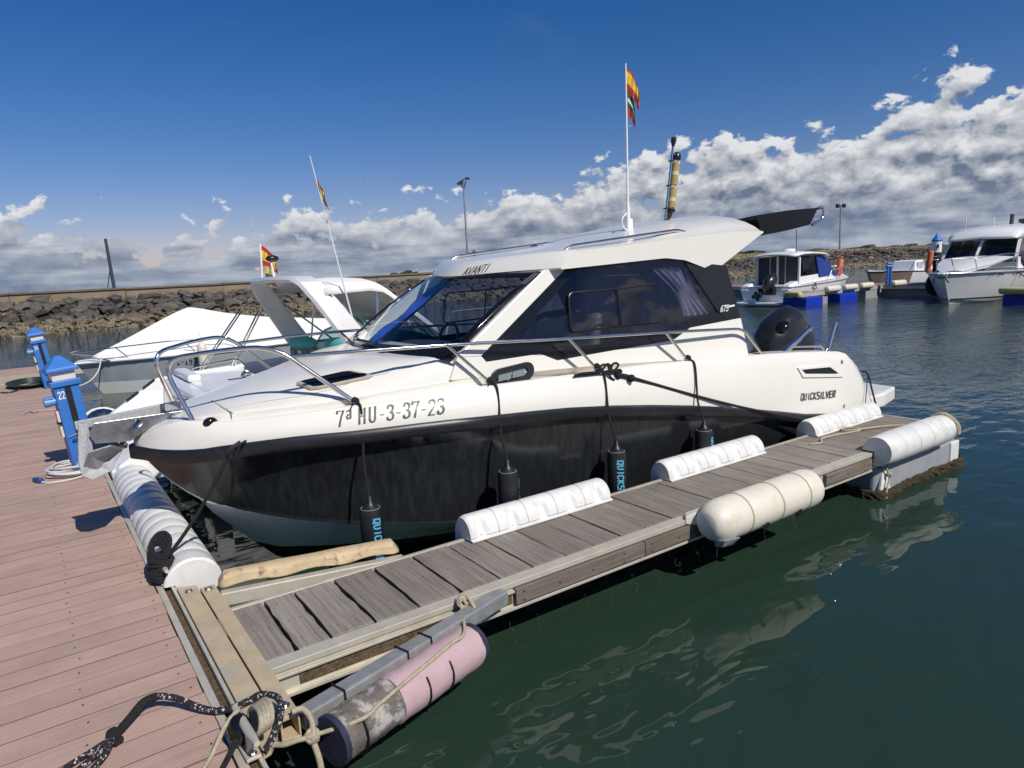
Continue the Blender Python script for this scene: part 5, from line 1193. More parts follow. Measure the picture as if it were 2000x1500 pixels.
# black and white flecked line across the boards
b3 = thing('flecked_line', 'frayed black and white flecked mooring line lying across the deck boards', 'mooring line', (.2, 2.7, 0))
def zp(px, py, z): return onz(px, py, z)
main = [zp(222, 1440, .018), zp(252, 1405, .03), zp(280, 1372, .05), zp(306, 1360, .06), zp(345, 1364, .05), zp(385, 1380, .03), zp(420, 1388, .022), zp(455, 1382, .028), zp(490, 1366, .04), zp(510, 1356, .055), zp(538, 1360, .065), zp(549, 1378, .065), zp(545, 1410, .05), zp(533, 1440, .03), zp(515, 1470, .01)]
MB().tube(spline(main, 8), [.0125]*(len(main)*8-7), 8).build('line', 'rope_fleck', b3, smooth=50)
MB().tube(spline(main[:4], 8), .0155, 8).build('tape', 'rope_black', b3, smooth=50)
for k, (ex_, ey_) in enumerate(((122, 1503), (150, 1506), (172, 1512))):
    MB().tube(spline([main[0], zp(lerp(222, ex_, .45)+k*3, lerp(1440, ey_, .45), .016+.006*k), zp(ex_, ey_, .014)], 8), .0105, 8).build('strand', 'rope_fleck', b3, smooth=50)
knot(b3, zp(222, 1436, .022), .020, 'rope_black', 5, 6, .009); MB().box(zp(231, 1447, .02), (.035, .018, .018), Matrix.Rotation(.6, 3, 'Z')).build('tape_end', 'rope_black', b3, bevel=.004)
# rope on the finger's outer end
r4 = thing('finger_rope', 'tan rope loops lying on the outer planks and round the corner fender', 'rope', fw(5.2, 0))
P4 = [fw(4.87, -.275, .012), fw(4.93, -.26, .05), fw(4.99, -.30, .02), fw(4.96, -.36, -.05), fw(4.98, -.395, -.14), fw(5.02, -.405, -.20)]
MB().tube(spline(P4, 6), .008, 7).build('loop', 'rope_tan', r4, smooth=50)
MB().tube(spline([fw(4.95, -.27, .03), fw(5.02, -.31, .012), fw(5.03, -.385, -.06), fw(5.0, -.40, -.16), fw(5.03, -.41, -.23), fw(4.97, -.42, -.34), fw(4.95, -.43, -.40)], 6), .008, 7).build('loop', 'rope_tan', r4, smooth=50)
knot(r4, fw(5.02, -.408, -.215), .018, 'rope_tan', 2, 4, .007)
MB().tube(spline([fw(4.70, .10, .01), fw(4.80, .06, .012), fw(4.93, .13, .012), fw(5.15, .11, .012), fw(5.42, .06, .012), fw(5.48, .14, .014), fw(5.40, .20, .014), fw(5.30, .15, .02), fw(5.42, .06, .024), fw(5.75, -.06, .02), fw(5.88, -.22, .03), fw(5.93, -.33, .12), fw(5.96, -.40, .152), fw(5.97, -.51, .08), fw(5.97, -.53, -.02)], 7), .008, 7).build('run', 'rope_tan', r4, smooth=50)
for k in (.0, .02, .035): MB().tube(spline([fw(5.87+k, -.26, .03), fw(5.92+k, -.33, .125), fw(5.94+k, -.41, .150), fw(5.95+k, -.51, .075), fw(5.95+k, -.53, -.02)], 6), .007, 6).build('turn', 'rope_tan', r4, smooth=50)

# ---------------------------------------------------------------- service pedestals
def pedestal(base, lean, num, label, rot=0.0, s=1.0, plain=False):
    root = thing('service_pedestal', label, 'pedestal', base, 'blue service pedestals', local=True)
    root.rotation_euler = (lean[1], lean[0], rot); root.scale = (s, s, s); w = .098
    MB().bb((-w, -w, .0), (w, w, .785)).build('column', 'pedestal_blue', root, bevel=.008)
    MB().bb((-.018, -w-.006, .0), (.030, -w+.001, .785)).build('cable_strip', 'black_rubber', root)
    MB().bb((-.118, -.118, .785), (.118, .118, .835)).build('collar', 'pedestal_blue', root, bevel=.006)
    MB().bb((-.092, -.092, .835), (.092, .092, .925)).build('lamp_lens', 'lens', root, bevel=.006)
    mb = MB(); c = [(-.128, -.128), (.128, -.128), (.128, .128), (-.128, .128)]
    mb.loft([[(x, y, .915) for x, y in c], [(x*.98, y*.98, .945) for x, y in c], [(x*.16, y*.16, 1.055) for x, y in c]], True, True); mb.build('cap', 'pedestal_blue', root, bevel=.008)
    so = MB(); so.lathe([(.035, 0), (.035, .05), (.040, .05), (.040, .085), (.03, .09)], 14, Matrix.Rotation(R(-90), 3, 'Y'), (-w, -.03, .66)); so.box((-w-.05, -.03, .70), (.06, .07, .02)); so.build('socket', 'socket_blue', root, smooth=40)
    for z in (.52, .38): MB().bb((-w-.022, -.055, z-.05), (-w, .045, z+.05)).build('meter_box', 'vinyl_cream', root, bevel=.004)
    for z in (.46,): MB().bb((-w-.03, -.04, z-.012), (-w, .03, z+.012)).build('latch', 'black_plastic', root)
    if num: text_mesh(num, lambda u, v, i: (-.078+u*.052, -w-.0025-.00005*i, .68+v*.062), .16, .16, track=.16).build('number', 'paint_white', root)
    return root
pb = pedestal((.265, 7.27, 0), (-R(4.6), R(-1.0)), '22', 'blue service pedestal numbered 22 with white cable coiled at its foot', R(6))
MB().tube(spline([(-.09, -.11, .33), (-.02, -.115, .345), (.05, -.12, .36)], 4), .003, 6).build('tap_lever', 'steel', pb); MB().lathe([(.014, 0), (.014, .03)], 10, Matrix.Rotation(R(90), 3, 'X'), (.055, -.098, .36)).build('tap', 'steel_dull', pb); MB().bb((-.06, -.118, .285), (.02, -.104, .305)).build('hook', 'plug_blue', pb)
p24 = pedestal((.20, 14.05, 0), (-R(6.5), R(-1.5)), '24', 'blue service pedestal numbered 24 with dark hose coiled at its foot', R(6))
MB().tube([(-.10, -.115, .32), (.0, -.12, .34)], .003, 6).build('tap_lever', 'steel', p24); MB().bb((-.04, -.125, .25), (.05, -.104, .29)).build('hook', 'black_plastic', p24)
cc = thing('shore_cable', 'white shore power cable coiled round the foot of the pedestal, blue plug', 'cable', (.2, 7.1, 0)); rnd = random.Random(7)
for i in range(8):
    rx, ry = rnd.uniform(.19, .26), rnd.uniform(.14, .20); cx_, cy_ = .205+rnd.uniform(-.02, .02), 7.12+rnd.uniform(-.02, .03); z = .012+.011*i
    MB().tube([(cx_+rx*math.cos(t), cy_+ry*math.sin(t), z+.006*math.sin(3*t+i)) for t in [2*math.pi*k/24 for k in range(24)]], .0085, 7, True).build('turn', 'cable_white', cc, smooth=50)
MB().tube(spline([(.46, 7.16, .05), (.36, 6.95, .03), (.15, 6.86, .012), (-.02, 6.88, .010), (-.075, 6.95, .012)], 7), .0085, 7).build('tail', 'cable_white', cc, smooth=50)
pgd = (Vector((-.13, 7.06, .018))-Vector((-.075, 6.95, .018))).normalized(); MB().lathe([(.012, 0), (.024, .012), (.026, .05), (.022, .085)], 12, pgd.to_track_quat('Z', 'Y').to_matrix(), (-.075, 6.95, .022)).build('plug', 'plug_blue', cc, smooth=40)
MB().lathe([(.020, .086), (.018, .12)], 12, pgd.to_track_quat('Z', 'Y').to_matrix(), (-.075, 6.95, .022)).build('plug_sleeve', 'nav_green', cc, smooth=40)
MB().tube(spline([(.30, 7.30, .05), (.24, 7.16, .16), (.20, 7.13, .06)], 5), .008, 6).build('riser', 'cable_white', cc, smooth=50)
hs = thing('hose', 'dark green hose coiled on the deck boards behind pedestal 22', 'hose', (-.05, 14.5, 0))
for i in range(6): MB().tube([(-.08+(.26+.02*i)*math.cos(t), 14.75+(.42+.04*i)*math.sin(t), .014+.012*i) for t in [2*math.pi*k/24 for k in range(24)]], .013, 6, True).build('turn', 'hose', hs, smooth=50)
MB().tube(spline([(-.2, 14.4, .02), (-.33, 14.0, .015), (-.42, 13.95, .015), (-.5, 14.05, .015)], 5), .013, 6).build('tail', 'hose', hs, smooth=50)
ro_ = thing('rope_scrap', 'short scrap of pale pink rope lying on the deck boards', 'rope', (-.05, 11.35, 0)); MB().tube(spline([onz(45, 808, .012), onz(58, 803, .012), onz(66, 804.5, .02), onz(78, 802, .012), onz(98, 801, .012), onz(120, 799, .012)], 6), .011, 6).build('strand', 'pink_foam', ro_, smooth=50)

# ---------------------------------------------------------------- fenders hung from the rail
FT = ['black cylindrical fender with blue lettering hung beside the registration number', 'black cylindrical fender with blue lettering hung below the oval cabin light', 'black cylindrical fender with upright blue lettering hung under the looped mooring line', 'black cylindrical fender with blue lettering hung highest, below the aft rail post']
for i, (kx, ky, tx, ty, ang) in enumerate(((693, 787, 722, 977, 20), (957, 748, 991, 906, 75), (1165, 720, 1204, 868, -8), (1342, 703, 1375, 828, 35))):
    tp = bhit(tx, ty, lambda q: q.y+hb_(q.x)+.085); kn = rp(kx, ky); L = .56; r = .071
    root = thing('boat_fender', FT[i], 'fender', from_b(tp-Vector((0, 0, L+.06))), 'black fenders hung along the boat'); W0 = from_b(tp)
    prof = [(.018, -L-.055), (.028, -L-.02), (.060, -L+.015), (r, -L+.05), (r, -.075), (.066, -.055), (.058, -.050), (.040, -.034), (.020, -.012), (.014, .02), (.010, .026)]
    mb = MB(); mb.lathe(prof, 20, o=W0); bd_ = mb.build('body', 'black_rubber', root, smooth=40)
    MB().tube([W0+Vector((.0585*math.cos(t), .0585*math.sin(t), -.049)) for t in [2*math.pi*k/20 for k in range(20)]], .002, 5, True).build('seam', 'float_grey', bd_)
    for da in (0, 95):
        def fn(u, v, k, da=da, W0=W0): 
            a = R(-105+ang+da)+(.5-v)*-.62; return W0+Vector(((r+.0012+.00003*k)*math.cos(a), (r+.0012+.00003*k)*math.sin(a), -.10-u*.40))
        text_mesh('QUICKSILVER', fn, .20, .20, slant=.1, track=.12).build('lettering', 'print_cyan', bd_)
    K = from_b(kn); edge = from_b(bhit(lerp(kx, tx, .62), lerp(ky, ty, .62), lambda q: q.y+hb_(q.x)+.036))
    MB().tube(spline([K+Vector((0, -.01, .0)), K+Vector((.01, -.07, -.035)), edge, edge.lerp(W0+Vector((0, 0, .02)), .5), W0+Vector((0, 0, .022))], 7), .0082, 6).build('lanyard', 'rope_black', root, smooth=50)
    knot(root, K+Vector((0, -.005, .012)), .024, 'rope_black', i+2, 9, .0075)
    MB().tube(spline([K+Vector((0, 0, 0)), K+Vector((-.04, -.03, -.02)), K+Vector((-.05, -.045, -.05))], 5), .005, 6).build('tail', 'rope_black', root, smooth=50)
# spring line from the midship cleat to the finger
sp = thing('spring_line', 'black mooring line running from the looped midship cleat aft along the hull to the finger', 'mooring line', from_b(rp(1215, 733)))
c0_ = bhit(1205, 733, lambda q: q.y+hb_(q.x)-.05); W0 = from_b(c0_); e0 = from_b(bhit(1236, 738, lambda q: q.y+hb_(q.x)-.02)); e1 = Vector((5.95, 3.42, .05))
MB().tube([e0.lerp(e1, k/14)+Vector((0, 0, -.035*math.sin(k/14*math.pi))) for k in range(15)], .0115, 8).build('line', 'rope_black', sp, smooth=50)
def sh(px, py, o): return from_b(bhit(px, py, lambda q: q.y+hb_(q.x)-.05+o))
MB().tube(spline([sh(1122, 733, .01), sh(1140, 729, .012), sh(1165, 727, .015), sh(1195, 725, .02), sh(1207, 715, .02), sh(1204, 709, .02), sh(1196, 712, .02), sh(1195, 722, .02), sh(1209, 727, .025), sh(1216, 733, .02)], 7), .0085, 7).build('loop', 'rope_black', sp, smooth=50)
MB().tube(spline([sh(1122, 734, .0), sh(1142, 732, .003), sh(1168, 729, .005), sh(1178, 720, .02), sh(1186, 711, .02), sh(1193, 716, .02), sh(1188, 728, .02), sh(1194, 738, .02), sh(1200, 742, .02)], 7), .0085, 7).build('loop', 'rope_black', sp, smooth=50)
MB().tube(spline([sh(1170, 724, .02), sh(1176, 713, .02), sh(1187, 714, .02), sh(1192, 726, .02), sh(1210, 722, .02), sh(1214, 727, .02)], 7), .0085, 7).build('loop', 'rope_black', sp, smooth=50)
MB().tube([W0+Vector((0, -.012, .004)), W0.lerp(e0, .5)+Vector((0, -.014, .006)), e0+Vector((0, -.006, .002))], [.018, .015, .012], 8).build('splice', 'rope_black', sp, smooth=50); knot(sp, W0+Vector((.0, -.012, .004)), .026, 'rope_black', 61, 8, .0095, 'hitch'); knot(sp, e0+Vector((-.03, -.014, .004)), .022, 'rope_black', 63, 7, .0095, 'hitch')
# stern strap
ss = thing('stern_line', 'thin black line hanging from the stern corner down to the finger', 'mooring line', from_b((6.6, -1.15, .3)))
a0 = from_b(bp(1695, 731, 1.20)); MB().tube(spline([a0+Vector((0, .06, .02)), a0, a0.lerp(from_b(bp(1712, 795, 1.24)), .5), from_b(bp(1714, 803, 1.26))], 5), .009, 6).build('line', 'rope_black', ss, smooth=50); MB().tube([a0, from_b(bp(1690, 789, 1.25))], .005, 6).build('tail', 'rope_black', ss)

# ---------------------------------------------------------------- flags
def flag(parent_label, top, down, fly, bands, nm='ensign', fold=.02, droop=.8, group=None, seed=0):
    """a limp flag: hoist runs down from top, the fly droops"""
    root = thing(nm, parent_label, 'flag', top, group); top, down, fly = Vector(top), Vector(down), Vector(fly); side_ = fly.cross(down).normalized()
    for h0, h1, m in bands:
        mb = MB(); rows = []
        for j in range(4):
            h = lerp(h0, h1, j/3); row = []
            for i in range(15):
                f = i/14; p = top+down*h*(1-.25*f)+fly*(f*(1-.35*f))+Vector((0, 0, -droop*fly.length*f**1.4))+side_*(fold*(math.sin(f*11+h*5+seed)+.6*math.sin(f*23+h*2))*f**.5); row.append(p)
            rows.append(row)
        mb.loft(rows); mb.build('stripe', m, root, smooth=70)
    return root
at_w, ab_w = from_b(at_), from_b(ab); dn = (ab_w-at_w).normalized()
flag('limp red and yellow flag at the top of the white whip aerial', at_w+dn*.03, dn*.17, Rt*.17, [(0, .16, 'flag_red'), (.16, .78, 'flag_yellow'), (.78, 1.25, 'flag_red')], 'flag', .014, 1.3)
flag('dark green and white flag hanging under the red and yellow one on the aerial', at_w+dn*.19+Rt*.012, dn*.22, Rt*.09, [(0, .4, 'flag_green'), (.4, .55, 'paint_white'), (.55, .8, 'flag_green'), (.8, 1.1, 'flag_red')], 'flag', .012, 2.0, seed=2)
# ---------------------------------------------------------------- the other boats: own space, bow at x = 0, aft is +x, z = 0 at the water
def hull(root, L, B, zb, zs, hm, dm, rake=.5, full=.42, strake=None, lower=None, zl=.28, flare=.82, keel_=-.4):
    """lofted hull with a deck; returns half-beam and sheer functions"""
    def hbm(s): f = s/L; return B/2*min(1, (1-(1-min(f/full, 1))**2.2))*(1-.06*max(0, f-.6))
    def sh_(s): return lerp(zb, zs, (s/L)**.7)
    S = [L*q for q in (0, .008, .03, .06, .10, .15, .21, .28, .36, .45, .6, .75, .9, 1.0)]
    def sec(s, a, b_):
        out = []
        for k in range(6):
            f = lerp(a, b_, k/5); z = lerp(keel_, sh_(s), f); x = s+rake*(1-max(0, (z-keel_)/(sh_(s)-keel_)))*max(0, 1-s/(L*.45)); w = hbm(s)*lerp(flare*.55, 1, min(1, f**.55)) if f > 0 else hbm(s)*.2
            out.append((x, -w, z))
        return out
    fz = lambda s: (zl-keel_)/(sh_(s)-keel_)
    def shell(a, b_, nm, m):
        mb = MB(); mb.loft([sec(s, a(s), b_(s)) for s in S]); mb.join(mb.mirror()); return mb.build(nm, m, root, smooth=45)
    if lower: shell(lambda s: fz(s), lambda s: 1, 'hull', hm); shell(lambda s: 0, lambda s: fz(s), 'hull_bottom', lower)
    else: shell(lambda s: 0, lambda s: 1, 'hull', hm)
    e = sec(L, 0, 1); mb = MB(); mb.add(e+[(x, -y, z) for x, y, z in reversed(e)], [tuple(range(12))]); mb.build('transom', hm, root)
    if dm:
        mb = MB(); mb.loft([[(s, y*hbm(s)*.985, sh_(s)-.012+.05*(1-y*y)) for y in (-1, -.6, 0, .6, 1)] for s in S]); mb.build('deck', dm, root, smooth=45)
    if strake:
        mb = MB()
        for sg in (-1, 1): mb.tube([(s-.015, sg*(hbm(s)+.006), sh_(s)-.02) for s in S], .026, 6)
        mb.build('rubbing_strake', strake, root, smooth=50)
    return hbm, sh_
def rail_loop(root, pts, r=.013, nm='rail', m='steel', mir=True):
    mb = MB(); mb.tube(fillet(pts, .08), r, 7)
    if mir: mb.join(mb.mirror())
    return mb.build(nm, m, root, smooth=50)
W = Vector((0, 0, WATER))
def lettering(root, txt, p, q, h, m='print_black', nm='lettering', off=(0, 0, 0), w=.15):
    p, q = Vector(p), Vector(q); up = Vector((0, 0, h)); text_mesh(txt, lambda u, v, i: p.lerp(q, u)+up*v+Vector(off)*(1+.02*i), w, w, track=.14).build(nm, m, root)

# ---- sport cruiser lying stern-to next to the main boat
cz = WATER; cr_ = thing('sport_cruiser', 'white sport cruiser with leaning radar arch, white canopy and green trimmed seats', 'motorboat', (1.05, 7.65, 0), local=True)
def cx_(s): return Vector((s-1.05, 0, 0))
def C(x, y, z): return Vector((x-1.05, y-7.65, z))
mb = MB(); rows = []
for f in [i/13 for i in range(14)]:
    x = lerp(1.10, 8.6, f); hbw = 1.20*(1-max(0, (f-.45)/.55)**2.3); zs = lerp(.50, .72, f); rows.append([C(x, 7.65-hbw, zs), C(x, 7.65-hbw*.98, zs-.25), C(x, 7.65-hbw*.86, -.30), C(x, 7.65-hbw*.3, -.6), C(x, 7.65, -.7)])
mb.loft(rows); mb.join(MB().join(mb.mirror())); mb.build('hull', 'gelcoat_cool', cr_, smooth=40)
mb = MB(); rows = [[C(x, 7.65-1.20*(1-max(0, (f-.45)/.55)**2.3)*k, lerp(.50, .72, f)+.06*(1-k*k)) for k in (1, .7, 0, -.7, -1)] for f, x in [(i/11, lerp(4.2, 8.6, i/11)) for i in range(12)]]
rows = [[C(x, 7.65-1.20*(1-max(0, ((x-1.1)/7.5-.45)/.55)**2.3)*k, lerp(.50, .72, (x-1.1)/7.5)+.10*(1-k*k)) for k in (1, .8, .4, 0, -.4, -.8, -1)] for x in [3.9+.47*i for i in range(11)]]
mb.loft(rows); mb.build('foredeck', 'gelcoat_cool', cr_, smooth=40)
MB().hexa([C(.42, 6.65, -.02), C(1.14, 6.5, -.05), C(1.14, 8.8, -.05), C(.42, 8.6, -.02), C(.42, 6.65, .07), C(1.14, 6.5, .07), C(1.14, 8.8, .07), C(.42, 8.6, .07)]).build('bathing_platform', 'gelcoat_cool', cr_, bevel=.02)
MB().hexa([C(1.14, 6.48, -.3), C(1.30, 6.48, -.3), C(1.30, 8.82, -.3), C(1.14, 8.82, -.3), C(1.20, 6.50, .56), C(1.34, 6.50, .58), C(1.34, 8.80, .58), C(1.20, 8.80, .56)]).build('transom', 'gelcoat_cool', cr_, bevel=.02)
for y, w in ((8.74, .09), (6.50, .09)):   # quarter wings sloping down to the platform
    wg = MB(); wg.prism([C(.46, y, .05), C(.46, y, .12), C(1.14, y, .57), C(1.6, y, .60), C(1.6, y, .0), C(.6, y, -.05)], (0, w, 0)); wgo = wg.build('quarter_wing', 'gelcoat_cool', cr_, bevel=.025)
for a in (.80, .98): MB().beam(C(a, 8.735, .36+(a-.8)*.66), C(a+.13, 8.735, .445+(a-.8)*.66), .01, .022).build('vent_slot', 'antifoul', cr_)
MB().bb(C(1.34, 6.56, .40), C(2.05, 8.74, .585)).build('sun_pad_base', 'gelcoat_cool', cr_, bevel=.03)
MB().bb(C(1.32, 7.9, .58), C(1.46, 8.75, .66)).build('coaming', 'gelcoat_cool', cr_, bevel=.03)
MB().bb(C(2.05, 6.60, .0), C(4.0, 8.70, .05)).build('cockpit_sole', 'vinyl_cream', cr_)
for y in (6.47, 8.70): MB().hexa([C(1.5, y, .3), C(4.0, y, .3), C(4.0, y+.13, .3), C(1.5, y+.13, .3), C(1.5, y, .60), C(4.0, y, .72), C(4.0, y+.13, .72), C(1.5, y+.13, .60)]).build('cockpit_side', 'gelcoat_cool', cr_, bevel=.03)
for y in (7.05, 7.4): rail_loop(cr_, [C(.50, y+.75, .10), C(.50, y+.75, .27), C(1.10, y+.75, .30), C(1.16, y+.75, .26)], .012, 'platform_rail', 'steel', False)
for x in (.62, .78): MB().tube([C(x, 7.8, .07), C(x, 7.8, .28)], .012, 7).build('rail_post', 'steel', cr_)
knot(cr_, C(.52, 7.75, .12), .06, 'rope_white', 21, 9, .012, 'stern_rope'); knot(cr_, C(.60, 7.55, .10), .05, 'rope_fleck', 22, 8, .011, 'stern_rope')
lettering(cr_, 'ARETE', C(1.150, 7.95, .36), C(1.150, 7.15, .36), .12, 'print_grey', 'boat_name', (-.004, 0, 0), .18)
rail_loop(cr_, [C(1.45, 8.55, .58), C(1.48, 8.55, .66), C(2.0, 8.55, .72), C(2.08, 8.55, .62)], .011, 'grab_rail', 'steel', False)
MB().bb(C(1.68, 7.68, .586), C(2.06, 7.72, .592)).build('hinge_strip', 'black_rubber', cr_)
knot(cr_, C(1.86, 7.66, .62), .05, 'steel_dull', 31, 5, .010, 'shackle')
# seats
def seat(x, y, rot):
    T = Matrix.Translation(C(x, y, .32)) @ Matrix.Rotation(rot, 4, 'Z')
    def bx(a, b_, m, nm, bv): mb = MB(); mb.bb(a, b_); mb.v = [T @ v for v in mb.v]; return mb.build(nm, m, cr_, bevel=bv, seg=3)
    bx((-.22, -.24, .0), (.26, .24, .16), 'vinyl_cream', 'seat_cushion', .05)
    mb = MB(); mb.hexa([T @ Vector(q) for q in ((-.30, -.24, .05), (-.18, -.24, .05), (-.18, .24, .05), (-.30, .24, .05), (-.36, -.22, .52), (-.26, -.22, .52), (-.26, .22, .52), (-.36, .22, .52))]); mb.build('seat_back', 'vinyl_grey', cr_, bevel=.045, seg=3)
    for k in (-.12, 0, .12): mb = MB(); mb.beam(T @ Vector((-.335, k, .10)), T @ Vector((-.370, k*.95, .48)), .075, .02, up=T.to_3x3() @ Vector((-1, 0, 0))); mb.build('seat_panel', 'vinyl_cream' if k == 0 else 'vinyl_grey', cr_, bevel=.012)
    mb = MB(); mb.ell(T @ Vector((-.31, 0, .56)), (.085, .25, .085), 16, 10, Matrix.Rotation(rot, 3, 'Z')); mb.build('seat_bolster', 'vinyl_green', cr_, smooth=60)
    MB().tube([T @ Vector((0, 0, -.30)), T @ Vector((0, 0, .02))], .05, 10).build('seat_post', 'steel_dull', cr_, smooth=40)
seat(2.90, 8.05, .35); seat(3.05, 7.25, .15)
MB().bb(C(2.10, 7.9, .05), C(2.32, 8.6, .42)).build('aft_seat', 'vinyl_green', cr_, bevel=.06, seg=3)
# radar arch
mb = MB(); leg = lambda y, w: [C(2.86, y, .60), C(3.14, y, .62), C(2.52, y, 1.52), C(2.44, y, 1.60), C(2.20, y, 1.615), C(2.22, y, 1.52)]
prof_ = [(-1.08, .58), (-1.04, 1.0), (-.98, 1.38), (-.88, 1.56), (-.70, 1.615), (0, 1.63), (.70, 1.615), (.88, 1.56), (.98, 1.38), (1.04, 1.0), (1.08, .58)]
rows = []
for i, (y, z) in enumerate(prof_):
    xa = lerp(2.98, 2.33, min(1, (z-.58)/1.02)); w = lerp(.17, .125, min(1, (z-.58)/1.02)); n0 = prof_[max(i-1, 0)]; n1 = prof_[min(i+1, len(prof_)-1)]; t = Vector((0, n1[0]-n0[0], n1[1]-n0[1])).normalized(); nr = Vector((0, -t.z, t.y))*.032
    c = C(xa, 7.65+y, z); rows.append([c+Vector((-w, 0, 0)), c+Vector((-w*.8, 0, 0))+nr, c+Vector((w*.8, 0, 0))+nr, c+Vector((w, 0, 0)), c+Vector((w*.8, 0, 0))-nr, c+Vector((-w*.8, 0, 0))-nr])
mb.loft(spline_rows(rows, 4) if 'spline_rows' in globals() else rows, True, True); mb.build('radar_arch', 'gelcoat_cool', cr_, smooth=40)
# canopy
mb = MB(); rows = []
cprof = [(2.44, 1.60), (2.65, 1.615), (2.92, 1.62), (3.06, 1.60), (3.13, 1.55), (3.28, 1.43), (3.48, 1.27), (3.68, 1.11)]
for x, z in cprof: rows.append([C(x+.02*abs(k), 7.65+k*(.98+.04*(x-2.4)), z-.10*abs(k)**3-(.06 if abs(k) == 1 else 0)+.004*math.sin(x*30+k*4)) for k in (-1, -.96, -.8, -.5, -.2, 0, .2, .5, .8, .96, 1)])
mb.loft(rows); mb.build('canopy', 'canvas_white', cr_, smooth=60, solid=.004)
for sg in (-1, 1):
    for pts in ([C(2.50, 7.65+sg*.98, 1.45), C(3.35, 7.65+sg*1.02, .74)], [C(3.04, 7.65+sg*.96, 1.50), C(2.98, 7.65+sg*1.0, .98), C(2.95, 7.65+sg*1.03, .78)], [C(3.05, 7.65+sg*.96, 1.35), C(3.42, 7.65+sg*1.0, 1.0)]): MB().tube(pts, .011, 7).build('canopy_bow', 'steel', cr_, smooth=50)
# windscreen
def panel(P, m='glass_teal'): 
    MB().add([C(*p) for p in P], [(0, 1, 2, 3)]).build('windscreen_pane', m, cr_); MB().tube([C(*p) for p in P], .014, 6, True).build('windscreen_frame', 'aluminium', cr_, smooth=40)
panel([(3.85, 6.75, .74), (3.95, 7.60, .80), (3.60, 7.58, 1.15), (3.50, 6.80, 1.10)]); panel([(3.95, 7.70, .80), (3.85, 8.55, .74), (3.50, 8.50, 1.10), (3.60, 7.72, 1.15)])
panel([(2.95, 6.60, .70), (3.83, 6.70, .74), (3.49, 6.76, 1.09), (3.12, 6.70, .95)]); panel([(2.95, 8.70, .70), (3.83, 8.60, .74), (3.49, 8.54, 1.09), (3.12, 8.60, .95)])
rail_loop(cr_, [C(5.0, 6.55, .66), C(5.1, 6.55, 1.05), C(7.4, 6.9, 1.10), C(8.5, 7.6, 1.12)], .012, 'bow_rail', 'steel', False); rail_loop(cr_, [C(5.0, 8.75, .66), C(5.1, 8.75, 1.05), C(7.4, 8.4, 1.10), C(8.5, 7.7, 1.12)], .012, 'bow_rail', 'steel', False)
# stern supports for the cover (paired tubes leaning on the far side)
for x, y, x2, y2 in ((1.95, 8.72, 2.30, 8.50), (1.60, 8.78, 2.10, 8.62)):
    for d in (0, .035): MB().tube([C(x+d, y, .60), C(x2+d, y2, 1.28)], .010, 6).build('support_tube', 'steel', cr_, smooth=50)
mb = MB(); p = C(2.33, 7.85, 1.66); mb.tube([p, p+Vector((-.02, 0, .17))], .012, 7); mb.build('spotlight_stem', 'paint_white', cr_); mb = MB(); mb.ell(p+Vector((.0, 0, .20)), (.075, .05, .038), 12, 8); mb.build('spotlight', 'black_plastic', cr_, smooth=50)
sA = ony(512, 545, 8.35); sB = ony(508, 476, 8.35); MB().tube([C(sA.x, sA.y, 1.60), C(sB.x, sB.y, sB.z)], .010, 7).build('flag_staff', 'paint_white', cr_)
ab2, at2 = ony(697, 655, 6.62), ony(605, 304, 6.62)
MB().tube([C(*ab2), C(*at2)], [.010, .004], 7).build('whip_aerial', 'paint_white', cr_, smooth=50)
knot(cr_, C(ab2.x, ab2.y-.02, ab2.z-.02), .05, 'black_plastic', 41, 4, .008, 'aerial_clamp')
dn2 = (ab2-at2).normalized(); q = at2+dn2*(at2-ab2).length*.115
flag('pale yellow flag rolled tight on the slanted aerial of the white cruiser', q, dn2*.16, Rt*.13+Vector((0, 0, -.10)), [(0, .25, 'flag_red'), (.25, 1.3, 'flag_pale')], 'flag', .02, 1.0, seed=1)
fs = Vector((sB.x, sB.y, sB.z-.02)); flag('faded red and yellow flag on the staff above the radar arch', fs, Vector((.01, 0, -.22)), Rt*.26+Vector((0, 0, -.02)), [(0, .25, 'flag_red'), (.25, .8, 'flag_yellow'), (.8, 1.05, 'flag_red')], 'flag', .03, .75)
flag('green, red and black flag hanging below the faded one at the radar arch', fs+Vector((.015, 0, -.235)), Vector((.01, 0, -.18)), Rt*.16, [(0, .5, 'flag_pale'), (.5, 1.0, 'flag_green'), (1.0, 1.25, 'flag_red')], 'flag', .03, .5, seed=3)

# ---- boat under a white cover
tb = thing('covered_boat', 'grey hulled boat under a peaked white canvas cover', 'motorboat', (.66, 15.55, WATER), local=True)
hbm, shr = hull(tb, 6.4, 2.3, .66, .80, 'hull_grey', 'gelcoat_cool', rake=.62, full=.5, strake='gelcoat_cool', lower='gelcoat_cool', zl=.24)
mb = MB(); rows = []
ridge = smooth_tab([(.30, .76), (.8, .98), (1.4, 1.27), (2.0, 1.54), (2.25, 1.56), (2.8, 1.42), (3.6, 1.27), (4.6, 1.16), (5.6, 1.05), (6.3, .96)], 2)
for s, z in ridge: 
    b = hbm(s)+.02; e = shr(s)-.02; rows.append([(s, y*b, lerp(z, e, abs(y)**(1.15))-.05*math.sin(abs(y)*math.pi)) for y in (-1, -.85, -.6, -.35, -.1, 0, .1, .35, .6, .85, 1)])
mb.loft(rows); mb.build('canvas_cover', 'canvas_white', tb, smooth=35, solid=.006)
rail_loop(tb, [(.55, -.45, .68), (-.05, -.12, .84), (.0, 0, .86)], .011, 'pulpit'); rail_loop(tb, [(-.05, -.12, .86), (.6, -.52, .92), (1.5, -.92, .98), (2.6, -1.12, .98), (2.7, -1.12, .82)], .011, 'side_rail')
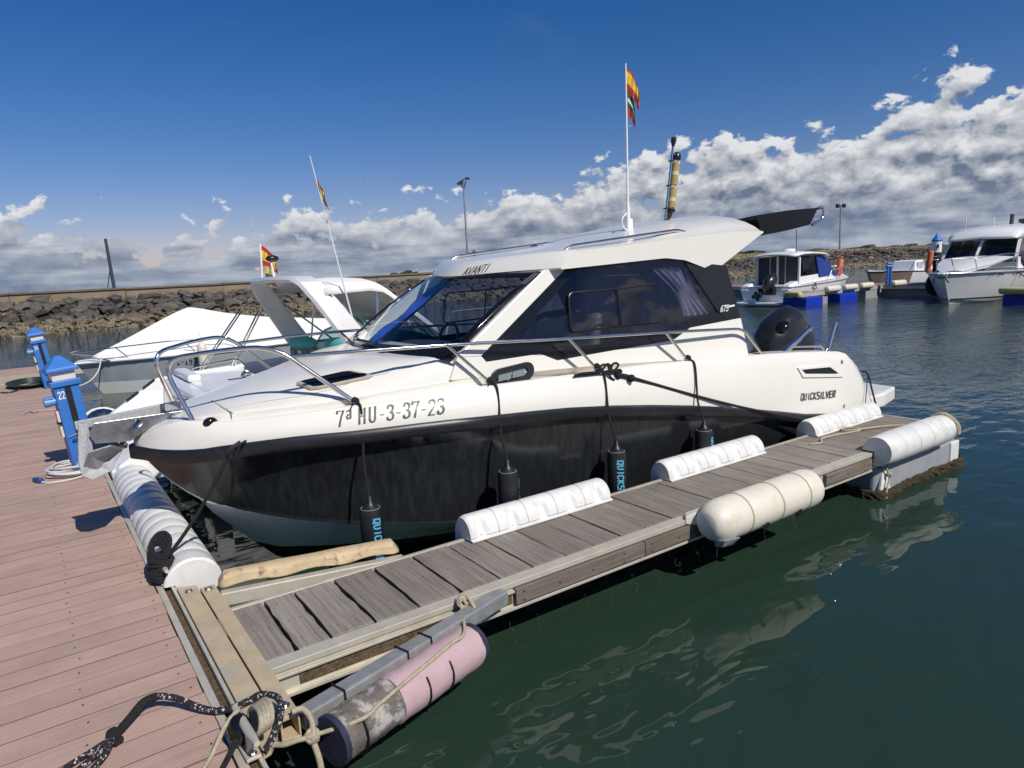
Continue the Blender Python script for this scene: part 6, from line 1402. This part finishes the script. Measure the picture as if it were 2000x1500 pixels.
for x, y in ((.75, -.50), (1.9, -.98)): MB().tube([(x-.1, y-.03, .93), (x+.1, y, .72)], .010, 6).build('stanchion', 'steel', tb)
MB().bb((-.14, -.05, .60), (.12, .05, .66)).build('bow_roller', 'steel_dull', tb, bevel=.01); MB().tube([(.42, -.42, .72), (.62, -.46, .72)], .012, 7).build('cleat', 'steel', tb)
p_ = lambda s, z: (s+.62*(1-(z+.4)/(shr(s)+.4))*max(0, 1-s/2.88), -hbm(s)*1.0-.012, z)
lettering(tb, '7-CO-1-152-20', (1.28, -hbm(1.05)-.03, .50), (2.20, -hbm(2.05)-.03, .525), .085, 'print_black', 'registration_number', (0, -.004, 0), .16)
tf = thing('hanging_fender', 'pale cylindrical fender hung from the rail of the covered boat', 'fender', (2.72, 14.30, .25)); MB().lathe([(.03, 0), (.08, .04), (.095, .09), (.095, .42), (.07, .50), (.025, .54), (.02, .58)], 16, o=(2.72, 14.33, -.02)).build('body', 'cream_poly', tf, smooth=40); MB().tube([(2.72, 14.33, .55), (2.72, 14.40, .70)], .008, 6).build('lanyard', 'rope_white', tf)
ln = thing('bow_rope', 'slack white rope from the covered boat down to the pontoon', 'mooring line', (.9, 15.2, .3)); MB().tube(spline([(1.08, 15.12, .36), (.98, 15.0, .10), (.80, 14.85, -.06), (.55, 14.6, -.10), (.42, 14.4, .0)], 6), .012, 6).build('line', 'rope_white', ln, smooth=50)

# ---- neighbouring fingers
def plain_finger(x0, x1, y0, y1, label, z=0.0):
    root = thing('finger_pontoon', label, 'pontoon', (x0, (y0+y1)/2, z)); n = int((x1-x0)/.23)
    pk = MB(); pk.bb((-.108, y0-(y0+y1)/2+.05, -.035), (.108, y1-(y0+y1)/2-.05, 0)); p0 = pk.build('plank', 'old_wood', None, bevel=.004)
    for i in range(n):
        o = p0 if i == 0 else p0.copy()
        if i: col.objects.link(o)
        o.parent = root; o.location = (.115+i*.23, 0, random.uniform(-.004, .002))
    for y in (y0, y1-.04): MB().bb((x0, y, z-.15), (x1, y+.04, z-.002)).build('side_rail', 'aluminium', root, bevel=.004)
    MB().bb((x0+1, y0+.05, WATER-.2), (x0+2.3, y1-.05, z-.04)).build('float', 'float_grey', root); MB().bb((x1-1.4, y0+.02, WATER-.2), (x1-.05, y1-.02, z-.16)).build('float', 'float_grey', root)
    return root
plain_finger(.46, 6.4, 9.35, 9.95, 'weathered wooden finger pontoon beyond the sport cruiser')
plain_finger(.46, 6.6, 17.4, 18.0, 'weathered wooden finger pontoon beyond the covered boat')
sf = thing('shell_fender', 'faded orange brown shell fender on the finger beyond the sport cruiser', 'fender', (1.1, 9.95, 0)); mb = MB(); rows = []
for i in range(14):
    f = i/13; e = min(1, min(f, 1-f)*9+.35); rows.append([(.62+1.1*f, 9.98+.07*math.cos(a)*e, .012+.085*math.sin(a)*e) for a in [math.pi*k/8 for k in range(9)]])
mb.loft(rows, True, True); mb.build('shell', 'beige_poly', sf, smooth=40)
by = thing('buoy_fender', 'grey domed rubber fender on the pontoon edge behind pedestal 22', 'fender', (.55, 9.2, 0)); MB().lathe([(.20, 0), (.20, .05), (.17, .13), (.10, .19), (.02, .21)], 18, Matrix.Rotation(R(65), 3, 'X'), (.56, 9.1, .05)).build('dome', 'steel_dull', by, smooth=40); MB().tube([(.56+.21*math.cos(t), 9.12+.08*math.sin(t)*.9, .05+.19*math.sin(t)) for t in [2*math.pi*k/20 for k in range(20)]], .025, 8, True).build('rim', 'cream_poly', by, smooth=50)

# ---------------------------------------------------------------- across the basin
DZ = .12
wk = thing('far_walkway', 'far walkway pontoon across the basin behind the white cabin cruiser', 'pontoon', (32.6, 15, DZ))
MB().bb((31.6, 4, DZ-.18), (33.8, 30, DZ-.04)).build('frame', 'aluminium', wk); MB().bb((31.8, 4, WATER-.3), (33.6, 30, DZ-.2)).build('float', 'float_grey', wk)
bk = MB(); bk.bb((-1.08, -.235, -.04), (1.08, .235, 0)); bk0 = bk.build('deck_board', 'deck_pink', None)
for i in range(54):
    o = bk0 if i == 0 else bk0.copy()
    if i: col.objects.link(o)
    o.parent = wk; o.location = (.1, -11+i*.48, 0)
def far_finger(x0, x1, y0, y1, label, floats):
    root = plain_finger(x0, x1, y0, y1, label, DZ)
    for a, b_ in floats: fo = MB(); fo.bb((a, y0-.22, WATER-.25), (b_, y1+.22, DZ-.17)); o = fo.build('blue_float', 'float_blue', root, bevel=.03); MB().bb((a-.004, y0-.226, WATER+.14), (b_+.004, y1+.226, WATER+.165)).build('seam', 'float_blue', o)
    return root
far_finger(24.9, 31.6, 15.55, 16.15, 'far finger pontoon on blue floats beside the pilothouse boat', ((25.2, 26.4), (27.7, 29.1)))
far_finger(26.9, 31.6, 8.6, 9.2, 'far finger pontoon on a blue float beside the white cabin cruiser', ((27.4, 29.0),))
def roll(name, label, c, L, r, m, d=(1, 0, 0), group=None):
    root = thing(name, label, 'fender', c, group); mb = MB(); d = Vector(d).normalized(); q = d.to_track_quat('Z', 'Y').to_matrix(); mb.lathe([(r*.5, -L/2), (r*.9, -L/2+.03), (r, -L/2+.08), (r, L/2-.08), (r*.9, L/2-.03), (r*.5, L/2)], 14, q, c); mb.build('body', m, root, smooth=40); return root
for i, (x, L) in enumerate(((27.4, 1.0), (28.75, 1.0), (30.1, 1.0))): roll('far_fender', ('cream tube fender on the far finger above the outer blue float', 'cream tube fender on the far finger above the inner blue float', 'cream tube fender on the far finger past the inner blue float')[i], (x, 15.50, DZ+.06), L, .13, 'cream_poly', group='cream fenders on the far finger')
roll('far_fender', 'longer cream tube fender at the root of the far finger below the blue pedestal', (31.9, 15.0, DZ+.06), 1.1, .14, 'cream_poly')
roll('foam_fender', 'yellowed foam fender on the end of the finger with the two blue floats', (24.95, 15.75, DZ-.02), .9, .11, 'flag_pale', (.35, 1, 0)); roll('foam_fender', 'yellowed foam fender on the end of the finger beside the white cabin cruiser', (26.9, 8.9, DZ-.02), 1.0, .12, 'flag_pale', (.25, 1, 0))
# pilothouse boat with outboard, bow away from us
pa = thing('pilothouse_boat', 'white pilothouse boat with black outboard and blue canvas over its windscreen', 'motorboat', (31.9, 17.55, WATER), rotz=R(180+1), local=True)
hbm, shr = hull(pa, 6.4, 2.45, 1.05, .78, 'gelcoat_cool', 'gelcoat_cool', rake=.75, full=.45, strake='hull_grey', lower=None)
MB().bb((5.9, -1.05, .05), (7.0, 1.05, .16)).build('bathing_platform', 'gelcoat_cool', pa, bevel=.03)
for sg in (-1, 1): MB().hexa([(5.7, sg*.75, .7), (6.45, sg*.75, .6), (6.45, sg*1.18, .6), (5.7, sg*1.2, .7), (5.75, sg*.78, 1.0), (6.35, sg*.78, .86), (6.35, sg*1.12, .86), (5.75, sg*1.15, 1.0)]).build('quarter_seat', 'gelcoat_cool', pa, bevel=.05)
for sg in (-1, 1):
    MB().prism([(2.5, sg*.98, .95), (5.45, sg*1.02, .82), (5.45, sg*1.02, 1.15), (3.0, sg*.98, 1.25)], (0, -sg*.05, 0)).build('cabin_side', 'gelcoat_cool', pa)
    MB().prism([(3.0, sg*.975, 1.25), (5.4, sg*1.015, 1.15), (5.35, sg*.97, 2.0), (3.7, sg*.93, 2.02)], (0, -sg*.02, 0)).build('side_window', 'glass_dark', pa)
for y in (-.98, .0, .98): MB().bb((5.38, y-.04, .55), (5.46, y+.04, 2.02)).build('door_post', 'paint_white', pa)
for y in (-.36, .36): MB().bb((5.39, y-.02, .55), (5.44, y+.02, 2.0)).build('door_post', 'aluminium', pa)
MB().bb((5.40, -.95, .5), (5.415, .95, 2.0)).build('aft_door', 'cabin_dark', pa)
mb = MB(); mb.loft([[(x, y, z+.10*(1-(y/1.12)**2)) for y in (-1.12, -.8, -.4, 0, .4, .8, 1.12)] for x, z in ((3.35, 1.94), (3.6, 2.05), (4.5, 2.10), (5.3, 2.09), (5.95, 2.0))]); mb.build('roof', 'gelcoat_cool', pa, smooth=45, solid=.06)
MB().hexa([(2.30, -.95, 1.06), (3.95, -1.06, 1.06), (3.95, 1.06, 1.06), (2.30, .95, 1.06), (3.2, -.92, 1.92), (4.15, -1.01, 1.98), (4.15, 1.01, 1.98), (3.2, .92, 1.92)]).build('windscreen_cover', 'canvas_blue', pa, bevel=.06, seg=3)
MB().lathe([(.28, 0), (.30, .04), (.24, .12), (.05, .15)], 16, o=(4.4, -.1, 2.20)).build('radome', 'paint_white', pa, smooth=40)
MB().tube([(5.2, .7, 2.1), (5.2, .7, 3.1)], .018, 6).build('aerial', 'mast_dark', pa); MB().tube([(4.9, .5, 2.1), (4.9, .5, 2.45)], .02, 6).build('lamp_stem', 'paint_white', pa)
rail_loop(pa, [(3.3, -1.1, .95), (3.0, -1.08, 1.35), (1.6, -.85, 1.42), (.3, -.2, 1.45), (.15, 0, 1.45)], .018, 'rail'); rail_loop(pa, [(2.2, -1.0, 1.0), (2.1, -1.0, 1.38)], .014, 'stanchion')
lettering(pa, 'BENETEAU', (6.1, 1.24, .40), (5.0, 1.245, .42), .13, 'print_grey', 'lettering', (0, .004, 0), .18); lettering(pa, '5', (4.72, 1.245, .58), (4.50, 1.245, .58), .26, 'print_grey', 'lettering', (0, .004, 0), .2)
mb = MB(); T = Matrix.Translation((6.75, .35, .85)) @ Matrix.Rotation(R(-52), 4, 'Y'); rows = []
for f in [i/8 for i in range(9)]:
    k = math.sin(min(max(f, .03), .97)*math.pi)**.45; rows.append([T @ Vector((.28*k*math.cos(a)-.02, .24*k*math.sin(a), -.15+.85*f)) for a in [2*math.pi*q/14 for q in range(14)]])
mb.loft(rows, True, True); mb.build('outboard_cowl', 'outboard_black', pa, smooth=50)
mb = MB(); mb.beam(T @ Vector((.0, 0, -.1)), T @ Vector((.02, 0, -.85)), .12, .2); mb.beam(T @ Vector((-.1, 0, -.45)), T @ Vector((.25, 0, -.45)), .22, .05); mb.build('outboard_leg', 'outboard_black', pa, bevel=.02)
for k in range(3): a = k*2.094; mb = MB(); mb.ell(T @ Vector((.2, .11*math.cos(a), -.80+.11*math.sin(a))), (.03, .09, .09), 8, 6); mb.build('propeller_blade', 'black_plastic', pa, smooth=50)
MB().bb((6.3, .15, .45), (6.62, .55, .80)).build('outboard_bracket', 'black_plastic', pa, bevel=.03)
ob = roll('folded_buoy', 'red orange folded marker standing on the bow of the pilothouse boat', (31.3, 17.4, .98), .80, .13, 'orange', (.35, .05, 1)); ob['category'] = 'buoy'
# open boat with a bronze bow
pc = thing('cuddy_boat', 'open boat with dull bronze bow and small white cuddy behind the blue pedestal', 'motorboat', (38.2, 19.6, WATER), local=True)
hbm, shr = hull(pc, 6.2, 2.2, 1.00, .78, 'gelcoat_cool', 'gelcoat_cool', rake=.9, full=.5, strake='black_rubber')
mb = MB(); mb.loft([[(s+.9*(1-(z+.4)/1.4)*max(0, 1-s/2.8)-.01, -(hbm(s)*lerp(.82*.55, 1, min(1, ((z+.4)/(shr(s)+.4))**.55)))-.012, z) for z in [lerp(.02, shr(s)-.05, k/6) for k in range(7)]] for s in (.01, .1, .25, .5, .8, 1.2, 1.6, 2.0, 2.4, 2.8)]); mb.join(mb.mirror()); mb.build('bow_panel', 'hull_bronze', pc, smooth=50)
MB().hexa([(3.9, -.7, .75), (5.1, -.7, .75), (5.1, .7, .75), (3.9, .7, .75), (4.05, -.62, 1.42), (5.0, -.62, 1.45), (5.0, .62, 1.45), (4.05, .62, 1.42)]).build('cuddy', 'gelcoat_cool', pc, bevel=.05)
MB().bb((4.2, -.715, .95), (4.8, -.67, 1.30)).build('cuddy_window', 'hull_grey', pc); MB().tube(fillet([(4.15, -.72, .85), (4.2, -.73, 1.36), (4.9, -.73, 1.38), (4.9, -.73, .85)], .06), .02, 6).build('window_frame', 'paint_white', pc, smooth=50)
MB().tube([(3.0, -.8, .85), (3.8, -.7, 1.36)], .02, 6).build('strut', 'steel', pc); MB().lathe([(.05, 0), (.05, .12)], 10, o=(1.2, -.62, 1.0)).build('bow_fitting', 'black_plastic', pc)
MB().bb((5.4, -.25, .5), (5.9, .25, 1.2)).build('engine_box', 'paint_white', pc, bevel=.05)
# big white cabin cruiser, bow towards us
pbB = thing('cabin_cruiser', 'large white cabin cruiser seen bow-on with dark green tinted windscreen', 'motorboat', (27.0, 11.15, WATER), local=True, rotz=R(2))
hbm, shr = hull(pbB, 9.5, 3.2, 1.14, 1.05, 'gelcoat_cool', 'gelcoat_cool', rake=.85, full=.38, strake='hull_grey', flare=.70)
mb = MB(); mb.loft([[(s+.83*(1-(.14+.4)/1.5)*max(0, 1-s/4.3), -(hbm(s)*.80*sg)-.012*sg, z) for z in (.13, .19)] for sg in (1,) for s in (.05, .3, .6, 1, 1.5, 2.2, 3, 4.5, 6, 8)]); mb.join(mb.mirror()); mb.build('boot_stripe', 'black_rubber', pbB)
mb = MB(); mb.loft([[(x, y*w, z+.10*(1-y*y)) for y in (-1, -.8, -.4, 0, .4, .8, 1)] for x, w, z in ((.9, .42, 1.10), (1.6, .85, 1.28), (2.4, 1.10, 1.46), (3.2, 1.22, 1.60))]); mb.build('coachroof', 'gelcoat_cool', pbB, smooth=50)
def bpan(P, m, nm): MB().add(P, [tuple(range(len(P)))]).build(nm, m, pbB, solid=.02)
bpan([(3.15, -1.22, 1.60), (3.0, -.04, 1.70), (3.62, -.04, 2.34), (3.72, -1.14, 2.30)], 'glass_dark', 'windscreen_pane'); bpan([(3.15, 1.22, 1.60), (3.0, .04, 1.70), (3.62, .04, 2.34), (3.72, 1.14, 2.30)], 'glass_dark', 'windscreen_pane')
MB().beam((3.0, 0, 1.69), (3.62, 0, 2.35), .10, .04).build('mullion', 'paint_white', pbB)
for sg in (-1, 1):
    MB().beam((3.16, sg*1.24, 1.58), (3.74, sg*1.15, 2.33), .10, .06).build('windscreen_pillar', 'paint_white', pbB)
    MB().prism([(3.25, sg*1.27, 1.15), (8.0, sg*1.3, 1.1), (8.0, sg*1.3, 1.62), (3.25, sg*1.27, 1.60)], (0, -sg*.05, 0)).build('cabin_side', 'gelcoat_cool', pbB)
    for a, b_ in ((3.45, 4.6), (4.75, 5.9)): MB().prism([(a, sg*1.27, 1.62), (b_, sg*1.28, 1.62), (b_+.15, sg*1.16, 2.28), (a+.42, sg*1.15, 2.28)], (0, -sg*.02, 0)).build('side_window', 'glass_tint', pbB)
MB().bb((3.4, -1.15, 1.4), (7.8, 1.15, 1.45)).build('saloon_sole', 'cabin_dark', pbB); MB().bb((7.4, -1.15, 1.4), (7.5, 1.15, 2.3)).build('saloon_bulkhead', 'vinyl_green', pbB); MB().bb((3.3, -1.1, 1.45), (3.9, 1.1, 1.66)).build('dashboard', 'vinyl_green', pbB)
mb = MB(); rows = []
for x, w, z, e in ((3.30, 1.10, 2.27, 0.0), (3.36, 1.16, 2.36, .10), (3.55, 1.22, 2.52, .22), (3.85, 1.26, 2.64, .33), (4.4, 1.30, 2.72, .40), (6, 1.34, 2.80, .46), (8, 1.34, 2.82, .48)): rows.append([(x, -w, z-e), (x, -w*.97, z-.10*min(1, e*5)), (x, -w*.8, z), (x, 0, z+.05), (x, w*.8, z), (x, w*.97, z-.10*min(1, e*5)), (x, w, z-e)])
mb.loft(rows); mb.build('roof', 'gelcoat_cool', pbB, smooth=45, solid=.03)
for x, y, h in ((3.9, .75, .75), (5.2, .2, .55)): MB().tube([(x, y, 2.6), (x, y, 2.6+h)], .014, 6).build('aerial', 'paint_white', pbB)
MB().tube([(6.0, -.15, 2.80), (6.05, -.15, 3.25)], .075, 10).build('exhaust_pipe', 'mast_dark', pbB, smooth=40); MB().box((7.2, -.5, 2.95), (.9, .7, .16), Matrix.Rotation(.1, 3, 'Y')).build('rolled_net', 'flag_green', pbB, bevel=.05)
MB().bb((7.6, -1.25, 2.8), (7.9, -.95, 4.0)).build('mast', 'mast_grey', pbB, bevel=.05)
for z in (3.35, 3.6): MB().box((7.45, -1.15, z), (.12, .12, .12)).build('deck_light', 'black_plastic', pbB, bevel=.02)
rail_loop(pbB, [(.9, -.75, 1.14), (.75, -.70, 1.62), (2.0, -1.28, 1.72), (5.0, -1.52, 1.72), (8, -1.5, 1.7)], .018, 'side_rail'); rail_loop(pbB, [(.15, -.30, 1.16), (.02, -.22, 1.64), (.75, -.70, 1.62)], .018, 'pulpit')
for x in (2.4, 3.9, 5.5): rail_loop(pbB, [(x, -hbm(x)+.06, shr(x)), (x-.05, -hbm(x)+.05, 1.72)], .014, 'stanchion')
MB().bb((-.30, -.12, 1.08), (.5, .12, 1.15)).build('bow_sprit', 'gelcoat_cool', pbB, bevel=.03); mb = MB(); mb.tube([(-.22, -.16, 1.12), (-.30, -.2, .95), (-.18, -.24, .82)], .03, 7); mb.tube([(-.22, .16, 1.12), (-.30, .2, .95), (-.18, .24, .82)], .03, 7); mb.ell((-.15, 0, 1.05), (.14, .2, .10), 10, 8); mb.build('anchor', 'steel_dull', pbB, smooth=40)
lettering(pbB, '7a HU-4-25-98', (1.35, -hbm(1.35)-.02, .98), (3.0, -hbm(3.0)-.02, .97), .10, 'print_black', 'registration_number', (0, -.006, 0), .16)
mb = MB(); mb.lathe([(.14, 0), (.14, .02), (.09, .025)], 14, Matrix.Rotation(R(90), 3, 'X') , (4.2, -hbm(4.2)+.0, .70)); mb.build('portlight', 'black_gloss', pbB, smooth=40)
kr = thing('coiled_line', 'dark coiled line hanging on the side rail of the white cabin cruiser', 'rope', from_b((0, 0, 0))); kr.location = (0, 0, 0); ORG[kr] = Vector((0, 0, 0))
cpt = pbB.location+Vector((2.95, -1.42, 1.55)); mb = MB()
for k in range(4): mb.tube([cpt+Vector((.13*math.cos(t)+.02*k, -.03*k, .24*math.sin(t)-.05*k)) for t in [2*math.pi*q/16 for q in range(16)]], .03, 6, True)
mb.build('turns', 'rope_fleck', kr, smooth=50); MB().tube([cpt+Vector((-.3, .1, -.45)), cpt+Vector((-.15, -.2, -.75)), Vector((28.6, 9.1, DZ+.05))], .02, 6).build('line', 'rope_black', kr)
ob = roll('marker_buoy', 'tall faded orange marker standing on the bow of the white cabin cruiser', (27.25, 11.75, 1.15), .80, .095, 'orange', (.06, -.1, 1)); ob['category'] = 'buoy'
ty = thing('tyre_fender', 'black tyre hanging at the walkway beside the cabin cruiser bow', 'tyre', (30.6, 12.9, .3)); MB().tube([(30.6+.05*math.cos(t), 12.95+.24*math.cos(t), .16+.32*math.sin(t)) for t in [2*math.pi*k/24 for k in range(24)]], .14, 10, True).build('ring', 'tyre', ty, smooth=50)
fp = pedestal(onz(1735, 557, DZ), (0, 0), None, 'far blue service pedestal on the walkway in front of the bronze bow', R(-38), 1.0); fp['group'] = 'blue service pedestals'
pil = ony(1828, 512, 14.2); pl_ = thing('mooring_pile', 'round black mooring pile with white band and pointed blue cap', 'pile', (pil.x, pil.y, WATER)); 
MB().tube([(pil.x, pil.y, WATER-1), (pil.x, pil.y, 1.45)], .20, 18).build('shaft', 'pile_black', pl_, smooth=40); MB().tube([(pil.x, pil.y, 1.4505), (pil.x, pil.y, 1.93)], .198, 18).build('band', 'paint_white', pl_, smooth=40); MB().lathe([(.205, 1.93), (.22, 1.98), (.12, 2.12), (.02, 2.28)], 18, o=(pil.x, pil.y, 0)).build('cap', 'pedestal_blue', pl_, smooth=30)
MB().box((pil.x-.165, pil.y-.115, 1.72), (.05, .1, .16), Matrix.Rotation(R(-35), 3, 'Z')).build('number_plate', 'plug_blue', pl_)
